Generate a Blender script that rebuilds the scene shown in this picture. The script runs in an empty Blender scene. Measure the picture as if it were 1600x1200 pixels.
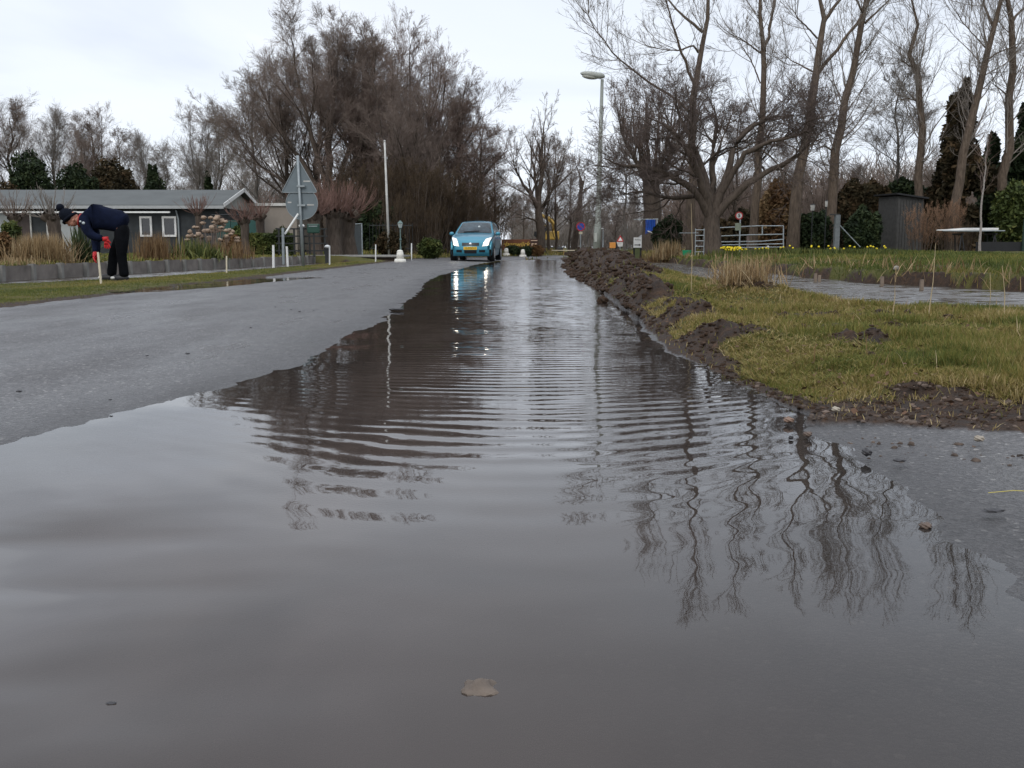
import bpy, bmesh, math, random
import numpy as np
from mathutils import Vector, Matrix
R = math.radians
scene = bpy.context.scene
COL = scene.collection
# ------------------------------------------------------------------ camera
F, HC, PITCH = 1526.0, 0.57, R(7.98)
cam = bpy.data.objects.new("camera", bpy.data.cameras.new("camera"))
COL.objects.link(cam)
cam.location = (0, 0, HC)
cam.rotation_euler = (R(90) - PITCH, 0, 0)
cam.data.sensor_width = 36
cam.data.lens = 36 * F / 1600
cam.data.clip_start = 0.05
cam.data.clip_end = 3000
scene.camera = cam
# ------------------------------------------------------------------ world
SUN_EL, SUN_ROT = R(38), R(200)
W = bpy.data.worlds.new("World"); scene.world = W; W.use_nodes = True
wn, wl = W.node_tree.nodes, W.node_tree.links
wn.clear()
sky = wn.new("ShaderNodeTexSky"); sky.sky_type = 'NISHITA'; sky.sun_disc = False
sky.sun_elevation = SUN_EL; sky.sun_rotation = SUN_ROT
bg1 = wn.new("ShaderNodeBackground"); bg1.inputs[1].default_value = 0.1
wl.new(sky.outputs[0], bg1.inputs[0])
tc = wn.new("ShaderNodeTexCoord")
sx = wn.new("ShaderNodeSeparateXYZ"); wl.new(tc.outputs["Generated"], sx.inputs[0])
def wmath(op, a, b=None):
    n = wn.new("ShaderNodeMath"); n.operation = op
    for i, v in enumerate((a, b)):
        if v is None: continue
        if hasattr(v, 'is_linked'): wl.new(v, n.inputs[i])
        else: n.inputs[i].default_value = v
    return n.outputs[0]
zc = wmath('ADD', wmath('MAXIMUM', sx.outputs[2], 0.0), 0.16)
cb = wn.new("ShaderNodeCombineXYZ")
wl.new(wmath('DIVIDE', sx.outputs[0], zc), cb.inputs[0]); wl.new(wmath('DIVIDE', sx.outputs[1], zc), cb.inputs[1])
n1 = wn.new("ShaderNodeTexNoise"); n1.inputs["Scale"].default_value = 0.75; n1.inputs["Detail"].default_value = 5
n1.inputs["Roughness"].default_value = 0.5; n1.inputs["Distortion"].default_value = 0.6
wl.new(cb.outputs[0], n1.inputs["Vector"])
cr = wn.new("ShaderNodeValToRGB"); wl.new(n1.outputs[0], cr.inputs[0])
e = cr.color_ramp.elements
e[0].position = 0.30; e[0].color = (0.66, 0.71, 0.80, 1)
e[1].position = 0.70; e[1].color = (0.95, 0.95, 0.96, 1)
m = cr.color_ramp.elements.new(0.5); m.color = (0.77, 0.82, 0.90, 1)
m = cr.color_ramp.elements.new(0.60); m.color = (0.80, 0.84, 0.91, 1)
# darker towards the zenith, a thick overcast deck
zr = wn.new("ShaderNodeMapRange"); wl.new(sx.outputs[2], zr.inputs[0])
zr.inputs[1].default_value = 0.0; zr.inputs[2].default_value = 0.75
zr.inputs[3].default_value = 1.03; zr.inputs[4].default_value = 0.70
zr2 = wn.new("ShaderNodeMapRange"); wl.new(sx.outputs[2], zr2.inputs[0])
zr2.inputs[1].default_value = 0.58; zr2.inputs[2].default_value = 1.0; zr2.inputs[3].default_value = 0.0; zr2.inputs[4].default_value = 1.1
bg2 = wn.new("ShaderNodeBackground"); wl.new(cr.outputs[0], bg2.inputs[0]); wl.new(wmath('ADD', zr.outputs[0], zr2.outputs[0]), bg2.inputs[1])
mx = wn.new("ShaderNodeMixShader"); mx.inputs[0].default_value = 0.93
wl.new(bg1.outputs[0], mx.inputs[1]); wl.new(bg2.outputs[0], mx.inputs[2])
wo = wn.new("ShaderNodeOutputWorld"); wl.new(mx.outputs[0], wo.inputs[0])
sun = bpy.data.objects.new("sun", bpy.data.lights.new("sun", 'SUN')); COL.objects.link(sun)
sun.data.energy = 0.8; sun.data.angle = R(25); sun.data.color = (1, 0.96, 0.9)
sd = Vector((math.sin(SUN_ROT) * math.cos(SUN_EL), math.cos(SUN_ROT) * math.cos(SUN_EL), math.sin(SUN_EL)))
sun.rotation_euler = sd.to_track_quat('Z', 'Y').to_euler()
scene.view_settings.view_transform = 'Standard'; scene.view_settings.look = 'None'
scene.view_settings.exposure = 0.37; scene.view_settings.gamma = 1
cy = scene.cycles
cy.max_bounces = 6; cy.diffuse_bounces = 3; cy.glossy_bounces = 3; cy.transmission_bounces = 4
cy.transparent_max_bounces = 12; cy.caustics_reflective = False; cy.caustics_refractive = False
cy.sample_clamp_indirect = 4; cy.use_denoising = True
# ------------------------------------------------------------------ measuring: pixel of the 1600x1200 photo <-> metres
CA, SA = math.cos(PITCH), math.sin(PITCH)
def ground(px, py, z=0.0):
    u, v = (px - 800) / F, (600 - py) / F
    d = Vector((u, CA + v * SA, -SA + v * CA))
    t = (z - HC) / d.z
    return (d.x * t, d.y * t)
def zat(py, Y):
    v = (600 - py) / F
    # (Y*SA+(z-HC)*CA) = v*(Y*CA-(z-HC)*SA)
    q = (v * Y * CA - Y * SA) / (CA + v * SA)
    return HC + q
def xat(px, Y, z=0.4):
    return (px - 800) / F * (Y * CA - (z - HC) * SA)
def pt(px, py, Y):
    z = zat(py, Y); return Vector((xat(px, Y, z), Y, z))
# ------------------------------------------------------------------ numpy noise
def _h(ix, iy, s):
    n = (ix * 374761393 + iy * 668265263 + s * 1442695041) & 0xffffffff
    n = ((n ^ (n >> 13)) * 1274126177) & 0xffffffff
    return ((n ^ (n >> 16)) & 0xffff) / 65535.0
def vnoise(x, y, s=0):
    x = np.asarray(x, float); y = np.asarray(y, float)
    ix = np.floor(x).astype(np.int64); iy = np.floor(y).astype(np.int64)
    fx = x - ix; fy = y - iy
    fx = fx * fx * (3 - 2 * fx); fy = fy * fy * (3 - 2 * fy)
    a = _h(ix, iy, s); b = _h(ix + 1, iy, s); c = _h(ix, iy + 1, s); d = _h(ix + 1, iy + 1, s)
    return (a * (1 - fx) + b * fx) * (1 - fy) + (c * (1 - fx) + d * fx) * fy
def fbm(x, y, s=0, o=4):
    t = 0; a = 0.5; n = 0
    for k in range(o):
        t = t + a * vnoise(x * 2 ** k + 17.3 * k, y * 2 ** k - 9.1 * k, s + k); n += a; a *= 0.55
    return t / n
def sst(a, b, x):
    t = np.clip((np.asarray(x, float) - a) / (b - a), 0, 1); return t * t * (3 - 2 * t)
# ------------------------------------------------------------------ object helpers
def tag(o, label=None, cat=None, group=None, kind=None):
    if label: o['label'] = label
    if cat: o['category'] = cat
    if group: o['group'] = group
    if kind: o['kind'] = kind
    return o
def thing(name, label, cat, loc=(0, 0, 0), rz=0.0, group=None, scale=1.0):
    o = bpy.data.objects.new(name, None); COL.objects.link(o)
    o.empty_display_size = 0.1
    o.location = loc; o.rotation_euler = (0, 0, rz); o.scale = (scale,) * 3
    return tag(o, label, cat, group)
def link(name, me, mat=None, parent=None):
    o = bpy.data.objects.new(name, me); COL.objects.link(o)
    if mat is not None and not me.materials: me.materials.append(mat)
    if parent is not None: o.parent = parent
    return o
def mesh_np(name, V, Q, attrs=None, smooth=False, col=None):
    """Q: (n,k) index array (k=3 or 4)"""
    me = bpy.data.meshes.new(name)
    V = np.ascontiguousarray(V, np.float32); Q = np.ascontiguousarray(Q, np.int32)
    me.vertices.add(len(V)); me.vertices.foreach_set("co", V.ravel())
    k = Q.shape[1]
    me.loops.add(Q.size); me.loops.foreach_set("vertex_index", Q.ravel())
    me.polygons.add(len(Q)); me.polygons.foreach_set("loop_start", np.arange(0, Q.size, k, dtype=np.int32))
    try: me.polygons.foreach_set("loop_total", np.full(len(Q), k, np.int32))
    except Exception: pass
    if smooth: me.polygons.foreach_set("use_smooth", np.ones(len(Q), bool))
    for n, a in (attrs or {}).items():
        at = me.attributes.new(n, 'FLOAT', 'POINT'); at.data.foreach_set("value", np.ascontiguousarray(a, np.float32))
    me.update(calc_edges=True)
    return me
def copy_tree(o, parent=None):
    c = o.copy(); COL.objects.link(c)
    if parent is not None: c.parent = parent
    for ch in o.children: copy_tree(ch, c)
    return c
class MB:
    """collects simple solids into one mesh"""
    def __init__(s): s.bm = bmesh.new()
    def box(s, c, d, rot=None, bev=0.0):
        g = bmesh.ops.create_cube(s.bm, size=1)['verts']
        m = Matrix.Translation(Vector(c)) @ (rot if rot is not None else Matrix()) @ Matrix.Diagonal((d[0], d[1], d[2], 1))
        bmesh.ops.transform(s.bm, matrix=m, verts=g)
        if bev > 0:
            es = {e for v in g for e in v.link_edges}
            bmesh.ops.bevel(s.bm, geom=list(es), offset=bev, segments=2, affect='EDGES', profile=0.5)
        return s
    def rod(s, a, b, r0, r1=None, n=10):
        a, b = Vector(a), Vector(b); r1 = r0 if r1 is None else r1
        d = b - a
        g = bmesh.ops.create_cone(s.bm, cap_ends=True, segments=n, radius1=r0, radius2=r1, depth=d.length)['verts']
        q = d.to_track_quat('Z', 'Y').to_matrix().to_4x4()
        bmesh.ops.transform(s.bm, matrix=Matrix.Translation((a + b) / 2) @ q, verts=g)
        return s
    def ball(s, c, d, rot=None, n=16):
        g = bmesh.ops.create_uvsphere(s.bm, u_segments=n, v_segments=n // 2 + 2, radius=0.5)['verts']
        m = Matrix.Translation(Vector(c)) @ (rot if rot is not None else Matrix()) @ Matrix.Diagonal((d[0], d[1], d[2], 1))
        bmesh.ops.transform(s.bm, matrix=m, verts=g); return s
    def prism(s, pts, y0, y1):
        """outline in local (x,z), extruded along y"""
        a = [s.bm.verts.new((p[0], y0, p[1])) for p in pts]; b = [s.bm.verts.new((p[0], y1, p[1])) for p in pts]
        s.bm.faces.new(a); s.bm.faces.new(b[::-1])
        for i in range(len(pts)):
            j = (i + 1) % len(pts); s.bm.faces.new((a[j], a[i], b[i], b[j]))
        return s
    def prism_h(s, pts, z0, z1):
        a = [s.bm.verts.new((p[0], p[1], z0)) for p in pts]; b = [s.bm.verts.new((p[0], p[1], z1)) for p in pts]
        s.bm.faces.new(a[::-1]); s.bm.faces.new(b)
        for i in range(len(pts)):
            j = (i + 1) % len(pts); s.bm.faces.new((a[i], a[j], b[j], b[i]))
        return s
    def tube(s, pts, rad, n=8):
        P = [Vector(p) for p in pts]
        rad = [rad] * len(P) if not hasattr(rad, '__len__') else rad
        rings = []
        for i, p in enumerate(P):
            d = (P[min(i + 1, len(P) - 1)] - P[max(i - 1, 0)]).normalized()
            u = d.cross(Vector((0, 0, 1)));  u = u.normalized() if u.length > 1e-3 else Vector((1, 0, 0))
            w = d.cross(u)
            rings.append([s.bm.verts.new(p + (u * math.cos(2 * math.pi * k / n) + w * math.sin(2 * math.pi * k / n)) * rad[i]) for k in range(n)])
        for a, b in zip(rings, rings[1:]):
            for k in range(n): s.bm.faces.new((a[k], a[(k + 1) % n], b[(k + 1) % n], b[k]))
        s.bm.faces.new(rings[0][::-1]); s.bm.faces.new(rings[-1]); return s
    def build(s, name, mat, parent=None, smooth=False, rough=0.0, seed=0):
        bmesh.ops.recalc_face_normals(s.bm, faces=s.bm.faces)
        if rough:
            rr = random.Random(seed)
            for v in s.bm.verts: v.co += Vector((rr.uniform(-1, 1), rr.uniform(-1, 1), rr.uniform(-1, 1))) * rough
        me = bpy.data.meshes.new(name); s.bm.to_mesh(me); s.bm.free()
        if smooth:
            for p in me.polygons: p.use_smooth = True
        return link(name, me, mat, parent)
# ------------------------------------------------------------------ material helpers
class NT:
    def __init__(s, name):
        s.m = bpy.data.materials.new(name); s.m.use_nodes = True
        s.n, s.l = s.m.node_tree.nodes, s.m.node_tree.links; s.n.clear()
        s.out = s.n.new("ShaderNodeOutputMaterial"); s.g = None
    def put(s, sock, v):
        if v is None: return
        if hasattr(v, 'is_linked'): s.l.new(v, sock)
        elif isinstance(v, (tuple, list)) and len(v) == 3 and sock.type == 'RGBA': sock.default_value = (*v, 1)
        else: sock.default_value = v
    def math(s, op, a, b=None, c=None, clamp=False):
        n = s.n.new("ShaderNodeMath"); n.operation = op; n.use_clamp = clamp
        for i, v in enumerate((a, b, c)): s.put(n.inputs[i], v) if v is not None else None
        return n.outputs[0]
    def attr(s, name):
        n = s.n.new("ShaderNodeAttribute"); n.attribute_name = name; return n.outputs["Fac"]
    def pos(s):
        if s.g is None: s.g = s.n.new("ShaderNodeNewGeometry")
        return s.g.outputs["Position"]
    def obj(s):
        n = s.n.new("ShaderNodeTexCoord"); return n.outputs["Object"]
    def rnd(s):
        n = s.n.new("ShaderNodeObjectInfo"); return n.outputs["Random"]
    def mapv(s, v, scale):
        n = s.n.new("ShaderNodeMapping"); s.l.new(v, n.inputs[0]); n.inputs["Scale"].default_value = scale; return n.outputs[0]
    def noise(s, v, scale, detail=3, rough=0.5, dist=0, color=False):
        n = s.n.new("ShaderNodeTexNoise"); s.l.new(v, n.inputs["Vector"])
        n.inputs["Scale"].default_value = scale; n.inputs["Detail"].default_value = detail
        n.inputs["Roughness"].default_value = rough; n.inputs["Distortion"].default_value = dist
        return n.outputs[1 if color else 0]
    def voro(s, v, scale):
        n = s.n.new("ShaderNodeTexVoronoi"); s.l.new(v, n.inputs["Vector"]); n.inputs["Scale"].default_value = scale; return n.outputs
    def ramp(s, f, stops):
        n = s.n.new("ShaderNodeValToRGB"); s.l.new(f, n.inputs[0]); el = n.color_ramp.elements
        el[0].position, el[1].position = stops[0][0], stops[-1][0]
        el[0].color = (*stops[0][1], 1); el[1].color = (*stops[-1][1], 1)
        for p, c in stops[1:-1]: q = el.new(p); q.color = (*c, 1)
        return n.outputs[0]
    def range(s, v, a, b, c, d):
        n = s.n.new("ShaderNodeMapRange"); s.put(n.inputs[0], v)
        for i, x in enumerate((a, b, c, d)): s.put(n.inputs[i + 1], x)
        return n.outputs[0]
    def mix(s, f, a, b):
        n = s.n.new("ShaderNodeMix"); n.data_type = 'RGBA'
        s.put(n.inputs[0], f); s.put(n.inputs[6], a); s.put(n.inputs[7], b); return n.outputs[2]
    def bump(s, h, strength, dist=0.01, normal=None):
        n = s.n.new("ShaderNodeBump"); s.l.new(h, n.inputs["Height"]); s.put(n.inputs["Strength"], strength); n.inputs["Distance"].default_value = dist
        if normal is not None: s.l.new(normal, n.inputs["Normal"])
        return n.outputs[0]
    def pbr(s, col, rough=0.6, metal=0.0, spec=0.5, normal=None, coat=0.0, ior=None, emit=None, es=0.0):
        n = s.n.new("ShaderNodeBsdfPrincipled")
        s.put(n.inputs["Base Color"], col); s.put(n.inputs["Roughness"], rough); s.put(n.inputs["Metallic"], metal)
        s.put(n.inputs["Specular IOR Level"], spec); n.inputs["Coat Weight"].default_value = coat
        if ior: n.inputs["IOR"].default_value = ior
        if normal is not None: s.l.new(normal, n.inputs["Normal"])
        if emit is not None: s.put(n.inputs["Emission Color"], emit); n.inputs["Emission Strength"].default_value = es
        return n.outputs[0]
    def end(s, sh): s.l.new(sh, s.out.inputs[0]); return s.m
def simple(name, col, rough=0.6, var=0.25, scale=6.0, metal=0.0, spec=0.4, coat=0.0, bump=0.0, bscale=40):
    t = NT(name); p = t.obj()
    f = t.noise(p, scale, 4, 0.6)
    a = tuple(c * (1 - var) for c in col); b = tuple(min(c * (1 + var), 1) for c in col)
    c = t.ramp(f, [(0.3, a), (0.7, b)])
    nm = t.bump(t.noise(p, bscale, 3), bump, 0.01) if bump else None
    return t.end(t.pbr(c, rough, metal, spec, nm, coat))
def tinted(name, stops, rough=0.8, spec=0.15, trans=0.0):
    """colour picked by the 'tint' attribute of each leaf or blade"""
    t = NT(name); c = t.ramp(t.attr("tint"), stops)
    sh = t.pbr(c, rough, 0, spec)
    if trans:
        tr = t.n.new("ShaderNodeBsdfTranslucent"); t.l.new(c, tr.inputs[0])
        mxs = t.n.new("ShaderNodeMixShader"); mxs.inputs[0].default_value = trans
        t.l.new(sh, mxs.inputs[1]); t.l.new(tr.outputs[0], mxs.inputs[2]); sh = mxs.outputs[0]
    return t.end(sh)
def bark(name, dark, light):
    t = NT(name); p = t.obj()
    f = t.noise(t.mapv(p, (6, 6, 1.2)), 2.5, 5, 0.65)
    c = t.ramp(f, [(0.3, dark), (0.7, light)])
    return t.end(t.pbr(c, 0.85, 0, 0.2, t.bump(f, 0.6, 0.03)))
M = {}
M['bark'] = bark('bark_brown', (0.045, 0.034, 0.027), (0.115, 0.09, 0.072))
M['bark_green'] = bark('bark_mossy', (0.05, 0.042, 0.025), (0.13, 0.115, 0.07))
M['bark_grey'] = bark('bark_grey', (0.075, 0.066, 0.058), (0.17, 0.155, 0.14))
M['bark_poplar'] = bark('bark_poplar', (0.055, 0.04, 0.03), (0.16, 0.122, 0.092))
M['twig'] = simple('twig_brown', (0.20, 0.155, 0.13), 0.8, 0.2, 1.0, spec=0.2)
M['twig_red'] = simple('twig_reddish', (0.21, 0.155, 0.13), 0.8, 0.2, 1.0, spec=0.2)
M['twig_grey'] = simple('twig_grey', (0.235, 0.205, 0.18), 0.8, 0.2, 1.0, spec=0.2)
M['twig_dark'] = simple('twig_dark', (0.12, 0.092, 0.08), 0.8, 0.2, 1.0, spec=0.2)
M['twig_yellow'] = simple('twig_ochre', (0.2, 0.14, 0.07), 0.8, 0.25, 1.0, spec=0.2)
M['shoot_red'] = simple('shoot_red', (0.20, 0.12, 0.098), 0.7, 0.2, 1.0, spec=0.2)
M['grass'] = tinted('grass_blades', [(0.0, (0.05, 0.072, 0.02)), (0.3, (0.105, 0.125, 0.03)), (0.5, (0.185, 0.175, 0.045)), (0.68, (0.25, 0.19, 0.065)), (0.85, (0.34, 0.26, 0.12)), (1.0, (0.46, 0.37, 0.2))], 0.75, 0.2, 0.3)
M['straw'] = tinted('dry_stems', [(0.0, (0.14, 0.08, 0.04)), (0.5, (0.3, 0.21, 0.11)), (1.0, (0.5, 0.4, 0.25))], 0.8, 0.15, 0.2)
M['leaf_dark'] = tinted('evergreen_leaves', [(0.0, (0.008, 0.014, 0.007)), (0.6, (0.022, 0.036, 0.014)), (1.0, (0.05, 0.065, 0.025))], 0.7, 0.2)
M['leaf_green'] = tinted('hedge_leaves', [(0.0, (0.02, 0.03, 0.01)), (0.6, (0.06, 0.08, 0.02)), (1.0, (0.14, 0.14, 0.04))], 0.7, 0.2)
M['leaf_brown'] = tinted('brown_leaves', [(0.0, (0.06, 0.03, 0.015)), (0.6, (0.15, 0.085, 0.04)), (1.0, (0.26, 0.17, 0.08))], 0.8, 0.1)
M['leaf_rust'] = tinted('rusty_conifer', [(0.0, (0.015, 0.014, 0.009)), (0.6, (0.05, 0.04, 0.022)), (1.0, (0.10, 0.065, 0.035))], 0.8, 0.1)
M['yellow'] = tinted('daffodil', [(0.0, (0.7, 0.55, 0.03)), (1.0, (0.85, 0.78, 0.25))], 0.6, 0.2)
M['white_paint'] = simple('white_paint', (0.74, 0.74, 0.72), 0.5, 0.08, 8)
M['dirty_white'] = simple('dirty_white', (0.50, 0.49, 0.46), 0.6, 0.3, 3)
M['stake'] = simple('pale_wood', (0.62, 0.55, 0.42), 0.7, 0.12, 9)
M['galv'] = simple('galvanised_steel', (0.27, 0.30, 0.31), 0.45, 0.12, 12, metal=0.35)
M['signback'] = simple('sign_back_grey', (0.145, 0.175, 0.19), 0.5, 0.06, 5, metal=0.2)
M['galv_gate'] = simple('galvanised_gate', (0.42, 0.46, 0.48), 0.4, 0.12, 12, metal=0.4)
M['lamp_pole'] = simple('lamp_pole_paint', (0.30, 0.32, 0.29), 0.5, 0.14, 2.0)
M['lamp_head'] = simple('lamp_head', (0.46, 0.48, 0.44), 0.45, 0.1, 4.0)
M['black'] = simple('black_metal', (0.016, 0.018, 0.018), 0.5, 0.2, 8)
M['dark'] = simple('dark_interior', (0.012, 0.012, 0.013), 0.5, 0.2, 4)
M['darkwood'] = simple('dark_stained_wood', (0.022, 0.024, 0.026), 0.7, 0.3, 6)
M['greywood'] = simple('grey_wood', (0.055, 0.054, 0.052), 0.8, 0.3, 6)
M['concrete'] = simple('concrete', (0.24, 0.235, 0.22), 0.85, 0.2, 6, bump=0.3)
M['green_tarp'] = simple('green_panels', (0.018, 0.07, 0.06), 0.6, 0.2, 3)
M['beige'] = simple('beige_boards', (0.27, 0.235, 0.20), 0.8, 0.1, 2)
M['glass'] = simple('window_glass', (0.02, 0.022, 0.025), 0.08, 0.3, 3, spec=0.8)
# ------------------------------------------------------------------ terrain
PUD_PX_L = [(885,404),(830,406),(785,407),(765,410),(745,413),(722,420),(690,430),(668,440),(657,455),(640,470),(622,484),(598,503),(560,516),(520,533),(495,548),(470,563),(456,576),(425,580),(395,592),(330,612),(220,640),(100,672),(0,700)]
PUD_PX_R = [(1600,945),(1545,895),(1480,850),(1440,800),(1400,765),(1345,715),(1290,690),(1225,672),(1290,655),(1230,632),(1180,612),(1130,592),(1095,570),(1050,550),(1010,515),(985,490),(960,470),(930,448),(905,430),(893,418),(888,410)]
PUD = np.array([ground(*p) for p in PUD_PX_L] + [(-2.2,2.3),(-3.4,1.9),(-6,0),(-6,-4),(1.2,-4),(1.0,0.8)] + [ground(*p) for p in PUD_PX_R])
SIDE = np.array([ground(*p, 0.02) for p in [(505,435),(430,441),(330,451),(235,459),(170,461),(235,453),(310,446),(400,437),(470,434)]])
def sdf(x, y, poly):
    d = np.full(x.shape, 1e9); ins = np.zeros(x.shape, bool); n = len(poly)
    for i in range(n):
        ax, ay = poly[i]; bx, by = poly[(i + 1) % n]
        ex, ey = bx - ax, by - ay
        t = np.clip(((x - ax) * ex + (y - ay) * ey) / (ex * ex + ey * ey + 1e-12), 0, 1)
        d = np.minimum(d, (x - ax - t * ex) ** 2 + (y - ay - t * ey) ** 2)
        c = ((ay > y) != (by > y)) & (x < ex * (y - ay) / (ey + 1e-12) + ax); ins ^= c
    d = np.sqrt(d); return np.where(ins, -d, d)
def wall_x(y): return np.interp(y, [5, 10, 16.6, 22.6, 31, 37], [-9.2, -9.0, -8.75, -8.35, -7.6, -7.2])
def e1_(y): return np.interp(y, [0, 5, 7.5, 8.3, 9.1, 10, 14, 21, 30, 40], [11, 7.5, 5.3, 4.55, 3.85, 3.35, 3.3, 3.6, 4.1, 4.7])
def e2_(y): return np.interp(y, [0, 9, 12.2, 14.4, 16, 28, 40], [15, 9.0, 6.8, 6.1, 5.55, 5.3, 5.8])
def road_c(y): return -1.6 + 9.8 * sst(42, 72, y) + np.maximum(y - 72, 0) * 0.075
def gauss(x, y, cx, cyy, sx_, sy_): return np.exp(-((x - cx) / sx_) ** 2 - ((y - cyy) / sy_) ** 2)
def terrain(x, y):
    """height, asphalt, mud, wet at world x, y"""
    x = np.asarray(x, float); y = np.asarray(y, float)
    n_big = fbm(x * 0.7, y * 0.7, 3); n_mid = fbm(x * 2.5, y * 2.5, 11); n_fine = fbm(x * 9, y * 9, 23, 4)
    dp = sdf(x, y, PUD); dp = dp + (fbm(x * 4, y * 3, 41, 4) - 0.5) * 0.10 * sst(1.5, 3, y)
    ds = sdf(x, y, SIDE) + (n_mid - 0.5) * 0.15
    c = road_c(y); le = c - 2.62 + (n_mid - 0.5) * 0.25 - 0.12; re_ = c + 2.75
    # asphalt
    z_road = np.where(dp > 0, np.minimum(dp * 0.028, 0.055), np.maximum(dp * 0.045, -0.13))
    z_road = z_road + (n_big - 0.5) * 0.006 + (n_fine - 0.5) * 0.004
    # left verge
    lv = np.clip((le - x) / 2.6, 0, 1)
    z_l = 0.05 - 0.045 * sst(0.3, 1.0, lv) + (n_mid - 0.5) * 0.03 + (n_fine - 0.5) * 0.02
    z = np.where(x < le, z_l, z_road)
    z = z - 0.075 * sst(0.3, -0.12, ds)
    # left canal, garden behind its board wall
    can_end = 36.0
    wob = (fbm(y * 0.9, y * 0 + 2.0, 5) - 0.5) * 0.35
    edge = np.interp(y, [5, 10, 15.3, 18.8, 27, 36], [-8.6, -8.3, -7.9, -6.95, -6.4, -6.1]) + wob * 0.5
    incan = (y < can_end)
    z = np.where(incan, z - 0.5 * sst(0.05, -0.35, x - edge), z)
    gz = 0.25 + 0.1 * sst(40, 60, y) + (n_mid - 0.5) * 0.05
    wallx = wall_x(y)
    z = np.where(x < wallx, gz, z)
    z = np.where((y >= can_end) & (x < le), 0.07 + (gz - 0.07) * sst(0, 2.2, le - x), z)
    # right verge
    s = x - np.interp(y, [2.9, 3.2, 5, 7, 10, 20, 35, 60, 80], [1.05, 1.0, 1.05, 0.95, 1.05, 1.33, 2.0, 2.2, 2.4])
    bound = 3.15 - 0.55 * (x - 1.0) + (n_mid - 0.5) * 0.5
    vr = (x > 0.6) & (y > bound) & (dp > 0) & (y < 47)
    s = np.where(y > 3.4, np.minimum(s + 0.1, dp), s)
    cw = (fbm(y * 0.8, y * 0 + 5.0, 9) - 0.5) * 0.3
    e1 = e1_(y) + cw
    rise = (0.045 + 0.035 * sst(8, 5, y)) * sst(-0.05, 0.6, s) * (1 - 0.9 * sst(0.9, 0.1, e1 - x))
    heap = 0.40 * sst(11.5, 19, y) * sst(46, 40, y) * sst(-0.05, 0.45, s) * sst(1.7, 0.6, s)
    heap = heap * (0.55 + 0.9 * fbm(x * 1.3, y * 0.9, 77)) + 0.17 * gauss(x, y, 2.4, 9.9, 0.5, 0.8) + 0.13 * gauss(x, y, 1.28, 7.7, 0.24, 1.5) * (0.5 + fbm(x * 3, y * 2, 31)) + 0.07 * gauss(x, y, 1.2, 5.6, 0.2, 0.4) + 0.14 * gauss(x, y, 1.6, 11.5, 0.35, 1.6) + 0.16 * np.exp(-((s - 0.26) / 0.2) ** 2) * sst(5.5, 7.5, y) * sst(46, 38, y) * sst(0.42, 0.68, fbm(x * 1.5, y * 0.9, 401)) + 0.05 * gauss(x, y, 1.8, 5.05, 0.13, 0.12)
    mud = sst(0.10, 0.16, heap) * 0.9 + sst(0.25, 0.02, s) * sst(0.35, 0.6, n_mid + 0.12) * sst(3.6, 4.6, y) + gauss(x, y, 1.8, 5.05, 0.15, 0.14) * 1.4
    mud = mud + 0.9 * gauss(x, y, 1.85, 5.9, 0.4, 0.25) + 0.8 * gauss(x, y, 1.25, 5.6, 0.3, 0.35) + 0.8 * gauss(x, y, 2.7, 7.4, 0.7, 0.3) + 0.75 * sst(0.60, 0.72, fbm(x * 1.6 + 3, y * 1.3, 123)) * sst(14, 9, y)
    nearmud = sst(0.85, 0.12, y - bound + (n_mid - 0.5) * 0.9)
    mud = np.clip(np.maximum(mud * (0.45 + 1.1 * n_mid), nearmud * (0.6 + 0.8 * n_fine)), 0, 1)
    zv = rise + heap + ((n_mid - 0.5) * 0.05 + (n_fine - 0.5) * 0.045) * sst(-0.12, 0.15, s)
    zv = zv + mud * (fbm(x * 11, y * 11, 61, 4) - 0.45) * np.where(nearmud > 0.4, 0.04, 0.13) * sst(-0.05, 0.25, s)
    zv = np.where(y < 3.8, 0.018 + (zv - 0.018) * sst(0, 0.9, y - bound), zv)
    # right canal and far bank
    e2 = e2_(y) + (fbm(y * 1.3, y * 0 + 8.0, 19) - 0.5) * 0.45
    ec = sst(0, 0.45, x - e1) * sst(44, 42.5, y)
    zv = zv * (1 - ec) - 0.5 * ec
    bank = -0.5 + 0.70 * sst(-0.1, 0.4, x - e2) + 0.10 * sst(0.5, 2.5, x - e2) + 0.10 * sst(8, 14, x) * sst(20, 40, y)
    bank = bank + (n_mid - 0.5) * 0.09 * sst(0.2, 0.8, x - e2) + (n_fine - 0.5) * 0.05
    zv = np.where(x > e2, np.where(y < 44, bank, 0.25 + (n_mid - 0.5) * 0.05), zv)
    z = np.where(vr | ((x > 3.0) & (y > 1.6)), zv, z)
    # far grass either side of the bend
    fr = (y >= 44) & (x > re_)
    tt = sst(44, 47, y)
    z = np.where(fr, 0.05 + 0.22 * sst(0, 2.5, x - re_) * tt + zv * (1 - tt) * 0.0 + (n_mid - 0.5) * 0.04, z)
    onroad = (x > le) & (x < re_) & (y > 38)
    z = np.where(onroad, 0.03 * sst(44, 52, y) + z_road * sst(52, 44, y), z)
    asph = ((x > le) & (x < re_) & (~vr)) | ((x > 0.5) & (y <= bound) & (x < 14)) | ((dp < 0) & ~((x > 0.6) & (y > bound + 0.3) & (dp > -0.3)))
    asph = asph & ~((x > 2.95) & (y > bound) & (y < 44)) 
    mud = np.where(x > e2, 0.9 * sst(0.42, 0.12, x - e2 + (n_mid - 0.5) * 1.2) + 0.5 * sst(0.58, 0.7, n_big), mud)
    lm = sst(0.62, 0.2, le - x + (n_mid - 0.5) * 0.6) * sst(60, 30, y) + sst(0.15, -0.1, ds) * 0.8 + sst(0.35, 0.0, x - edge) * incan
    mud = np.where(x < le, np.clip(lm, 0, 1), mud)
    gard = (x < wallx) & (y < 50)
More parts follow.
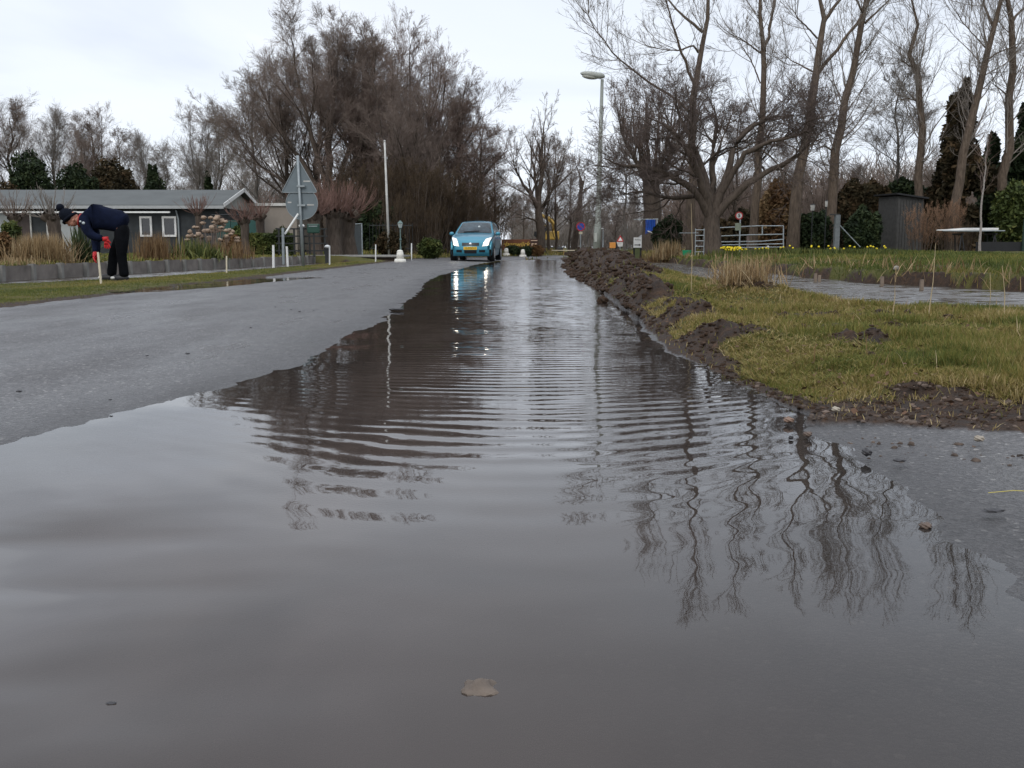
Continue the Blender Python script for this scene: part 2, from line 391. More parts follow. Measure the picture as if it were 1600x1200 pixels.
    mud = np.where(gard, np.clip(0.3 + 1.3 * (n_big - 0.4), 0, 1), mud)
    asph = np.where(gard, False, asph)
    mud = np.where((asph < 0.5) & (x > 0.6) & (x < 3) & (dp < 0.08) & (y > bound), np.maximum(mud, 0.9), mud)
    wet = sst(0.5, 0.0, dp)
    return z, asph.astype(float), np.clip(mud, 0, 1), wet, dp
def tz(x, y): return float(terrain(np.array([x]), np.array([y]))[0][0])
rows = [-2.0, -1.6, -1.2, -0.9, -0.6, -0.3, 0.0, 0.2, 0.35]
yy = 0.45
while yy < 700: rows.append(yy); yy *= 1.0095 if yy < 60 else 1.02
rows = np.array(rows); cols = np.linspace(-1, 1, 760)
cols = 0.6 * cols + 0.4 * cols ** 3
TX = cols[None, :] * (rows[:, None] * 1.02 + 2.6); TY = np.repeat(rows[:, None], len(cols), 1)
z, asph, mud, wet, dp = terrain(TX.ravel(), TY.ravel())
nr, nc = TX.shape
idx = np.arange(nr * nc).reshape(nr, nc)
Q = np.stack([idx[:-1, :-1], idx[:-1, 1:], idx[1:, 1:], idx[1:, :-1]], -1).reshape(-1, 4)
V = np.stack([TX.ravel(), TY.ravel(), z], -1)
# ground material ----------------------------------------------------------
t = NT('ground_surface'); p = t.pos()
a_, m_, w_ = t.attr('asph'), t.attr('mud'), t.attr('wet')
v1 = t.voro(p, 95); v2 = t.voro(p, 210)
chip = t.ramp(v1[1], [(0.0, (0.036, 0.034, 0.035)), (0.5, (0.088, 0.084, 0.084)), (0.85, (0.15, 0.142, 0.14)), (1.0, (0.48, 0.46, 0.43))])
n5 = t.noise(p, 1.3, 5, 0.6); n6 = t.noise(t.mapv(p, (1.0, 0.35, 1)), 2.2, 4, 0.6)
asc = t.mix(t.range(n5, 0.35, 0.7, 0.0, 0.4), chip, (0.075, 0.073, 0.076))
asc = t.mix(t.math('MULTIPLY', w_, 0.6), asc, (0.03, 0.028, 0.028))
asr = t.range(t.math('ADD', t.math('MULTIPLY', n6, 0.6), t.math('MULTIPLY', t.noise(t.mapv(p, (1.6, 0.12, 1)), 1.1, 4, 0.6), 0.4)), 0.38, 0.62, 0.24, 0.60)
hA = t.math('ADD', t.math('MULTIPLY', v1[0], 0.7), t.math('MULTIPLY', v2[0], 0.4))
nA = t.bump(hA, 0.9, 0.008)
asph_sh = t.pbr(asc, asr, 0, 0.5, nA)
nm = t.noise(p, 14, 6, 0.7); nm2 = t.noise(p, 60, 3, 0.7)
mc = t.ramp(nm, [(0.25, (0.011, 0.007, 0.005)), (0.5, (0.040, 0.025, 0.017)), (0.75, (0.095, 0.058, 0.037))])
mc = t.mix(t.range(nm2, 0.68, 0.76, 0, 0.5), mc, (0.2, 0.16, 0.12))
mud_sh = t.pbr(mc, t.range(nm, 0.3, 0.7, 0.5, 0.95), 0, 0.18, t.bump(t.math('ADD', nm, t.math('MULTIPLY', nm2, 0.4)), 0.9, 0.03))
ng = t.noise(p, 1.7, 5, 0.65); ng2 = t.noise(p, 40, 3, 0.7)
gc = t.ramp(t.math('ADD', t.math('MULTIPLY', ng, 0.7), t.math('MULTIPLY', ng2, 0.3)), [(0.3, (0.05, 0.06, 0.018)), (0.45, (0.075, 0.078, 0.024)), (0.6, (0.11, 0.095, 0.032)), (0.75, (0.085, 0.055, 0.03))])
gr_sh = t.pbr(gc, 0.85, 0, 0.15, t.bump(ng2, 0.8, 0.03))
def mixs(f, a, b):
    n = t.n.new("ShaderNodeMixShader"); t.put(n.inputs[0], f); t.l.new(a, n.inputs[1]); t.l.new(b, n.inputs[2]); return n.outputs[0]
ms = t.range(t.math('ADD', m_, t.math('MULTIPLY', t.math('SUBTRACT', nm2, 0.5), 0.5)), 0.3, 0.6, 0, 1)
M['ground'] = t.end(mixs(a_, mixs(ms, gr_sh, mud_sh), asph_sh))
fa = asph[Q].mean(1) > 0.5
def sub(name, qsel, label):
    used = np.unique(qsel); remap = -np.ones(len(V), int); remap[used] = np.arange(len(used))
    me = mesh_np(name, V[used], remap[qsel], dict(asph=asph[used], mud=mud[used], wet=wet[used]), True)
    return tag(link(name, me, M['ground']), label, None, None, 'structure')
sub('road', Q[fa], 'wet grey asphalt road bending right in the distance')
sub('ground', Q[~fa], 'grass and mud ground either side of the road')
far = MB(); far.prism_h([(-900, -60), (900, -60), (900, 1500), (-900, 1500)], -0.9, -0.7)
fo = far.build('terrain', simple('far_field', (0.07, 0.075, 0.03), 0.9, 0.3, 0.02)); tag(fo, 'flat open land out to the horizon', None, None, 'structure')
# ------------------------------------------------------------------ water
def water_mat(name, puddle, murk, amp_far):
    t = NT(name); p = t.pos()
    sxyz = t.n.new("ShaderNodeSeparateXYZ"); t.l.new(p, sxyz.inputs[0]); yv = sxyz.outputs[1]
    if puddle:
        ph, am, wdx, sh, ns = t.attr('ph'), t.attr('amp'), t.attr('wdx'), t.attr('depth'), t.attr('ns')
        wn_ = t.noise(t.mapv(p, (0.7, 1.0, 1)), 2.6, 2, 0.5)
        wn2 = t.noise(t.mapv(p, (1.6, 2.0, 1)), 6, 2, 0.5)
        ang = t.math('MULTIPLY', t.math('ADD', ph, t.math('ADD', t.math('MULTIPLY', wn_, 1.1), t.math('MULTIPLY', wn2, 0.35))), 2 * math.pi)
        s0 = t.math('MULTIPLY', t.math('COSINE', ang), t.math('MULTIPLY', am, t.range(t.noise(t.mapv(p, (0.8, 1.4, 1)), 1.7, 2), 0.3, 0.65, 0.25, 1.35)))
        nx_ = t.n.new("ShaderNodeSeparateColor"); t.l.new(t.noise(t.mapv(p, (2.2, 6.0, 1)), 3.6, 3, 0.55, 0.3, True), nx_.inputs[0])
        lo_ = t.n.new("ShaderNodeSeparateColor"); t.l.new(t.noise(t.mapv(p, (0.9, 2.0, 1)), 1.5, 2, 0.45, 0.5, True), lo_.inputs[0])
        sw_ = t.n.new("ShaderNodeSeparateColor"); t.l.new(t.noise(t.mapv(p, (1, 1.3, 1)), 9, 1, 0.4, 0.4, True), sw_.inputs[0])
        def c(o, k): return t.math('SUBTRACT', o, 0.5) if k is None else t.math('MULTIPLY', t.math('SUBTRACT', o, 0.5), k)
        sy = t.math('ADD', s0, t.math('MULTIPLY', t.math('SUBTRACT', nx_.outputs[1], t.range(ns, 0.05, 0.2, 0.5, 0.66)), ns))
        sy = t.math('ADD', sy, t.math('MULTIPLY', c(lo_.outputs[1], 1.0), t.attr('lo'))); sy = t.math('ADD', sy, c(sw_.outputs[1], 0.012))
        sxx = t.math('ADD', t.math('MULTIPLY', s0, wdx), t.math('MULTIPLY', c(nx_.outputs[0], 0.45), ns))
        sxx = t.math('ADD', sxx, t.math('MULTIPLY', c(lo_.outputs[0], 0.8), t.attr('lo'))); sxx = t.math('ADD', sxx, c(sw_.outputs[0], 0.014))
    else:
        nx_ = t.n.new("ShaderNodeSeparateColor"); t.l.new(t.noise(t.mapv(p, (1.0, 2.4, 1)), 2.2, 4, 0.6, 0.3, True), nx_.inputs[0])
        sy = t.math('MULTIPLY', t.math('SUBTRACT', nx_.outputs[1], 0.60 if amp_far > 0.2 else 0.5), amp_far)
        sxx = t.math('MULTIPLY', t.math('SUBTRACT', nx_.outputs[0], 0.5), amp_far * 0.5)
    cmb = t.n.new("ShaderNodeCombineXYZ"); t.l.new(sxx, cmb.inputs[0]); t.l.new(sy, cmb.inputs[1]); cmb.inputs[2].default_value = 1
    vn = t.n.new("ShaderNodeVectorMath"); vn.operation = 'NORMALIZE'; t.l.new(cmb.outputs[0], vn.inputs[0]); N = vn.outputs[0]
    gl = t.n.new("ShaderNodeBsdfGlossy"); gl.inputs["Color"].default_value = (1, 1, 1, 1); gl.inputs["Roughness"].default_value = 0.015
    t.l.new(N, gl.inputs["Normal"])
    df = t.n.new("ShaderNodeBsdfDiffuse"); mm = t.noise(t.mapv(p, (1, 0.8, 1)), 1.8, 4, 0.5, 0.6)
    t.l.new(t.ramp(mm, [(0.3, tuple(q * 0.7 for q in murk)), (0.7, tuple(q * 1.2 for q in murk))]), df.inputs[0])
    if puddle:
        tr = t.n.new("ShaderNodeBsdfTransparent"); tr.inputs[0].default_value = (0.8, 0.76, 0.72, 1)
        b = t.n.new("ShaderNodeMixShader"); t.l.new(t.math('SUBTRACT', 1.0, t.math('POWER', 2.718, t.math('MULTIPLY', sh, -32.0)), clamp=True), b.inputs[0])
        t.l.new(tr.outputs[0], b.inputs[1]); t.l.new(df.outputs[0], b.inputs[2]); body = b.outputs[0]
    else: body = df.outputs[0]
    fr = t.n.new("ShaderNodeFresnel"); fr.inputs[0].default_value = 1.34; t.l.new(N, fr.inputs["Normal"])
    o = t.n.new("ShaderNodeMixShader"); t.l.new(fr.outputs[0], o.inputs[0]); t.l.new(body, o.inputs[1]); t.l.new(gl.outputs[0], o.inputs[2])
    return t.end(o.outputs[0])
pr = [-2.0, -1, 0, 0.3]
yy = 0.5
while yy < 53: pr.append(yy); yy *= 1.012
pr = np.array(pr)
PX = np.linspace(-1, 1, 260)[None, :] * (np.minimum(pr[:, None] * 0.5, 1.0) + 2.6) - 0.9
PX = np.minimum(PX, 2.6)
PX = np.linspace(0, 1, 260)[None, :] * (2.7 + 3.6 + 0 * pr[:, None]) - 3.6
PY = np.repeat(pr[:, None], 260, 1)
px_, py_ = PX.ravel(), PY.ravel()
hz, _, _, _, pdp = terrain(px_, py_)
tab = np.linspace(-3, 60, 6000)
lam = np.where(tab > 2.5, 0.085 + 0.075 * np.exp(-(tab - 2.5) / 1.0), 0.16 + 0.05 * np.clip(2.5 - tab, 0, 3))
Fi = np.cumsum((tab[1] - tab[0]) / lam)
cc = 0.62 * np.exp(-np.maximum(py_ - 2.5, 0) / 1.6)
ph = np.interp(py_ - cc * (px_ - 0.0) ** 2, tab, Fi)
amp = np.interp(py_, [0, 1.7, 2.2, 2.8, 3.6, 5, 7, 10, 60], [0.001, 0.004, 0.014, 0.036, 0.046, 0.036, 0.020, 0.010, 0.0])
shal = sst(0.02, 0.45, -pdp)
amp = amp * (0.12 + 0.88 * shal) * (1 - 0.75 * sst(-0.3, -0.8, px_))
rgt = sst(-0.9, 0.1, px_)
ns = np.interp(py_, [0, 2.5, 4, 6, 9, 14, 60], [0.0, 0.004, 0.04, 0.13, 0.24, 0.34, 0.42]) * (0.10 + 0.9 * rgt * sst(0, 0.3, -pdp))
idp = np.arange(len(pr) * 260).reshape(len(pr), 260)
QP = np.stack([idp[:-1, :-1], idp[:-1, 1:], idp[1:, 1:], idp[1:, :-1]], -1).reshape(-1, 4)
keep = (pdp[QP].min(1) < 0.7)
me = mesh_np('puddle', np.stack([px_, py_, np.zeros_like(px_)], -1), QP[keep], dict(ph=ph, amp=amp, wdx=-2 * cc * px_, depth=np.maximum(-hz, 0), ns=ns, lo=0.055 + 0.42 * sst(0.0, -0.9, px_) * sst(2.35, 1.75, py_)), True)
o = link('puddle_water', me, water_mat('puddle_water', True, (0.068, 0.054, 0.048), 0)); tag(o, 'long murky flood puddle lying over the right half of the road', None, None, 'structure')
def flat(name, pts, z, mat, label):
    me = bpy.data.meshes.new(name); me.from_pydata([(a, b, z) for a, b in pts], [], [list(range(len(pts)))]); me.update()
    return tag(link(name, me, mat), label, None, None, 'structure')
MW = water_mat('canal_water', False, (0.06, 0.05, 0.04), 1.5)
flat('canal_water', [(2.9, 8.9), (3.8, 8.4), (4.6, 7.0), (6, 5.5), (10, 2.5), (16, 2.5), (9.5, 9), (7.5, 12.5), (6.2, 17), (6.2, 43.5), (2.9, 43.5)], -0.012, MW, 'rippled ditch water between the verge and the far grass bank')
flat('canal_water', [(-9.2, 4), (-7.6, 4), (-5.9, 20), (-5.9, 36.5), (-7.2, 36.5), (-8.4, 22.6), (-8.8, 16.6), (-9.1, 10)], -0.012, MW, 'narrow ditch in front of the concrete garden edging')
flat('puddle_water', [(-5.6, 10), (-2.9, 10), (-2.9, 18), (-5.6, 18)], 0.034, water_mat('verge_puddle', False, (0.07, 0.055, 0.045), 0.10), 'thin puddle at the left edge of the road beside the grass')
# ------------------------------------------------------------------ grass, mud, gravel (stuff)
rng = np.random.default_rng(5)
def blades(name, P, H, Wd, tint, lean, mat, label, bend=0.0):
    n = len(P); a = rng.uniform(0, 2 * np.pi, n)
    w = np.stack([np.cos(a), np.sin(a), np.zeros(n)], -1) * (Wd / 2)[:, None]
    b = a + np.pi / 2 + rng.normal(0, 0.5, n)
    tip = P + np.stack([np.cos(b) * lean * H, np.sin(b) * lean * H, H * np.sqrt(np.clip(1 - lean ** 2 * 0.7, 0.1, 1))], -1)
    mid = P * 0.5 + tip * 0.5; mid[:, 2] += H * 0.12
    Vb = np.stack([P - w, P + w, mid + w * 0.8, mid - w * 0.8, tip], 1).reshape(-1, 3)
    k = np.arange(n)[:, None] * 5
    T = np.concatenate([k + [[0, 1, 2]], k + [[0, 2, 3]], k + [[3, 2, 4]]], 0)
    me = mesh_np(name, Vb, T, dict(tint=np.repeat(np.clip(tint, 0, 1), 5)))
    return tag(link(name, me, mat), label, None, None, 'stuff')
def scatter(n, x0, x1, y0, y1, power=2.0):
    u = rng.uniform(0, 1, n)
    y = 1 / (1 / y0 + u * (1 / y1 - 1 / y0)) if power == 2 else y0 + u * (y1 - y0)
    x = rng.uniform(x0, x1, n); return x, y
# near verge
x, y = scatter(620000, 0.9, 5.2, 2.35, 46)
zz, aa, mm, ww, dd = terrain(x, y)
pn = fbm(x * 1.1, y * 0.8, 88); pf = fbm(x * 5, y * 4, 99)
k = (aa < 0.5) & (zz > -0.01) & (rng.uniform(0, 1, len(x)) > np.clip(mm * 1.5 - 0.05, 0, 0.985)) & (pf > 0.22)
x, y, zz, mm, pn, pf, dd = x[k], y[k], zz[k], mm[k], pn[k], pf[k], dd[k]
H = (0.015 + 0.018 * pn + 0.045 * sst(0.48, 0.62, fbm(x * 1.7, y * 1.5, 202)) * sst(0.9, 1.8, x)) * rng.uniform(0.5, 1.35, len(x)) * np.interp(y, [3, 12, 46], [1, 1.1, 1.4])
Wd = 0.0032 * np.interp(y, [3, 10, 46], [1, 2.3, 8]) * rng.uniform(0.7, 1.3, len(x))
tint = 0.44 + 0.42 * (fbm(x * 1.3, y * 1.0, 7) - 0.44) * 2.6 + rng.normal(0, 0.14, len(x)) + 0.22 * sst(6.0, 3.4, y) * sst(0.25, 0.6, pf) + 0.25 * sst(2.5, 4.4, x) * sst(0.4, 0.6, pf)
blades('grass', np.stack([x, y, zz - 0.004], -1), H, Wd, tint, rng.uniform(0.2, 0.95, len(x)), M['grass'], 'short wet grass on the right hand verge')
# flattened thatch and blown leaves
x, y = scatter(230000, 0.95, 5.0, 2.5, 16)
zz, aa, mm, ww, dd = terrain(x, y); pf = fbm(x * 2.3, y * 2.0, 301)
k = (aa < 0.5) & (zz > 0.0) & (rng.uniform(0, 1, len(x)) < sst(0.38, 0.62, pf) * 0.9 + 0.08) & (mm < 0.6)
x, y, zz, pf = x[k], y[k], zz[k], pf[k]
blades('dead_grass', np.stack([x, y, zz + 0.004], -1), rng.uniform(0.02, 0.06, len(x)), 0.0034 * np.interp(y, [3, 16], [1, 3]), 0.62 + 0.5 * (fbm(x * 1.1, y, 302) - 0.4) + rng.normal(0, 0.12, len(x)), rng.uniform(0.95, 1.35, len(x)), M['grass'], 'flattened dead grass matted over the right hand verge')
M['litter'] = simple('leaf_litter', (0.10, 0.06, 0.04), 0.8, 0.5, 4, spec=0.1)
x, y = scatter(3500, 1.0, 5.0, 2.5, 14); zz, aa, mm, ww, dd = terrain(x, y); k = (zz > 0.015) & (aa < 0.5); x, y, zz = x[k], y[k], zz[k]
Vl = []; al = rng.uniform(0, 6.28, len(x)); sl = rng.uniform(0.005, 0.014, len(x)) * np.interp(y, [3, 14], [1, 1.8])
base_ = np.stack([x, y, zz + rng.uniform(0.008, 0.03, len(x))], -1)
u_ = np.stack([np.cos(al), np.sin(al), rng.normal(0, 0.3, len(x))], -1) * sl[:, None]; v_ = np.stack([-np.sin(al), np.cos(al), rng.normal(0, 0.4, len(x))], -1) * sl[:, None] * 0.6
tag(link('leaf_litter', mesh_np('leaf_litter', np.stack([base_ - u_, base_ + v_, base_ + u_, base_ - v_], 1).reshape(-1, 3), np.arange(len(x) * 4).reshape(-1, 4)), M['litter']), 'small brown dead leaves lying in the verge grass', None, None, 'stuff')
# taller straw in the verge
x, y = scatter(16000, 1.3, 5.2, 3.6, 24)
zz, aa, mm, ww, dd = terrain(x, y); pf = fbm(x * 2, y * 2, 31)
k = (zz > 0.02) & (aa < 0.5) & (rng.uniform(0, 1, len(x)) < sst(1.0, 0.1, e1_(y) - x) * sst(0.40, 0.6, pf) * sst(13, 10.5, y) + 0.03 * (y < 13))
x, y, zz = x[k], y[k], zz[k]
blades('dry_grass', np.stack([x, y, zz], -1), rng.uniform(0.03, 0.13, len(x)) * np.where(rng.uniform(0, 1, len(x)) > 0.97, 2.2, 1), 0.0035 * np.interp(y, [3, 30], [1, 5]), rng.uniform(0, 1, len(x)), rng.uniform(0.1, 0.95, len(x)), M['straw'], 'dry straw stems among the verge grass')
# far bank right, left verge, garden and far grass
def grassy(n, x0, x1, y0, y1, h, w, tb, label, cond=None, power=2, wk=1.0):
    x, y = scatter(n, x0, x1, y0, y1, power)
    zz, aa, mm, ww, dd = terrain(x, y)
    k = (aa < 0.5) & (zz > 0.0) & (rng.uniform(0, 1, len(x)) > mm * 0.95)
    if cond is not None: k &= cond(x, y)
    x, y, zz = x[k], y[k], zz[k]; pn = fbm(x * 0.9, y * 0.6, 55)
    blades('grass', np.stack([x, y, zz - 0.01], -1), h * (0.5 + pn) * rng.uniform(0.5, 1.4, len(x)), w * y / 20 * rng.uniform(0.7, 1.3, len(x)),
           tb + 0.8 * (fbm(x * 0.8, y * 0.5, 66) - 0.45) + rng.normal(0, 0.12, len(x)), rng.uniform(0.2, 0.9, len(x)), M['grass'], label)
grassy(120000, 4.9, 16, 10, 46, 0.085, 0.014, 0.24, 'rough green grass on the far bank of the right ditch')
grassy(130000, -8.0, -4.0, 8, 44, 0.028, 0.009, 0.40, 'short green grass strip between the road and the left ditch')
grassy(40000, -22, -7.4, 16, 44, 0.09, 0.02, 0.42, 'patchy garden grass behind the concrete edging', cond=lambda x, y: x < wall_x(y) - 0.05)
grassy(40000, -9, 26, 44, 95, 0.16, 0.02, 0.50, 'rough grass around the bend of the road')
# far bank tussocks
x, y = scatter(16000, 4.9, 9.0, 10, 40); k = (fbm(x * 1.5, y * 1.2, 14) > 0.56) & (x < e2_(y) + 0.9) & (rng.uniform(0, 1, len(x)) < 0.5); x, y = x[k], y[k]
zz = terrain(x, y)[0]; k = zz > -0.05; x, y, zz = x[k], y[k], zz[k]
blades('dry_grass', np.stack([x, y, zz], -1), rng.uniform(0.1, 0.32, len(x)), 0.018 * y / 20, rng.uniform(0, 0.8, len(x)), rng.uniform(0.3, 1.0, len(x)), M['straw'], 'dead brown stalks hanging over the far ditch bank')
# mud clods
def clods(name, P, S, mat, label, seed=1, kind='stuff'):
    bm = bmesh.new(); bmesh.ops.create_icosphere(bm, subdivisions=2, radius=1)
    b = np.array([v.co[:] for v in bm.verts]); T = np.array([[v.index for v in f.verts] for f in bm.faces]); bm.free()
    r = np.random.default_rng(seed); n = len(P)
    d = 1 + 0.35 * (r.uniform(-1, 1, (n, len(b)))) * 0.8
    sc = S[:, None] * r.uniform(0.6, 1.3, (n, 3)); sc[:, 2] *= 0.7
    a = r.uniform(0, 6.28, n); Vb = b[None] * d[..., None] * sc[:, None, :]
    ca, sa_ = np.cos(a)[:, None], np.sin(a)[:, None]
    Vx = Vb[..., 0] * ca - Vb[..., 1] * sa_; Vy = Vb[..., 0] * sa_ + Vb[..., 1] * ca
    Vb = np.stack([Vx, Vy, Vb[..., 2]], -1) + P[:, None, :]
    me = mesh_np(name, Vb.reshape(-1, 3), (T[None] + np.arange(n)[:, None, None] * len(b)).reshape(-1, 3))
    return tag(link(name, me, mat), label, None, None, kind)
t = NT('wet_soil'); p = t.pos(); f = t.noise(p, 30, 5, 0.7)
M['soil'] = t.end(t.pbr(t.ramp(f, [(0.3, (0.010, 0.007, 0.005)), (0.7, (0.075, 0.046, 0.030))]), t.range(f, 0.3, 0.7, 0.5, 0.95), 0, 0.12, t.bump(f, 0.8, 0.02)))
x, y = scatter(18000, 0.95, 4.4, 3.0, 44); zz, aa, mm, ww, dd = terrain(x, y)
k = (mm > 0.45) & (aa < 0.5) & (zz > -0.01); x, y, zz = x[k], y[k], zz[k]
S = rng.uniform(0.3, 1, len(x)) ** 2 * np.interp(y, [3, 6, 10, 20, 40], [0.010, 0.020, 0.040, 0.085, 0.13])
clods('mud_clods', np.stack([x, y, zz], -1), S, M['soil'], 'dug up clods of dark wet earth along the verge', 3)
M['gravel'] = simple('gravel', (0.10, 0.075, 0.06), 0.8, 0.8, 9, spec=0.2)
x, y = scatter(9000, 0.9, 4.2, 2.1, 4.2, 1); zz, aa, mm, ww, dd = terrain(x, y)
k = (((mm > 0.35) & (aa < 0.5)) | (rng.uniform(0, 1, len(x)) < sst(0.25, 0.0, np.abs(y - (2.75 - 0.5 * (x - 1)))) * 0.5)) & (zz > 0.0)
x, y, zz = x[k], y[k], zz[k]
clods('gravel', np.stack([x, y, zz], -1), rng.uniform(0.15, 1, len(x)) ** 5 * 0.012 + 0.0018, M['gravel'], 'small stones and crumbs of earth at the asphalt edge', 8)
# ------------------------------------------------------------------ bare trees
def polytubes(paths, radii, sides):
    """paths (n,k,3), radii (n,k) -> verts, quads"""
    n, k, _ = paths.shape
    if n == 0: return np.zeros((0, 3)), np.zeros((0, 4), int)
    d = np.empty_like(paths); d[:, 1:-1] = paths[:, 2:] - paths[:, :-2]; d[:, 0] = paths[:, 1] - paths[:, 0]; d[:, -1] = paths[:, -1] - paths[:, -2]
    d /= np.linalg.norm(d, axis=-1, keepdims=True) + 1e-9
    ref = np.where(np.abs(d[..., 2:3]) > 0.9, np.array([1.0, 0, 0]), np.array([0, 0, 1.0]))
    u = np.cross(d, ref); u /= np.linalg.norm(u, axis=-1, keepdims=True) + 1e-9; w = np.cross(d, u)
    a = np.arange(sides) * 2 * np.pi / sides
    V = paths[:, :, None, :] + radii[:, :, None, None] * (u[:, :, None, :] * np.cos(a)[None, None, :, None] + w[:, :, None, :] * np.sin(a)[None, None, :, None])
    id_ = np.arange(n * k * sides).reshape(n, k, sides)
    A = id_[:, :-1]; B = id_[:, 1:]; A2 = np.roll(A, -1, 2); B2 = np.roll(B, -1, 2)
    return V.reshape(-1, 3), np.stack([A, A2, B2, B], -1).reshape(-1, 4)
def resample(pts, radii, k):
    pts = np.array(pts, float); s = np.r_[0, np.cumsum(np.linalg.norm(np.diff(pts, axis=0), axis=1))]
    t = np.linspace(0, s[-1], k)
    return np.stack([np.interp(t, s, pts[:, i]) for i in range(3)], 1), np.interp(t, s, np.array(radii, float))
def grow(stems, levels, seed, trunk_mat, twig_mat, name='tree', base_flare=0.35):
    """stems: list of (points, radii) in local metres; levels: dicts. returns (trunk mesh, crown mesh)"""
    r = np.random.default_rng(seed)
    K = 14; ps, rs = [], []
    for pts, rad in stems:
        p_, q_ = resample(pts, rad, K)
        p_[1:-1] += r.normal(0, 0.012, (K - 2, 3)) * np.linalg.norm(p_[-1] - p_[0])* 0.35
        if p_[0][2] < 0.6: q_ = q_ * (1 + base_flare * np.exp(-(p_[:, 2] - p_[0][2]) / 0.35)); p_[0][2] -= 0.25
        ps.append(p_); rs.append(q_)
    paths, radii = np.array(ps), np.array(rs)
    trunkV, trunkQ = polytubes(paths, radii, 10)
    VV, QQ = [], []; tv, tq = [trunkV], [trunkQ]; off_t = len(trunkV); off_c = 0
    for li, L in enumerate(levels):
        n, k, _ = paths.shape
        nch = L['n'] if not hasattr(L['n'], '__len__') else None
        cnt = np.full(n, L['n']) if nch is not None else np.array([L['n'][min(i, len(L['n']) - 1)] for i in range(n)])
        par = np.repeat(np.arange(n), cnt); m = len(par)
        f = L.get('f0', 0.25) + (L.get('f1', 1.0) - L.get('f0', 0.25)) * r.uniform(0, 1, m) ** L.get('fp', 0.8)
        x = f * (k - 1); i0 = np.minimum(x.astype(int), k - 2); fr = (x - i0)[:, None]
        P = paths[par, i0] * (1 - fr) + paths[par, i0 + 1] * fr
        rp = radii[par, i0] * (1 - fr[:, 0]) + radii[par, i0 + 1] * fr[:, 0]
        D = paths[par, i0 + 1] - paths[par, i0]; D /= np.linalg.norm(D, axis=1, keepdims=True) + 1e-9
        plen = np.linalg.norm(np.diff(paths, axis=1), axis=2).sum(1)[par]
        ref = r.normal(0, 1, (m, 3)); side = np.cross(D, ref); side /= np.linalg.norm(side, axis=1, keepdims=True) + 1e-9
        ang = np.radians(r.normal(L['ang'], L.get('angs', 10), m)); ang = ang * (1 - L.get('angf', 0.25) * f)
        d0 = D * np.cos(ang)[:, None] + side * np.sin(ang)[:, None]
        ln = plen * L.get('len', 0.4) * (1 - L.get('taper', 0.55) * f) * r.uniform(0.6, 1.25, m)
        if 'abs' in L: ln = L['abs'] * (1 - L.get('taper', 0.3) * f) * r.uniform(0.6, 1.3, m)
        seg = L.get('seg', 4); newp = np.empty((m, seg + 1, 3)); newp[:, 0] = P; d = d0
        for s in range(seg):
            d = d + r.normal(0, L.get('wob', 0.12), (m, 3)) + np.array([0, 0, L.get('up', 0.06)])
            d /= np.linalg.norm(d, axis=1, keepdims=True); newp[:, s + 1] = newp[:, s] + d * (ln / seg)[:, None]
        r0 = np.minimum(np.maximum(rp * L.get('rr', 0.55), L.get('rmin', 0.005)), L.get('rmax', 1)) * r.uniform(0.75, 1.1, m)
        newr = r0[:, None] * np.linspace(1, L.get('tip', 0.35), seg + 1)[None]
        newr = np.maximum(newr, L.get('rmin', 0.005) * 0.7)
        V, Qd = polytubes(newp, newr, L.get('sides', 4))
        if L.get('trunk', li == 0): tv.append(V); tq.append(Qd + off_t); off_t += len(V)
        else: VV.append(V); QQ.append(Qd + off_c); off_c += len(V)
        if L.get('keep', False):   # carry parents' tips on as well
            pass
        paths, radii = newp, newr
        if L.get('with_stems'):
            pass
    tm = mesh_np(name + '_trunk', np.concatenate(tv), np.concatenate(tq), None, True); tm.materials.append(trunk_mat)
    cm = mesh_np(name + '_crown', np.concatenate(VV), np.concatenate(QQ), None, True); cm.materials.append(twig_mat)
    return tm, cm
def plant_tree(meshes, label, loc, rz=0, sc=1.0, group=None, name='bare_tree', cat='tree', sz=None):
    t_ = thing(name, label, cat, loc, rz, group, sc)
    if sz: t_.scale = (sc, sc, sz)
    link('trunk', meshes[0], None, t_); link('crown', meshes[1], None, t_); return t_
def straight(h, r0, r1, wob=0.2, seed=0, n=7, lean=(0, 0)):
    rr = random.Random(seed)
    return [((lean[0] * h * (i / (n - 1)) + rr.uniform(-wob, wob) * (i > 0), lean[1] * h * i / (n - 1) + rr.uniform(-wob, wob) * (i > 0), h * i / (n - 1)) ) for i in range(n)], [r0 + (r1 - r0) * (i / (n - 1)) ** 0.9 for i in range(n)]
T = {}
tw = dict(sides=3, seg=3)
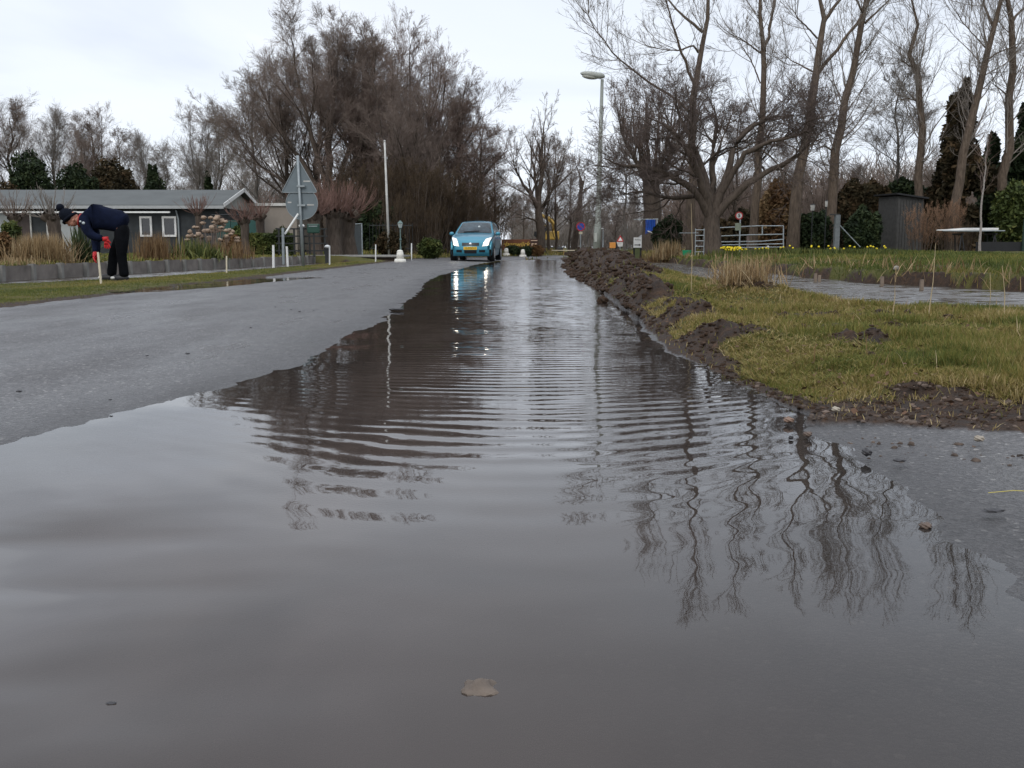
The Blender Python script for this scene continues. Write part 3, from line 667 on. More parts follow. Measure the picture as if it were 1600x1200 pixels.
# round crowned, limbs from low down (about 12 m)
T['round'] = grow([straight(10.5, 0.24, 0.03, 0.3, 1)], [
    dict(n=32, f0=0.18, ang=48, len=0.50, rr=0.42, up=0.11, seg=6, wob=0.12, sides=5, taper=0.62),
    dict(n=13, f0=0.2, ang=42, len=0.50, rr=0.42, up=0.06, seg=5, wob=0.14, sides=4, taper=0.35),
    dict(n=9, f0=0.12, ang=42, len=0.58, rr=0.5, up=0.05, wob=0.13, rmin=0.0055, taper=0.2, **tw),
    dict(n=4, f0=0.15, ang=36, len=0.62, rr=0.7, up=0.03, wob=0.16, rmin=0.0052, taper=0.2, sides=3, seg=2)], 2, M['bark'], M['twig'])
T['vase'] = grow([straight(3.4, 0.30, 0.2, 0.1, 3), ([(0, 0, 2.6), (-1.1, 0.3, 4.8), (-2.4, 0.4, 7.2), (-3.2, 0.3, 9.6)], [0.17, 0.12, 0.07, 0.02]), ([(0, 0, 3), (0.1, -0.3, 6), (0.4, 0, 9), (0.5, 0.2, 12)], [0.2, 0.14, 0.08, 0.02]),
    ([(0, 0, 2.8), (1.1, 0.2, 5), (1.9, 0.5, 8), (2.2, 0.4, 11)], [0.16, 0.11, 0.07, 0.02]), ([(0, 0, 3), (-0.5, -0.8, 6), (-1.0, -1.0, 9), (-1.3, -1.0, 11.6)], [0.15, 0.11, 0.06, 0.02]), ([(0, 0, 2.2), (-1.8, 0.6, 3.6), (-3.6, 0.9, 5.2), (-4.8, 1.1, 7.4)], [0.13, 0.09, 0.05, 0.015]), ([(0, 0, 2.8), (0.8, 1.0, 6), (1.0, 1.4, 9), (1.1, 1.2, 11)], [0.15, 0.1, 0.06, 0.02])], [
    dict(n=[3, 15, 17, 15, 15, 14, 15], f0=0.25, ang=38, abs=3.6, rr=0.42, up=0.11, seg=5, wob=0.10, sides=4, taper=0.5, angf=0.2),
    dict(n=12, f0=0.15, ang=36, len=0.5, rr=0.45, up=0.07, seg=4, wob=0.12, sides=4, taper=0.3),
    dict(n=8, f0=0.12, ang=38, len=0.58, rr=0.5, up=0.06, wob=0.12, rmin=0.0055, taper=0.2, **tw),
    dict(n=4, f0=0.15, ang=38, len=0.62, rr=0.7, up=0.02, wob=0.15, rmin=0.005, taper=0.2, sides=3, seg=2)], 5, M['bark'], M['twig'])
T['alder'] = grow([straight(11, 0.16, 0.02, 0.22, 6)], [
    dict(n=52, f0=0.12, ang=56, len=0.30, rr=0.36, up=0.08, seg=5, wob=0.12, sides=4, taper=0.66),
    dict(n=11, f0=0.15, ang=44, len=0.50, rr=0.5, up=0.03, seg=4, wob=0.16, sides=3, taper=0.3),
    dict(n=7, f0=0.12, ang=44, len=0.55, rr=0.6, up=0.03, wob=0.18, rmin=0.0055, taper=0.2, **tw),
    dict(n=4, f0=0.2, ang=42, len=0.55, rr=0.9, up=0.0, wob=0.22, rmin=0.006, sides=3, seg=2)], 7, M['bark'], M['twig_red'])
T['multi'] = grow([([(0.1 * i, 0.1 * (i % 3), 0), (0.5 * (i - 3), 0.4 * ((i * 2) % 5 - 2), 4), (1.0 * (i - 3), 0.6 * ((i * 2) % 5 - 2), 8 - abs(i - 3) * 0.6), (1.35 * (i - 3), 0.7 * ((i * 2) % 5 - 2), 10.5 + (i % 3) * 0.8 - abs(i - 3) * 1.1)], [0.13, 0.1, 0.06, 0.02]) for i in range(7)], [
    dict(n=17, f0=0.12, ang=40, abs=3.4, rr=0.4, up=0.13, seg=5, wob=0.11, sides=4, taper=0.4),
    dict(n=11, f0=0.12, ang=38, len=0.46, rr=0.5, up=0.07, seg=4, wob=0.13, sides=3, taper=0.3),
    dict(n=7, f0=0.12, ang=38, len=0.58, rr=0.6, up=0.06, wob=0.12, rmin=0.0055, taper=0.2, **tw),
    dict(n=4, f0=0.2, ang=38, len=0.6, rr=0.7, up=0.02, wob=0.15, rmin=0.005, sides=3, seg=2)], 9, M['bark'], M['twig_red'])
T['young'] = grow([straight(8, 0.10, 0.015, 0.15, 10)], [
    dict(n=36, f0=0.16, ang=46, len=0.40, rr=0.4, up=0.10, seg=5, wob=0.1, sides=4, taper=0.65),
    dict(n=11, f0=0.15, ang=40, len=0.48, rr=0.5, up=0.06, seg=4, wob=0.14, sides=3, taper=0.3),
    dict(n=7, f0=0.12, ang=40, len=0.58, rr=0.7, up=0.05, wob=0.14, rmin=0.005, sides=3, seg=3, taper=0.2),
    dict(n=4, f0=0.15, ang=38, len=0.6, rr=0.8, up=0.03, wob=0.16, rmin=0.005, sides=3, seg=2)], 12, M['bark_grey'], M['twig_grey'])
T['thicket'] = grow([([(0.25 * ((i * 7) % 9 - 4), 0.25 * ((i * 5) % 7 - 3), 0), (0.32 * ((i * 7) % 9 - 4), 0.3 * ((i * 5) % 7 - 3), 1.5), (0.4 * ((i * 7) % 9 - 4), 0.36 * ((i * 5) % 7 - 3), 3.4 + 0.3 * (i % 3))], [0.03, 0.022, 0.008]) for i in range(22)], [
    dict(n=12, f0=0.05, ang=28, abs=1.3, rr=0.5, up=0.14, seg=4, wob=0.10, sides=3, taper=0.4),
    dict(n=10, f0=0.1, ang=32, len=0.42, rr=0.7, up=0.08, seg=3, wob=0.12, sides=3, rmin=0.006),
    dict(n=5, f0=0.1, ang=34, len=0.5, rr=0.8, up=0.04, seg=2, wob=0.14, sides=3, rmin=0.006)], 14, M['bark'], simple('twig_brown_green', (0.085, 0.06, 0.038), 0.8, 0.3, 1.0, spec=0.1))
def variant(key, mat_t, mat_c):
    a, b = T[key][0].copy(), T[key][1].copy(); a.materials.clear(); b.materials.clear(); a.materials.append(mat_t); b.materials.append(mat_c); return a, b
T['round_grey'] = variant('round', M['bark_grey'], M['twig_grey']); T['alder_dark'] = variant('alder', M['bark'], M['twig'])
T['thicket_red'] = variant('thicket', M['bark'], simple('twig_tawny', (0.30, 0.185, 0.12), 0.8, 0.25, 1.0, spec=0.1)); T['multi_dark'] = variant('multi', M['bark'], M['twig'])
T['vase_grey'] = variant('vase', M['bark_grey'], M['twig_grey'])
HT = dict(round=12.3, vase=13.3, alder=11.8, multi=13.0, young=8.6, thicket=4.6)
def tree_at(key, px, top, Y, label, rz=0.0, wide=1.0, group=None, name='bare_tree', cat='tree'):
    x = xat(px, Y); g = tz(x, Y); h = zat(top, Y) - g; s = h / HT[key.split('_')[0]]
    t_ = plant_tree(T[key], label, (x, Y, g), rz, s * wide, group, name, cat, sz=s); return t_
def PXP(lst, Y, base=None, dy=0.0):
    o = []
    for i, (a, b) in enumerate(lst):
        v = pt(a, b, Y); v.y += dy * i / max(1, len(lst) - 1); o.append(v)
    return o
def hero(label, Y, base_px, stems, levels, seed, tm, cm, name='bare_tree', group=None, flare=0.3):
    bx = xat(base_px, Y); g = tz(bx, Y); base = Vector((bx, Y, g))
    st = []
    for pts, rad, dy in stems:
        P = [q - base for q in PXP(pts, Y, dy=dy)]
        st.append(([tuple(q) for q in P], rad))
    if name == 'poplar': st = [(a_, [q * (0.66 if base_px == 1436 else 0.72) for q in b_]) for a_, b_ in st]
    st[0] = ([(0, 0, 0)] + st[0][0], [st[0][1][0]] + list(st[0][1]))
    return plant_tree(grow(st, levels, seed, tm, cm, name, flare), label, tuple(base), 0, 1, group, name)
# right row of tall bare poplars -------------------------------------------
def pop_levels(counts, big=2.2):
    return [dict(n=counts, f0=0.22, ang=50, abs=big, rr=0.2, up=0.14, seg=6, wob=0.10, sides=4, taper=0.3, trunk=False, rmax=0.045, rmin=0.016),
            dict(n=9, f0=0.10, ang=42, len=0.50, rr=0.5, up=0.09, seg=4, wob=0.12, sides=3, rmin=0.007, taper=0.4),
            dict(n=5, f0=0.15, ang=38, len=0.6, rr=0.7, up=0.05, seg=3, wob=0.14, sides=3, rmin=0.005, taper=0.3)]
G_P = 'tall leaning poplars on the right'
YP = 45
BP, TG = M['bark_poplar'], M['twig_grey']
hero('tall poplar behind the old fruit tree, one long limb reaching left toward the lamp', YP, 1080,
     [([(1081, 330), (1083, 215), (1088, 140), (1093, 85), (1101, 52), (1107, 20), (1109, -60), (1116, -150)], [0.30, 0.24, 0.20, 0.16, 0.14, 0.12, 0.07, 0.02], 0),
      ([(1087, 142), (1070, 100), (1057, 75), (1045, 40), (1031, 2), (1022, -50)], [0.1, 0.085, 0.07, 0.055, 0.04, 0.015], -1.5),
      ([(1098, 50), (1075, 28), (1058, 8), (1046, -10), (1035, -50)], [0.1, 0.08, 0.06, 0.05, 0.015], 1.0),
      ([(1091, 82), (1082, 73), (1060, 82), (1038, 84), (1005, 78)], [0.07, 0.06, 0.045, 0.03, 0.012], -1.0),
      ([(1086, 180), (1045, 150), (1010, 132), (975, 110), (950, 90), (925, 58), (908, 30)], [0.09, 0.075, 0.065, 0.055, 0.04, 0.03, 0.01], -2.0)],
     pop_levels([34, 16, 14, 9, 22]), 31, BP, TG, 'poplar', G_P)
hero('straight poplar forking high up, second tall trunk from the street lamp', YP + 2, 1175,
     [([(1177, 330), (1185, 240), (1190, 170), (1195, 100), (1195, 80), (1189, 40), (1187, -10), (1180, -90), (1178, -150)], [0.28, 0.22, 0.19, 0.17, 0.15, 0.13, 0.10, 0.05, 0.02], 0),
      ([(1195, 80), (1203, 55), (1212, 20), (1220, -20), (1232, -100)], [0.12, 0.11, 0.09, 0.07, 0.02], 1.2),
      ([(1194, 86), (1172, 76), (1150, 65), (1130, 61)], [0.07, 0.05, 0.03, 0.012], -1.2),
      ([(1188, 130), (1178, 95), (1165, 70), (1160, 50)], [0.05, 0.04, 0.03, 0.012], 1.0)],
     pop_levels([40, 16, 8, 8]), 32, BP, TG, 'poplar', G_P)
hero('thick poplar leaning right with a strong side limb crossing its neighbour', YP, 1238,
     [([(1240, 335), (1250, 265), (1262, 190), (1273, 120), (1280, 60), (1287, 32), (1282, 5), (1276, -60), (1274, -150)], [0.38, 0.31, 0.27, 0.23, 0.19, 0.16, 0.11, 0.06, 0.02], 0),
      ([(1286, 34), (1305, 10), (1322, -8), (1345, -60), (1352, -130)], [0.12, 0.10, 0.08, 0.05, 0.02], 1),
      ([(1279, 114), (1290, 96), (1305, 78), (1330, 45), (1345, 18), (1353, -5), (1362, -60)], [0.12, 0.11, 0.10, 0.08, 0.065, 0.05, 0.02], -1),
      ([(1277, 60), (1262, 48), (1250, 40), (1236, 33), (1232, 8)], [0.06, 0.05, 0.04, 0.03, 0.01], -1),
      ([(1270, 112), (1255, 100), (1243, 90), (1226, 70)], [0.06, 0.045, 0.03, 0.012], 1)],
     pop_levels([34, 14, 18, 8, 8]), 33, BP, TG, 'poplar', G_P)
hero('slanting poplar with many side shoots, directly behind the grey gate pillar', YP + 1, 1297,
     [([(1298, 330), (1306, 240), (1320, 168), (1335, 92), (1347, 42), (1352, 0), (1362, -60), (1372, -140)], [0.34, 0.28, 0.24, 0.20, 0.17, 0.13, 0.08, 0.02], 0),
      ([(1352, 36), (1362, 27), (1377, 13), (1393, -2), (1415, -50)], [0.08, 0.07, 0.055, 0.04, 0.015], 0.5),
      ([(1348, 20), (1338, 10), (1325, -5), (1318, -60)], [0.07, 0.06, 0.05, 0.015], -1),
      ([(1300, 235), (1286, 229), (1272, 233), (1267, 240)], [0.07, 0.05, 0.03, 0.012], -0.8),
      ([(1334, 105), (1345, 98), (1352, 96)], [0.05, 0.03, 0.012], 0.5)],
     pop_levels([54, 10, 8, 4, 2], 2.6), 34, BP, TG, 'poplar', G_P)
hero('crooked S-shaped poplar standing alone against the sky', YP + 2, 1436,
     [([(1437, 330), (1437, 200), (1437, 140), (1431, 112), (1423, 98), (1421, 82), (1427, 66), (1433, 50), (1431, 25), (1427, 5), (1423, -60), (1425, -120)], [0.30, 0.24, 0.21, 0.19, 0.17, 0.16, 0.14, 0.11, 0.08, 0.06, 0.035, 0.012], 0),
      ([(1434, 158), (1420, 153), (1407, 155), (1398, 158)], [0.05, 0.04, 0.025, 0.01], 0.3),
      ([(1422, 104), (1417, 98), (1413, 94)], [0.06, 0.05, 0.03], 0.2)],
     pop_levels([64, 3, 2], 2.9), 35, BP, TG, 'poplar', G_P)
hero('strongly leaning poplar above the dark conifers', YP, 1488,
     [([(1492, 330), (1505, 240), (1522, 175), (1531, 130), (1540, 92), (1553, 50), (1565, 8), (1574, -60), (1580, -130)], [0.30, 0.26, 0.23, 0.21, 0.19, 0.16, 0.12, 0.06, 0.02], 0),
      ([(1554, 45), (1552, 25), (1550, 5), (1548, -60)], [0.1, 0.08, 0.07, 0.02], 1),
      ([(1540, 95), (1553, 85), (1570, 78), (1585, 70)], [0.05, 0.04, 0.03, 0.012], -1),
      ([(1545, 80), (1530, 55), (1515, 30), (1508, 8)], [0.05, 0.04, 0.03, 0.012], 1)],
     pop_levels([46, 10, 8, 10], 2.8), 36, BP, TG, 'poplar', G_P)
hero('rightmost tall poplar at the edge of the photo', YP + 1, 1562,
     [([(1565, 330), (1573, 230), (1577, 160), (1581, 90), (1582, 30), (1572, 0), (1560, -60), (1556, -140)], [0.32, 0.27, 0.24, 0.21, 0.17, 0.13, 0.07, 0.02], 0),
      ([(1582, 34), (1594, 20), (1612, 8), (1630, -20)], [0.09, 0.08, 0.06, 0.02], 1),
      ([(1577, 155), (1565, 145), (1550, 137), (1540, 133)], [0.06, 0.05, 0.035, 0.015], -0.6),
      ([(1581, 90), (1595, 78), (1612, 70)], [0.06, 0.05, 0.03], 1)],
     pop_levels([46, 10, 6, 6], 2.8), 37, BP, TG, 'poplar', G_P)
# old spreading fruit tree ---------------------------------------------------
FL = [dict(n=[0, 15, 15, 16, 15, 13, 13, 13, 12], f0=0.28, ang=46, abs=2.3, rr=0.42, up=0.03, seg=6, wob=0.26, sides=4, taper=0.25),
      dict(n=9, f0=0.12, ang=50, len=0.6, taper=0.3, rr=0.5, up=0.05, seg=4, wob=0.24, sides=4),
      dict(n=7, f0=0.12, ang=48, len=0.6, taper=0.3, rr=0.6, up=0.06, seg=3, wob=0.26, sides=3, rmin=0.007),
      dict(n=4, f0=0.2, ang=42, len=0.65, rr=0.8, up=0.03, seg=2, wob=0.2, sides=3, rmin=0.0055)]
hero('old wide fruit tree with dark crooked limbs leaning over the lawn', 38, 1112,
     [([(1112, 370), (1112, 350), (1113, 335)], [0.33, 0.30, 0.28], 0),
      ([(1110, 340), (1102, 322), (1086, 298), (1062, 285), (1030, 268), (1000, 262), (968, 262), (942, 250)], [0.2, 0.18, 0.15, 0.12, 0.1, 0.075, 0.05, 0.015], -0.8),
      ([(1110, 340), (1098, 300), (1084, 262), (1062, 225), (1036, 200), (1005, 190)], [0.19, 0.17, 0.12, 0.09, 0.06, 0.015], -1.2),
      ([(1112, 338), (1108, 300), (1100, 255), (1085, 215), (1070, 180), (1060, 150)], [0.2, 0.17, 0.12, 0.09, 0.06, 0.015], 1.2),
      ([(1114, 338), (1126, 300), (1142, 262), (1150, 225), (1175, 195), (1215, 180), (1250, 176)], [0.2, 0.16, 0.13, 0.10, 0.08, 0.05, 0.015], 0.6),
      ([(1116, 340), (1140, 312), (1166, 286), (1200, 266), (1235, 250), (1258, 222)], [0.18, 0.15, 0.13, 0.10, 0.07, 0.015], -0.8),
      ([(1112, 336), (1118, 290), (1120, 240), (1130, 195), (1132, 155)], [0.17, 0.14, 0.1, 0.07, 0.015], 1.8),
      ([(1108, 330), (1090, 305), (1050, 308), (1010, 296), (985, 300)], [0.12, 0.1, 0.07, 0.05, 0.015], 1.5),
      ([(1128, 300), (1160, 240), (1195, 225), (1230, 218), (1252, 205)], [0.12, 0.1, 0.07, 0.05, 0.015], -1.6)],
     FL, 41, M['bark'], M['twig_dark'], 'fruit_tree', None, 0.5)
# pollarded trunk with upright shoots left of it ------------------------------
hero('thick trunked tree with reddish upright shoots behind the blue sheet', 52, 1018,
     [([(1018, 360), (1020, 330), (1018, 295), (1012, 270)], [0.50, 0.46, 0.46, 0.35], 0)] +
     [([(1018, 300 + 4 * (i % 3)), (1018 + (i - 4) * 6, 260), (1018 + (i - 4) * 13, 215), (1018 + (i - 4) * 15, 150 + abs(i - 4) * 9)], [0.14, 0.1, 0.06, 0.015], ((i * 5) % 7 - 3) * 0.8) for i in range(9)],
     [dict(n=[0] + [17] * 9, f0=0.08, ang=34, abs=2.3, rr=0.45, up=0.16, seg=5, wob=0.09, sides=4, taper=0.3),
      dict(n=10, f0=0.1, ang=30, len=0.45, rr=0.6, up=0.08, seg=4, wob=0.1, sides=3, rmin=0.007),
      dict(n=5, f0=0.1, ang=32, len=0.5, rr=0.7, up=0.06, seg=3, wob=0.12, sides=3, rmin=0.006)], 43, M['bark'], M['twig_red'])
# tree left of the fruit tree with straggly grey limbs
tree_at('young', 975, 205, 70, 'slim bare tree between the street lamp and the thick pollard trunk', 1.0, 1.1)
# ---------------------------------------------------------------- left big group
tree_at('vase', 517, 22, 58, 'tallest wide vase-shaped bare tree left of the dark copse', 0.0, 1.25, 'trees of the dark copse')
tree_at('round', 452, 84, 61, 'rounded bare crown filling the left side of the vase-shaped tree', 0.7, 0.95, 'trees of the dark copse')
tree_at('round', 500, 52, 63, 'round twiggy crown directly behind the vase-shaped tree', 2.1, 0.95, 'trees of the dark copse')
tree_at('alder', 560, 50, 60, 'narrow dark bare tree just right of the vase-shaped tree', 0.3, 1.3, 'trees of the dark copse')
tree_at('multi', 612, 30, 60, 'many-stemmed reddish tree in the middle of the dark copse', 0.4, 1.0, 'trees of the dark copse')
tree_at('multi', 660, 22, 64, 'many-stemmed tree topping the copse to the right of its middle', 2.2, 1.0, 'trees of the dark copse')
tree_at('alder', 590, 60, 66, 'slender alder at the back of the copse behind the flagpole', 1.9, 1.5, 'trees of the dark copse')
tree_at('multi_dark', 640, 90, 56, 'many-stemmed dark tree at the front of the copse', 1.2, 1.15, 'trees of the dark copse')
tree_at('multi', 700, 100, 62, 'many-stemmed reddish tree on the copse shoulder above the car', 3.1, 1.05, 'trees of the dark copse')
tree_at('alder', 722, 150, 60, 'reddish alder above the car roof', 0.8, 1.7, 'trees of the dark copse')
tree_at('alder', 752, 188, 58, 'low wide alder at the right edge of the copse', 2.4, 1.6, 'trees of the dark copse')
tree_at('alder_dark', 775, 235, 64, 'small dark alder between the car and the fork-trunked tree', 1.4, 1.5, 'trees of the dark copse')
for i, (px, top, Y, w) in enumerate([(560, 262, 50, 1.1), (600, 250, 52, 1.2), (645, 248, 51, 1.2), (690, 262, 52, 1.1), (722, 285, 53, 1.0), (758, 300, 56, 1.1), (625, 300, 48, 0.9), (665, 310, 48, 0.9)]):
    tree_at('thicket', px, top, Y, ['brown thicket behind the grey gate panel', 'brown thicket directly behind the flagpole', 'tall brown thicket right of the flagpole', 'brown thicket left of the car roof', 'brown thicket behind the car roof', 'low thicket just right of the car', 'lower front thicket beside the garden lantern', 'lower front thicket left of the car'][i], i * 1.3, w, 'brown thickets below the copse', 'shrub_thicket', 'shrub')
for i, (px, top, Y) in enumerate([(492, 268, 46), (528, 262, 47), (560, 268, 47.5)]):
    pass
# far left row
FLR = [('round', 28, 150, 82, 'tall bare tree at the far left edge behind the bungalow'), ('round_grey', 92, 165, 85, 'bare tree behind the bungalow, second from the left edge'), ('vase', 155, 178, 80, 'broad bare tree above the bent man'), ('alder_dark', 195, 195, 84, 'slim bare tree right of the broad one above the man'),
       ('round_grey', 232, 205, 88, 'lower grey bare tree above the bungalow roof'), ('young', 265, 235, 80, 'small thin tree above the roof left of the vase-shaped one'), ('vase_grey', 328, 172, 75, 'pale vase-shaped tree above the right end of the bungalow'), ('young', 402, 130, 66, 'slender upright tree between bungalow gable and road signs'),
       ('young', 445, 225, 72, 'short thin tree behind the triangular road sign'), ('round_grey', 380, 240, 90, 'faint tree right behind the bungalow gable'), ('round', -40, 170, 80, 'bare tree cut by the left edge of the photo')]
for i, (k_, px, top, Y, lb) in enumerate(FLR): tree_at(k_, px, top, Y, lb, i * 0.9, 1.0 if k_ != 'young' else 1.3, 'bare trees behind the bungalow')
# middle
hero('bare tree with a forked trunk beside the wooden name board', 62, 845,
     [([(845, 385), (844, 345), (841, 325), (846, 270), (848, 220), (850, 190)], [0.30, 0.27, 0.2, 0.13, 0.07, 0.02], 0),
      ([(842, 328), (830, 305), (818, 290), (806, 268), (800, 240)], [0.15, 0.12, 0.09, 0.05, 0.015], -1),
      ([(844, 330), (856, 312), (866, 290), (878, 262), (884, 235)], [0.15, 0.12, 0.09, 0.05, 0.015], 1),
      ([(845, 352), (834, 343), (822, 341), (810, 345)], [0.08, 0.06, 0.04, 0.012], -0.6),
      ([(842, 330), (838, 290), (832, 250), (828, 215)], [0.13, 0.1, 0.06, 0.015], 0.6)],
     [dict(n=[20, 14, 14, 5, 14], f0=0.2, ang=36, abs=2.6, rr=0.45, up=0.1, seg=5, wob=0.12, sides=4, taper=0.4),
      dict(n=9, f0=0.15, ang=36, len=0.45, rr=0.5, up=0.05, seg=3, wob=0.14, sides=3, rmin=0.008),
      dict(n=6, f0=0.15, ang=38, len=0.5, rr=0.7, up=0.03, seg=2, wob=0.14, sides=3, rmin=0.007)], 51, M['bark'], M['twig'])
for i, (px, top, Y, lb) in enumerate([(857, 205, 66, 'thin alder just right of the fork-trunked tree'), (868, 215, 68, 'second thin alder right of the fork-trunked tree'), (889, 235, 72, 'last thin alder left of the round blue and red sign'), (818, 285, 90, 'small alder behind the wooden name board')]):
    tree_at('alder_dark', px, top, Y, lb, i * 1.7, 1.0, 'thin alders in the middle')
hero('leaning bare trunk behind the round blue and red sign', 74, 896,
     [([(898, 375), (903, 345), (907, 310), (911, 283)], [0.26, 0.22, 0.17, 0.12], 0), ([(908, 305), (915, 295), (925, 294)], [0.06, 0.04, 0.02], 0), ([(910, 285), (903, 265), (897, 250)], [0.06, 0.04, 0.02], 0.3)],
     [dict(n=[8, 4, 8], f0=0.5, ang=45, abs=1.8, rr=0.4, up=0.1, seg=4, wob=0.14, sides=3, trunk=False), dict(n=6, f0=0.2, ang=40, len=0.5, rr=0.6, up=0.05, seg=3, wob=0.14, sides=3, rmin=0.008)], 53, M['bark'], M['twig_dark'])
for i in range(13):
    px = [800, 812, 832, 872, 902, 918, 948, 962, 978, 992, 940, 1034, 1062][i]; Y = 120 + (i * 37) % 60
    top = [300, 322, 312, 318, 325, 300, 296, 312, 318, 300, 330, 290, 300][i]
    tree_at(['round_grey', 'vase_grey', 'young', 'round'][i % 4], px, top, Y, None, i * 1.1, 1.0, 'far bare trees along the road')['label'] = 'faint distant bare tree ' + ['over the name board', 'left of the forked trunk', 'just behind the forked trunk', 'among the thin alders', 'behind the leaning trunk', 'over the round blue and red sign', 'immediately right of the lamp pole', 'above the orange vehicle', 'above the far red triangle sign', 'left of the white arrow board', 'low beside the lamp pole', 'behind the blue sheet', 'behind the dark round bush'][i]
# between the poplars
tree_at('young', 1392, 95, 52, 'slender bare tree between the slanting and the crooked poplar', 0.4, 1.25)
for i, (px, top, Y, k_, lb) in enumerate([(1150, 150, 60, 'alder_dark', 'thin alder behind the fruit tree crown'), (1215, 215, 70, 'round', 'low round bare tree between second and third poplar'), (1280, 250, 66, 'multi_dark', 'bushy bare tree between the third and fourth poplar'),
        (1340, 255, 60, 'round', 'low bare tree right of the fourth poplar'), (1470, 215, 64, 'round', 'bare tree between crooked poplar and rusty conifer'), (1128, 270, 80, 'round_grey', 'far tree seen below the fruit tree crown'), (1180, 280, 75, 'multi', 'reddish bushy tree behind the metal gate'), (1060, 225, 64, 'alder', 'alder left of the first poplar trunk')]):
    tree_at(k_, px, top, Y, lb, i * 1.3, 1.1, 'smaller bare trees among the poplars')
# pollard willows -------------------------------------------------------------
def pollard(label, px, py_head, Y, r, sh, seed, shoots=60, slen=1.8, mt=None):
    x = xat(px, Y); g = tz(x, Y); H = zat(py_head, Y) - g
    rr = random.Random(seed)
    tk = [(0, 0, 0), (rr.uniform(-.05, .05), 0, H * 0.5), (0, 0, H)]
    st = [(tk, [r, r * 0.85, r * 1.0])]
    knobs = [((0, 0, H - r * 0.6), (r * rr.uniform(0.8, 1.6) * math.cos(a), r * rr.uniform(0.8, 1.6) * math.sin(a), H + r * rr.uniform(-.2, .8))) for a in [i * 1.05 for i in range(6)]]
    st += [([k[0], (Vector(k[0]) * 0.4 + Vector(k[1]) * 0.6), k[1]], [r * 0.7, r * 0.62, r * 0.5]) for k in knobs]
    return plant_tree(grow(st, [dict(n=[shoots // 3] + [shoots // 5] * 6, f0=0.75, ang=24, angs=16, abs=slen, rr=0.12, up=0.22, seg=4, wob=0.05, sides=3, trunk=False, rmin=0.008, rmax=0.016),
        dict(n=3, f0=0.1, ang=22, len=0.5, rr=0.8, up=0.12, seg=2, wob=0.06, sides=3, rmin=0.006)], seed, M['bark'], mt or M['shoot_red'], 'pollard', 0.3), label, (x, Y, g), 0, 1, sh, 'pollard_willow')
GW = 'pollarded willows in the left gardens'
pollard('pollard willow left of the green ball shrub', 27, 340, 27, 0.14, GW, 61, 30, 0.9, M['twig'])
pollard('pollard willow with a pale knobbly head just left of the bent man', 86, 338, 24, 0.16, GW, 62, 26, 0.8, M['twig_grey'])
pollard('pollard willow left in front of the green panels', 384, 346, 36, 0.16, GW, 63, 34, 0.85)
pollard('pollard willow right in front of the green panels', 408, 340, 37, 0.16, GW, 64, 34, 0.9)
pollard('small pollard by the hydrangea heads', 312, 334, 38, 0.12, GW, 69, 40, 0.9)
pollard('gnarled pollard willow nearest the round road sign', 492, 338, 38, 0.26, GW, 65, 60, 1.4)
pollard('thick pollard willow behind the white capped gate post', 522, 334, 39, 0.3, GW, 66, 60, 1.5)
pollard('thick pollard willow left of the grey gate panel', 545, 336, 40, 0.32, GW, 67, 64, 1.6)

# distant wood closing the horizon (stuff)
def wood(n, x0, x1, Y, h, label, mat, seed, fall=0.5):
    r = np.random.default_rng(seed); x = r.uniform(x0, x1, n); y = Y + r.uniform(-8, 8, n)
    prof = h * (0.45 + 0.9 * fbm(x * 0.06, x * 0 + seed, seed) + 0.35 * fbm(x * 0.4, x * 0, seed + 3)) * r.uniform(0.25, 1, n) ** fall
    z0 = prof * r.uniform(0, 0.75, n) ** 1.2; L = prof - z0; L = np.minimum(L, r.uniform(1.0, 3.5, n))
    P = [np.stack([x, y, z0 + 0.2], -1)]; d = np.stack([r.normal(0, 0.45, n), r.normal(0, 0.4, n), np.ones(n)], -1)
    for k in range(3):
        P.append(P[-1] + d * (L / 3)[:, None]); d = d + r.normal(0, 0.25, (n, 3)) * np.array([1, 1, 0])
    V_, Q_ = polytubes(np.stack(P, 1), np.repeat(np.linspace(0.035, 0.012, 4)[None], n, 0), 3)
    tag(link('distant_wood', mesh_np('distant_wood', V_, Q_), mat), label, None, None, 'stuff')
wood(30000, -75, -2, 112, 7.5, 'hazy brown wood closing the horizon on the left', M['twig'], 3)
wood(6000, 0, 24, 150, 6.0, 'far grey brown trees and bushes at the end of the road', M['twig_grey'], 4, 0.9)
wood(30000, 14, 75, 84, 7.5, 'brown wood closing the view behind the poplars', M['twig'], 5)
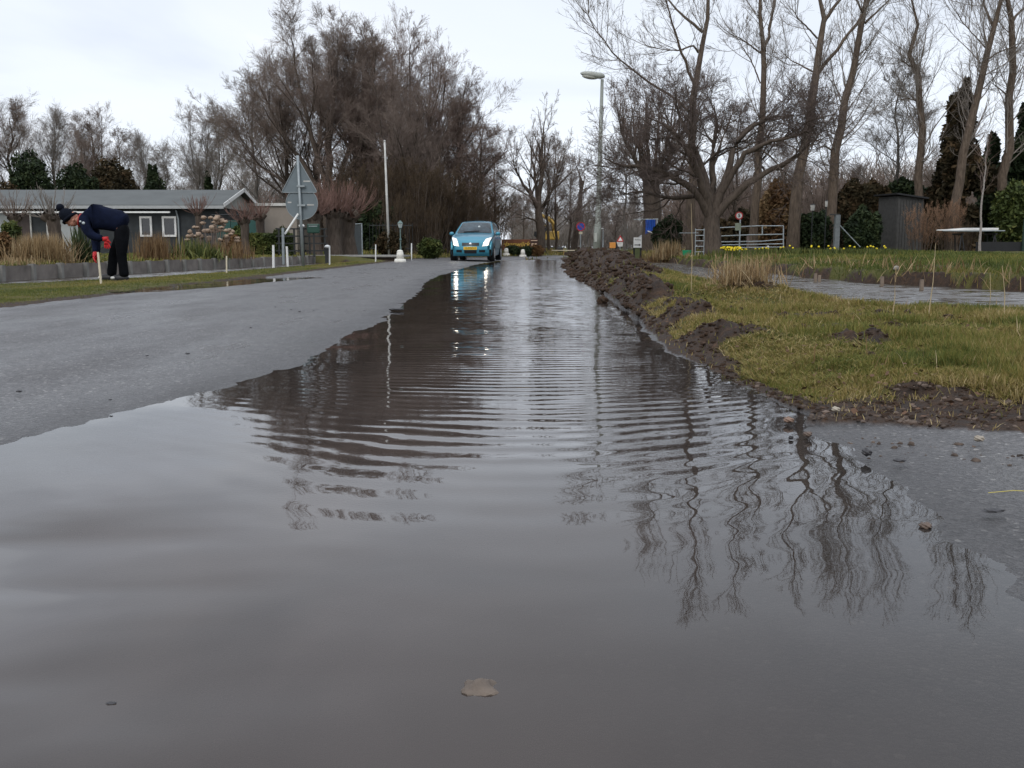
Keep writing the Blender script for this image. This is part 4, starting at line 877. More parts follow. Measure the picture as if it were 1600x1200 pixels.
# ------------------------------------------------------------------ foliage
def leaves(P, S, r, T_=None):
    """random small quads at points"""
    n = len(P); a = r.normal(0, 1, (n, 3)); a /= np.linalg.norm(a, axis=1, keepdims=True)
    b = np.cross(a, r.normal(0, 1, (n, 3))); b /= np.linalg.norm(b, axis=1, keepdims=True)
    S = S[:, None]
    V = np.stack([P - a * S, P + b * S * 0.45, P + a * S, P - b * S * 0.45], 1).reshape(-1, 3)
    return V, np.arange(n * 4).reshape(n, 4)
def clump_points(r, n, kind, h, w, d=None, power=0.35):
    d = d or w
    if kind == 'cone':   # ragged evergreen: drooping tufts gathered round a stem
        nb = 46; zc = r.uniform(0.02, 1, nb) ** 1.15; ac = r.uniform(0, 2 * np.pi, nb)
        env = np.minimum(1.0, 1.25 * (1 - zc) ** 0.7 + 0.10) * r.uniform(0.55, 1.15, nb)
        rc = env * r.uniform(0.25, 0.75, nb)
        c = np.stack([rc * np.cos(ac) * w / 2, rc * np.sin(ac) * d / 2, zc * h * 0.9], -1)
        k = r.integers(0, nb, n); v = r.normal(0, 1, (n, 3)); v /= np.linalg.norm(v, axis=1, keepdims=True); v *= r.uniform(0, 1, (n, 1)) ** 0.45
        sz = np.stack([env * w * 0.24, env * d * 0.24, h * 0.10 * r.uniform(0.7, 1.5, nb)], -1)
        P = c[k] + v * sz[k]; P[:, 2] = np.maximum(P[:, 2], 0.05); return P
    if kind == 'ball':
        v = r.normal(0, 1, (n, 3)); v /= np.linalg.norm(v, axis=1, keepdims=True)
        q = r.uniform(0, 1, n)[:, None] ** 0.25
        sd_ = r.uniform(0, 9); lump = 0.72 + 0.16 * np.sin(v[:, :1] * 5 + 1) * np.sin(v[:, 1:2] * 6) + 0.62 * fbm(v[:, :1] * 2.6 + sd_, v[:, 2:] * 2.6 + v[:, 1:2] * 1.3, 8, 4)
        P = v * q * lump * np.array([w / 2, d / 2, h / 2]); P[:, 2] += h / 2; return P
    if kind == 'box':
        P = r.uniform(-1, 1, (n, 3)); ax = r.integers(0, 3, n); s = np.sign(r.uniform(-1, 1, n))
        P[np.arange(n), ax] = s * r.uniform(0.86, 1.03, n); P = P * np.array([w / 2, d / 2, h / 2]); P[:, 2] += h / 2; return P
def foliage(name, label, cat, x, Y, kind, h, w, n, leaf, mat, seed, d=None, group=None, trunk=0.0, core=True, tm=(0.55, 0.22)):
    r = np.random.default_rng(seed); g = tz(x, Y)
    t_ = thing(name, label, cat, (x, Y, g), r.uniform(0, 0.4) if kind != 'box' else 0, group)
    P = clump_points(r, n, kind, h, w, d); P[:, 2] += trunk
    V, Qd = leaves(P, leaf * r.uniform(0.5, 1.3, n), r)
    cl = fbm(P[:, 0] * 2.2 + 9, P[:, 2] * 2.2 + P[:, 1] * 1.7, seed)
    tint = np.clip(tm[0] + (cl - 0.5) * 1.3 + r.normal(0, tm[1], n) * 0.7, 0, 1)
    me = mesh_np('crown', V, Qd, dict(tint=np.repeat(tint, 4))); link('foliage', me, mat, t_)
    if trunk > 0 or kind == 'cone':
        b = MB(); b.rod((0, 0, -0.2), (0, 0, trunk + h * 0.8), 0.03 * h ** 0.5 + 0.03, 0.01, 8); b.build('trunk', M['bark'], t_)
    else:
        b = MB(); b.rod((0, 0, -0.1), (0, 0, h * 0.6), 0.03, 0.015, 6)
        for k in range(6): b.rod((0, 0, h * 0.1), (w * 0.3 * math.cos(k), (d or w) * 0.3 * math.sin(k), h * 0.6), 0.015, 0.006, 5)
        b.build('stem', M['bark'], t_)
    return t_
def fol_px(name, label, cat, px, base, top, Y, wpx, kind, n, leaf, mat, seed, **k):
    x = xat(px, Y); g = tz(x, Y); h = zat(top, Y) - g; w = wpx / F * Y
    return foliage(name, label, cat, x, Y, kind, h, w, n, leaf, mat, seed, **k)
LD, LG, LB, LR = M['leaf_dark'], M['leaf_green'], M['leaf_brown'], M['leaf_rust']
fol_px('conifer', 'dark evergreen behind the left half of the bungalow roof', 'tree', 52, 0, 246, 70, 66, 'ball', 15000, 0.14, LD, 71, group='evergreens behind the bungalow')
fol_px('conifer', 'dark evergreen directly above the bent man', 'tree', 128, 0, 266, 70, 70, 'ball', 14000, 0.14, LD, 72, group='evergreens behind the bungalow')
fol_px('conifer', 'brownish dark evergreen right of the one above the man', 'tree', 185, 0, 256, 72, 74, 'ball', 16000, 0.14, LR, 73, group='evergreens behind the bungalow')
fol_px('conifer', 'small ragged evergreen above the bungalow windows', 'tree', 243, 0, 256, 70, 60, 'cone', 11000, 0.13, LD, 74, group='evergreens behind the bungalow')
fol_px('conifer', 'low brown conifer at the left behind the roof', 'tree', 12, 0, 285, 66, 60, 'ball', 10000, 0.13, LR, 75, group='evergreens behind the bungalow')
fol_px('conifer', 'dark ivy green conifer inside the copse', 'tree', 578, 0, 118, 64, 70, 'cone', 16000, 0.24, LD, 76)
fol_px('conifer', 'short evergreen at the foot of the copse left of the flagpole', 'tree', 588, 0, 318, 50, 52, 'ball', 5000, 0.16, LD, 77)
fol_px('shrub', 'ivy grown around the pale tree by the bungalow', 'shrub', 330, 0, 262, 74, 24, 'cone', 3500, 0.18, LD, 78)
fol_px('conifer', 'rusty brown conifer between the crooked and leaning poplars', 'tree', 1492, 0, 120, 47, 100, 'cone', 22000, 0.17, LR, 79, group='conifers at the right')
fol_px('conifer', 'dark conifer cut by the right edge', 'tree', 1590, 0, 118, 48, 80, 'cone', 18000, 0.17, LD, 80, group='conifers at the right')
fol_px('conifer', 'dark conifer behind the white boat', 'tree', 1540, 0, 205, 50, 80, 'cone', 16000, 0.17, LD, 81, group='conifers at the right')
fol_px('conifer', 'low dark conifer right of the grey gate pillar', 'tree', 1330, 0, 285, 50, 60, 'ball', 12000, 0.15, LR, 82, group='conifers at the right')
fol_px('conifer', 'dark conifer behind the grey shed', 'tree', 1405, 0, 285, 52, 66, 'ball', 14000, 0.16, LD, 83, group='conifers at the right')
fol_px('conifer', 'brown green conifer left of the shed', 'tree', 1365, 0, 288, 50, 56, 'ball', 10000, 0.15, LR, 84, group='conifers at the right')
fol_px('conifer', 'brown green conifer right of the shed', 'tree', 1465, 0, 238, 51, 70, 'cone', 12000, 0.16, LR, 85, group='conifers at the right')
fol_px('shrub', 'olive green shrub at the right edge behind the boat', 'shrub', 1590, 0, 285, 40, 70, 'ball', 9000, 0.11, LG, 86)
fol_px('shrub', 'dark tall bush between pillar and shed', 'shrub', 1345, 0, 328, 44, 50, 'ball', 8000, 0.1, LD, 87)
fol_px('shrub', 'rounded dark bush between the third and fourth poplar', 'shrub', 1266, 0, 335, 46, 56, 'ball', 8000, 0.11, LD, 88)
fol_px('shrub', 'black green clipped round bush beside the blue sheet', 'shrub', 1043, 0, 342, 42, 40, 'ball', 9000, 0.09, LD, 89)
fol_px('shrub', 'weeping ochre shrub between the gate and the third poplar', 'shrub', 1215, 0, 285, 50, 62, 'ball', 6000, 0.12, M['straw'], 90, tm=(0.05, 0.1))
fol_px('shrub', 'green olive bush behind the metal gate', 'shrub', 1165, 0, 330, 56, 60, 'ball', 6000, 0.13, LR, 91)
for i, (px, tp, w, m_) in enumerate([(1130, 345, 50, LR), (1230, 350, 60, LB), (1290, 330, 50, LD), (1420, 335, 60, LD), (1480, 330, 60, LR), (1545, 330, 60, LD)]):
    fol_px('shrub', ['low brown undergrowth beside the fruit tree', 'rusty undergrowth behind the gate end', 'dark undergrowth behind the fourth poplar', 'dark undergrowth behind the shed base', 'brown undergrowth behind the bare shrub', 'dark undergrowth behind the boat'][i], 'shrub', px, 0, tp, 54, w, 'ball', 5000, 0.13, m_, 100 + i, d=3, group='undergrowth below the right hand trees')
# garden plants on the left
fol_px('shrub', 'round olive ball shrub at the far left of the garden', 'shrub', 20, 0, 346, 23, 27, 'ball', 3500, 0.05, LG, 110)
fol_px('shrub', 'rusty brown bush cut by the left edge', 'shrub', 2, 0, 365, 20, 44, 'ball', 3500, 0.05, LB, 111)
fol_px('topiary_ball', 'round topiary above the clipped hedge', 'shrub', 373, 0, 353, 38, 20, 'ball', 2500, 0.06, LG, 112)
fol_px('topiary_ball', 'second round topiary right of the clipped hedge', 'shrub', 440, 0, 356, 38, 22, 'ball', 2500, 0.06, LG, 113)
fol_px('hedge', 'long clipped hedge between hydrangea and road sign', 'hedge', 408, 0, 366, 36.5, 92, 'box', 14000, 0.07, LG, 114, d=1.0)
fol_px('shrub', 'brown shrub left of the clipped hedge', 'shrub', 362, 0, 368, 32, 24, 'ball', 3500, 0.06, LB, 115)
fol_px('shrub', 'dark shrub right of the flagpole foot', 'shrub', 612, 0, 362, 42, 44, 'ball', 4000, 0.09, LR, 116)
fol_px('shrub', 'green shrub in front of the thicket left of the car', 'shrub', 672, 0, 372, 44, 34, 'ball', 3000, 0.08, LG, 117)
for i, (px, tp, w) in enumerate([(800, 384, 24), (822, 385, 26), (838, 383, 22)]):
    fol_px('shrub', ['dark low shrub under the left half of the name board', 'dark low shrub between the two right marker stones', 'brown low shrub at the forked trunk'][i], 'shrub', px, 0, tp, 57, w, 'ball', 1800, 0.07, [LD, LD, LB][i], 120 + i)
def gY(px, Y): return max(Y, 1526 * 9.25 / (800 - px) if px < 230 else 1526 * 8.75 / (800 - px))
def tuft(name, label, cat, x, Y, h, n, spread, mat, seed, w=0.012, lean=0.5, droop=0.25, group=None, tm=0.5, z0=None):
    r = np.random.default_rng(seed); g = tz(x, Y) if z0 is None else z0
    a = r.uniform(0, 2 * np.pi, n); ln = h * r.uniform(0.55, 1.15, n); le = np.abs(r.normal(0, lean, n))
    base = np.stack([r.normal(0, spread * 0.3, n), r.normal(0, spread * 0.3, n), np.full(n, -0.02)], -1)
    d = np.stack([np.cos(a) * np.sin(le), np.sin(a) * np.sin(le), np.cos(le)], -1)
    P = [base]; cur = base
    for s in range(3):
        cur = cur + d * (ln / 3)[:, None]; P.append(cur); d = d + np.array([0, 0, -droop]) * (0.4 + le[:, None]); d /= np.linalg.norm(d, axis=1, keepdims=True)
    side = np.stack([-np.sin(a), np.cos(a), np.zeros(n)], -1) * w
    V = []
    for k, q in enumerate(P):
        f = [0.8, 1, 0.7, 0.08][k]; V += [q - side * f, q + side * f]
    V = np.stack(V, 1).reshape(-1, 3); k = np.arange(n)[:, None] * 8
    Qd = np.concatenate([k + [[0, 1, 3, 2]], k + [[2, 3, 5, 4]], k + [[4, 5, 7, 6]]])
    me = mesh_np(name, V, Qd, dict(tint=np.repeat(np.clip(tm + r.normal(0, 0.2, n), 0, 1), 8)))
    o = link(name, me, mat); o.location = (x, Y, g); return tag(o, label, cat, group)
tuft('ornamental_grass', 'big tan ornamental grass clump left of the bent man', 'plant', xat(66, 19.5), 19.5, 0.59, 2600, 0.75, M['straw'], 131, 0.006, 0.5, 0.2, tm=0.5)
tuft('yucca', 'spiky dark green yucca behind the bent man', 'plant', xat(128, 20.9), 20.9, 0.79, 130, 0.25, LD, 132, 0.022, 0.85, 0.12, tm=0.85)
tuft('dry_perennial', 'tall rust brown dry perennial in front of the bungalow windows', 'plant', xat(242, 24.3), 24.3, 0.68, 540, 0.7, M['straw'], 133, 0.006, 0.22, 0.05, tm=0.12)
tuft('iris_clump', 'green sword-leaved clump below the hydrangea', 'plant', xat(298, 27.1), 27.1, 0.593, 300, 0.9, LG, 134, 0.014, 0.6, 0.25, tm=0.75)
tuft('dry_perennial', 'rust brown dry stems right of the hydrangea', 'plant', xat(352, 28.3), 28.3, 0.54, 540, 1.2, M['straw'], 135, 0.007, 0.35, 0.1, tm=0.15)
tuft('dry_perennial', 'short tan dry clump at the left canal edging', 'plant', xat(20, 18), 18, 0.17, 300, 0.9, M['straw'], 136, 0.005, 0.5, 0.2, tm=0.6)
tuft('iris_clump', 'second green sword-leaved clump right under the hydrangea', 'plant', xat(325, 26.7), 26.7, 0.471, 240, 0.8, LG, 137, 0.014, 0.7, 0.25, tm=0.7)
tuft('dry_grass_tuft', 'dead grass tuft on the dug up mound in the right verge', 'plant', 2.3, 9.8, 0.30, 700, 0.5, M['straw'], 138, 0.004, 0.95, 0.16, tm=0.5)
tuft('dry_grass_tuft', 'tan straw tuft at the foot of the white arrow board', 'plant', xat(1045, 38), 38, 0.75, 500, 0.9, M['straw'], 139, 0.012, 0.6, 0.2, tm=0.6)
tuft('dry_grass_tuft', 'reddish dry stems left of the green tub', 'plant', xat(1022, 38), 38, 0.85, 500, 0.9, M['straw'], 140, 0.012, 0.4, 0.1, tm=0.1)
# hydrangea with dry heads
x = xat(332, 29.5); g = tz(x, 29.5)
t_ = thing('hydrangea', 'large hydrangea with dried beige flower heads by the clipped hedge', 'shrub', (x, 29.5, g), 0, None, 1.25)
b = MB(); rr = random.Random(4); dfm = simple('dry_flower', (0.30, 0.22, 0.16), 0.9, 0.35, 12)
for i in range(46):
    a = rr.uniform(0, 6.28); q = rr.uniform(0, 1) ** 0.5 * 0.62; zt = 0.95 - 0.5 * (q / 0.62) ** 2 + rr.uniform(-0.12, 0.06)
    e_ = (q * math.cos(a), q * math.sin(a) * 0.7, zt); b.tube([(0.25 * e_[0], 0.25 * e_[1], 0), (0.8 * e_[0], 0.8 * e_[1], zt * 0.6), e_], [0.008, 0.006, 0.004], 5); MB().ball(e_, (0.10 + 0.05 * rr.random(), 0.13, 0.06 + 0.05 * rr.random()), n=8).build('flower_head', dfm, t_, True, 0.012, i)
b.build('stem', M['twig'], t_)
# bare brown thicket shrub at the right, upright shoots by the water
for i, (px, tp, Y, w) in enumerate([(1440, 318, 42, 0.9), (1482, 312, 43, 0.9), (1510, 345, 41, 0.7)]):
    t_ = tree_at('thicket_red' if i < 2 else 'thicket', px, tp, Y, ['tawny leafless shrub in front of the grey shed', 'tawny leafless shrub left of the white boat', 'small leafless shrub under the white boat'][i], i, w, 'leafless shrubs on the right lawn', 'leafless_shrub', 'shrub')
# daffodils
GD = 'daffodil clumps on the right lawn'
DL = ['big clump of yellow daffodils below the metal gate', 'green daffodil clump right of the yellow one', 'daffodil clump under the white ball on the gate', 'leafy clump right of the gate end', 'leafy daffodil clump at the third poplar foot', 'pale daffodils before the gate pillar', 'leafy clump right of the gate pillar', 'daffodil clump right of the pillar strut', 'last daffodil clump before the shed']
for i, px in enumerate([1142, 1182, 1205, 1232, 1262, 1300, 1322, 1350, 1380]):
    Y = 33 - i * 0.35; x = xat(px, Y); g = tz(x, Y)
    t_ = thing('daffodil_clump', DL[i], 'flowers', (x, Y, g), 0, GD)
    r = np.random.default_rng(200 + i); n = 260
    P = np.stack([r.normal(0, 0.22, n), r.normal(0, 0.14, n), np.zeros(n)], -1)
    o = tuft('leaves', None, None, 0, 0, 0.26, n, 1.0 if i else 1.3, LG, 210 + i, 0.014, 0.35, 0.1, tm=0.7, z0=0); o.parent = t_
    nf = 46 if i == 0 else (5 if i in (2, 5, 7) else 2)
    for k in range(nf): MB().ball((r.normal(0, 0.2), r.normal(0, 0.12) - 0.05, r.uniform(0.2, 0.3)), (0.07, 0.05, 0.06), n=6).build('flower', M['yellow'], t_)
# tall single reed stalks
for i, (px, py, Y, tp, ln) in enumerate([(1080, 468, 9.8, 318, 0), (1450, 508, 7.0, 380, 12), (1570, 515, 6.6, 415, -4), (1545, 500, 7.2, 425, 2), (1395, 505, 7.4, 430, 3)]):
    x = xat(px, Y, 0.1); g = tz(x, Y)
    b = MB(); p1 = pt(px + ln, tp, Y) - Vector((x, Y, g)); b.tube([(0, 0, -0.02), p1 * 0.5 + Vector((0.01, 0, 0)), p1], [0.004, 0.003, 0.0015], 5)
    o = b.build('reed_stalk', simple('reed%d' % i, (0.42, 0.33, 0.2), 0.8, 0.2)); o.location = (x, Y, g)
    tag(o, ['long thin reed stalk standing before the fruit tree', 'tall reed stalk on the near bank, left of the others', 'rightmost tall reed stalk beside the ditch', 'short reed stalk at the ditch between taller ones', 'short reed stalk left of the long one by the ditch'][i], 'reed', 'single reed stalks')
# ------------------------------------------------------------------ concrete edging of the left garden
t_ = thing('retaining_wall', 'low garden edging of concrete boards slotted between posts along the left ditch', 'wall', (-8.75, 10, 0))
MWALL = simple('wall_boards', (0.17, 0.15, 0.135), 0.85, 0.35, 3, bump=0.3); MPOST = simple('wall_post', (0.2, 0.195, 0.18), 0.8, 0.3, 3)
y_ = 10.0; rr = random.Random(2)
while y_ < 36.2:
    x0, x1 = float(wall_x(y_)) + 8.75, float(wall_x(y_ + 0.96)) + 8.75; a_ = math.atan2(x1 - x0, 0.96)
    b = MB(); b.box(((x0 + x1) / 2, y_ - 10 + 0.48, 0.03), (0.07, 0.90, 0.44 + rr.uniform(-.02, .02)), Matrix.Rotation(-a_ + rr.uniform(-.03, .03), 4, 'Z')); b.build('board', MWALL, t_, rough=0.003)
    b = MB(); b.box((x0 + 0.045, y_ - 10, 0.03), (0.10, 0.10, 0.47 + rr.uniform(-.02, .03)), Matrix.Rotation(rr.uniform(-.04, .04), 4, 'X')); b.build('post', MPOST, t_, rough=0.003)
    y_ += 0.96
# ------------------------------------------------------------------ driveway bridge
t_ = thing('driveway_bridge', 'thin concrete driveway slab crossing the end of the left ditch', 'bridge', (-6.6, 36.9, 0))
b = MB(); b.box((0, 0.6, 0.235), (5.2, 2.2, 0.07), bev=0.01); b.build('deck', M['concrete'], t_)
b = MB(); b.box((0.2, -0.2, 0.0), (4.4, 0.3, 0.4)); b.build('abutment', simple('brown_bank', (0.07, 0.05, 0.035), 0.9, 0.3), t_)
# ------------------------------------------------------------------ bungalow
g = 0.33
HX, HY = -13.3, 45.0
t_ = thing('bungalow', 'long low dark bungalow with a grey felt roof behind the left garden', 'house', (HX, HY, g))
EV, RG, D_, L_ = 2.12, 2.92, 6.0, 17.0
roofm = simple('roofing_felt', (0.085, 0.092, 0.09), 0.7, 0.15, 1.2, bump=0.2)
b = MB(); b.box((-L_ / 2, D_ / 2, EV / 2 - 0.1), (L_, D_, EV + 0.2)); wall = b.build('wall', simple('dark_cladding', (0.028, 0.033, 0.036), 0.7, 0.3, 3), t_)
b = MB()
def roof_slab(b, x0, x1, y0, z0, y1, z1, th):
    vs = [b.bm.verts.new(v) for v in ((x0, y0, z0), (x1, y0, z0), (x1, y1, z1), (x0, y1, z1), (x0, y0, z0 + th), (x1, y0, z0 + th), (x1, y1, z1 + th), (x0, y1, z1 + th))]
    for f in ((0, 1, 2, 3), (7, 6, 5, 4), (0, 4, 5, 1), (1, 5, 6, 2), (2, 6, 7, 3), (3, 7, 4, 0)): b.bm.faces.new([vs[q] for q in f])
roof_slab(b, -L_ - 0.3, 0.35, -0.45, EV - 0.06, D_ / 2, RG, 0.06); roof_slab(b, -L_ - 0.3, 0.35, D_ + 0.45, EV - 0.06, D_ / 2 + 0.003, RG, 0.06)
roof = b.build('roof', roofm, t_)
b = MB(); b.box((-L_ / 2, -0.47, EV - 0.10), (L_ + 0.7, 0.03, 0.14)); b.build('fascia', simple('fascia_grey', (0.33, 0.34, 0.34), 0.6, 0.1), roof)
b = MB(); b.box((-L_ * 0.43, -0.56, EV - 0.33), (L_ * 0.62, 0.10, 0.07)); b.build('awning', M['white_paint'], t_)
b = MB()
sl = math.atan2(RG - EV + 0.06, D_ / 2 + 0.45)
for s in (-1, 1):
    cyy = D_ / 2 + s * (D_ / 4 + 0.22); b.box((0.37, cyy, (EV + RG) / 2 + 0.02), (0.03, (D_ / 2 + 0.5) / math.cos(sl), 0.17), Matrix.Rotation(-s * sl, 4, 'X'))
b.build('bargeboard', M['white_paint'], roof)
b = MB(); v = [b.bm.verts.new(q) for q in ((0.01, 0.0, EV - 0.1), (0.01, D_, EV - 0.1), (0.01, D_ / 2, RG - 0.02), (0.05, 0.0, EV - 0.1), (0.05, D_, EV - 0.1), (0.05, D_ / 2, RG - 0.02))]
for f in ((0, 2, 1), (3, 4, 5), (0, 1, 4, 3), (1, 2, 5, 4), (2, 0, 3, 5)): b.bm.faces.new([v[q] for q in f])
b.build('gable', simple('gable_boards', (0.36, 0.36, 0.34), 0.8, 0.18, 9), t_)
def window(px0, px1, py0, py1, parent, fr=0.09):
    x0, x1 = xat(px0, HY) - HX, xat(px1, HY) - HX; z0, z1 = zat(py1, HY) - g, zat(py0, HY) - g
    w = MB(); 
    for (cx_, cz_, dx, dz) in (((x0 + x1) / 2, z0 + fr / 2, x1 - x0, fr), ((x0 + x1) / 2, z1 - fr / 2, x1 - x0, fr), (x0 + fr / 2, (z0 + z1) / 2, fr, z1 - z0 - 2 * fr), (x1 - fr / 2, (z0 + z1) / 2, fr, z1 - z0 - 2 * fr)): w.box((cx_, -0.03, cz_), (dx, 0.07, dz))
    o = w.build('window', M['white_paint'], parent)
    w = MB(); w.box(((x0 + x1) / 2, -0.008, (z0 + z1) / 2), (x1 - x0 - 2 * fr, 0.02, z1 - z0 - 2 * fr)); w.build('pane', M['glass'], o)
window(221, 240, 338, 370, t_); window(256, 278, 338, 370, t_)
# pale wall panels left part
def panel(px0, px1, py0, mat, nm='wall_panel', pr_=0.05):
    x0, x1 = xat(px0, HY) - HX, xat(px1, HY) - HX; z1 = zat(py0, HY) - g; w = MB(); w.box(((x0 + x1) / 2, -pr_ / 2, z1 / 2), (x1 - x0, pr_, z1)); w.build(nm, mat, t_)
pw = simple('pale_wall', (0.36, 0.38, 0.38), 0.8, 0.08, 2)
panel(-20, 24, 320, pw); panel(30, 50, 332, simple('brown_panel', (0.06, 0.045, 0.04), 0.7, 0.2)); panel(91, 125, 333, pw)
b = MB(); b.box((xat(78, HY) - HX, -0.05, 1.0), (0.10, 0.08, 2.0)); b.box((xat(52, HY) - HX, -0.05, 1.0), (0.06, 0.08, 2.0)); b.build('door_post', M['dirty_white'], t_)
b = MB(); b.rod((xat(279, HY) - HX, -0.1, 1.9), (xat(282, HY) - HX, -0.1, 1.5), 0.04); b.rod((xat(282, HY) - HX, -0.1, 1.5), (xat(282, HY) - HX, -0.1, 0), 0.04); b.build('downpipe', M['galv'], t_)
# beige outbuilding and green panels
t_ = thing('outbuilding', 'flat roofed beige outbuilding right of the bungalow gable', 'building', (xat(405, 50), 50, g))
b = MB(); b.box((0, 2, 1.15), (3.9, 4, 2.3)); b.build('wall', M['beige'], t_)
b = MB(); b.box((0, 2, 2.36), (4.1, 4.2, 0.14)); b.build('roof', M['dirty_white'], t_)
t_ = thing('panel_fence', 'dark green panel fence in front of the bungalow gable', 'fence', (xat(378, 41), 41, g))
b = MB()
for i in range(3): b.box((-0.75 + i * 0.66, 0, 0.72), (0.63, 0.05, 1.25))
b.build('panels', M['green_tarp'], t_)
b = MB(); b.rod((-1.1, 0, 0), (-1.1, 0, 1.5), 0.03); b.rod((0.95, 0, 0), (0.95, 0, 1.45), 0.03); b.rod((-1.2, 0.01, 1.55), (0.9, 0.01, 1.6), 0.025); b.build('rail', M['darkwood'], t_)
# dark fence with white capped posts, mailbox
YF = 35.5
xa, xb = xat(432, YF), xat(512, YF); g = tz(xa, YF) 
t_ = thing('fence', 'black rail fence between the two white capped posts', 'fence', (xa, YF, 0.3))
b = MB()
for k in range(4): b.box(((xb - xa) / 2, 0, 0.14 + k * 0.26), (xb - xa, 0.04, 0.05))
for k in range(4): b.box((0.1 + k * (xb - xa - 0.2) / 3, 0.03, 0.45), (0.06, 0.05, 0.9))
b.build('rail', M['black'], t_)
for i, px in enumerate((473, 512)):
    x = xat(px, YF - 0.1); g = tz(x, YF)
    t_ = thing('gate_post', ['black gate post with white ball cap behind the sign pole', 'black gate post with white ball cap left of the pollards'][i], 'post', (x, YF - 0.15, g), 0, 'white capped gate posts')
    b = MB(); b.box((0, 0, 0.5), (0.15, 0.15, 1.04)); b.build('post', M['black'], t_)
    b = MB(); b.ball((0, 0, 1.07), (0.21, 0.21, 0.13)); b.build('cap', M['white_paint'], t_, True)
x = xat(491, 34.5); t_ = thing('mailbox', 'dark green letter box on a thin leg in front of the black fence', 'mailbox', (x, 34.5, 0.25))
b = MB(); b.box((0, 0, 0.96), (0.42, 0.2, 0.32), bev=0.03); b.build('box', simple('box_green', (0.012, 0.05, 0.035), 0.4, 0.1), t_)
b = MB(); b.box((0, 0, 0.4), (0.06, 0.06, 0.85)); b.build('leg', M['black'], t_)
b = MB(); b.box((0, -0.105, 1.04), (0.3, 0.012, 0.03)); b.build('slot', M['galv'], t_)
x = xat(557, 41); g = tz(x, 41)
t_ = thing('garden_gate', 'grey solid gate panel right of the thick pollards', 'gate', (x, 41, g))
b = MB(); b.box((-0.05, 0, 0.62), (0.5, 0.05, 1.22)); b.build('panel', simple('gate_grey', (0.12, 0.135, 0.14), 0.6, 0.12), t_)
b = MB(); b.rod((0.24, -0.02, 0), (0.24, -0.02, 1.3), 0.03); b.rod((-0.3, -0.03, 1.25), (0.24, -0.03, 1.28), 0.02); b.build('frame', M['galv_gate'], t_)
# bar fence behind flagpole
x0, x1 = xat(578, 43), xat(645, 43); g = tz(x0, 43)
t_ = thing('bar_fence', 'dark upright bar fence behind the flagpole and lantern', 'fence', (x0, 43, g))
b = MB()
for k in range(14): b.rod(((x1 - x0) * k / 13, 0, 0), ((x1 - x0) * k / 13, 0, 1.35), 0.012, n=5)
b.build('bars', M['black'], t_)
b = MB(); b.rod((0, 0.0, 1.25), (x1 - x0, 0, 1.25), 0.018); b.rod((0, 0, 0.25), (x1 - x0, 0, 0.25), 0.018); b.build('rail', M['black'], t_)
# flagpole
x = xat(608, 41.5); g = tz(x, 41.5)
t_ = thing('flagpole', 'weathered white flagpole without a flag, leaning left', 'flagpole', (x, 41.5, g))
top = pt(601, 222, 41.5) - Vector((x, 41.5, g))
b = MB(); b.tube([(0, 0, 0), top * 0.5, top], [0.055, 0.05, 0.035]); b.build('pole', M['dirty_white'], t_, True)
b = MB(); b.ball(top + Vector((0, 0, 0.04)), (0.1, 0.1, 0.1), n=8); b.build('knob', M['dirty_white'], t_)
# garden lantern
x = xat(626, 40); g = tz(x, 40)
t_ = thing('garden_lantern', 'green grey garden lantern on a slim post right of the flagpole', 'lantern', (x, 40, g))
lgm = simple('lantern_green', (0.13, 0.19, 0.18), 0.5, 0.15)
b = MB(); b.rod((0, 0, 0), (0, 0, 0.5), 0.05, 0.035); b.rod((0, 0, 0.5), (0, 0, 1.25), 0.025); b.rod((0, 0, 0.78), (0, 0, 0.84), 0.05); b.build('post', lgm, t_)
b = MB(); b.rod((0, 0, 1.25), (0, 0, 1.45), 0.06, 0.11, 6); b.rod((0, 0, 1.45), (0, 0, 1.56), 0.13, 0.02, 6); b.build('lamp_housing', lgm, t_)
b = MB(); b.rod((0, 0, 1.27), (0, 0, 1.44), 0.068, 0.112, 6); b.build('glass', simple('lantern_glass', (0.4, 0.45, 0.44), 0.2, 0.1), t_)
# marker stones
def marker(px, Y, label, s=1.0, rz=0.0, broken=False):
    x = xat(px, Y); g = tz(x, Y)
    b = MB(); b.rod((0, 0, -0.05), (0, 0, 0.11), 0.24 * s, 0.20 * s, 12); b.rod((0, 0, 0.11), (0, 0, 0.36), 0.145 * s, 0.115 * s, 12); b.ball((0, 0, 0.36), (0.23 * s, 0.23 * s, 0.12), n=12)
    o = b.build('marker_stone', simple('stone_white', (0.66, 0.64, 0.58), 0.7, 0.12, 6) if 'stone_white' not in bpy.data.materials else bpy.data.materials['stone_white'], None, True, 0.006)
    o.location = (x, Y, g); o.rotation_euler.z = rz; tag(o, label, 'marker stone', 'white roadside marker stones')
marker(625, 34, 'white marker stone on the verge in front of the garden lantern', 0.95)
marker(791, 56, 'white marker stone right beside the car', 0.95, 1)
marker(817, 55, 'white marker stone below the wooden name board', 0.95, 2)
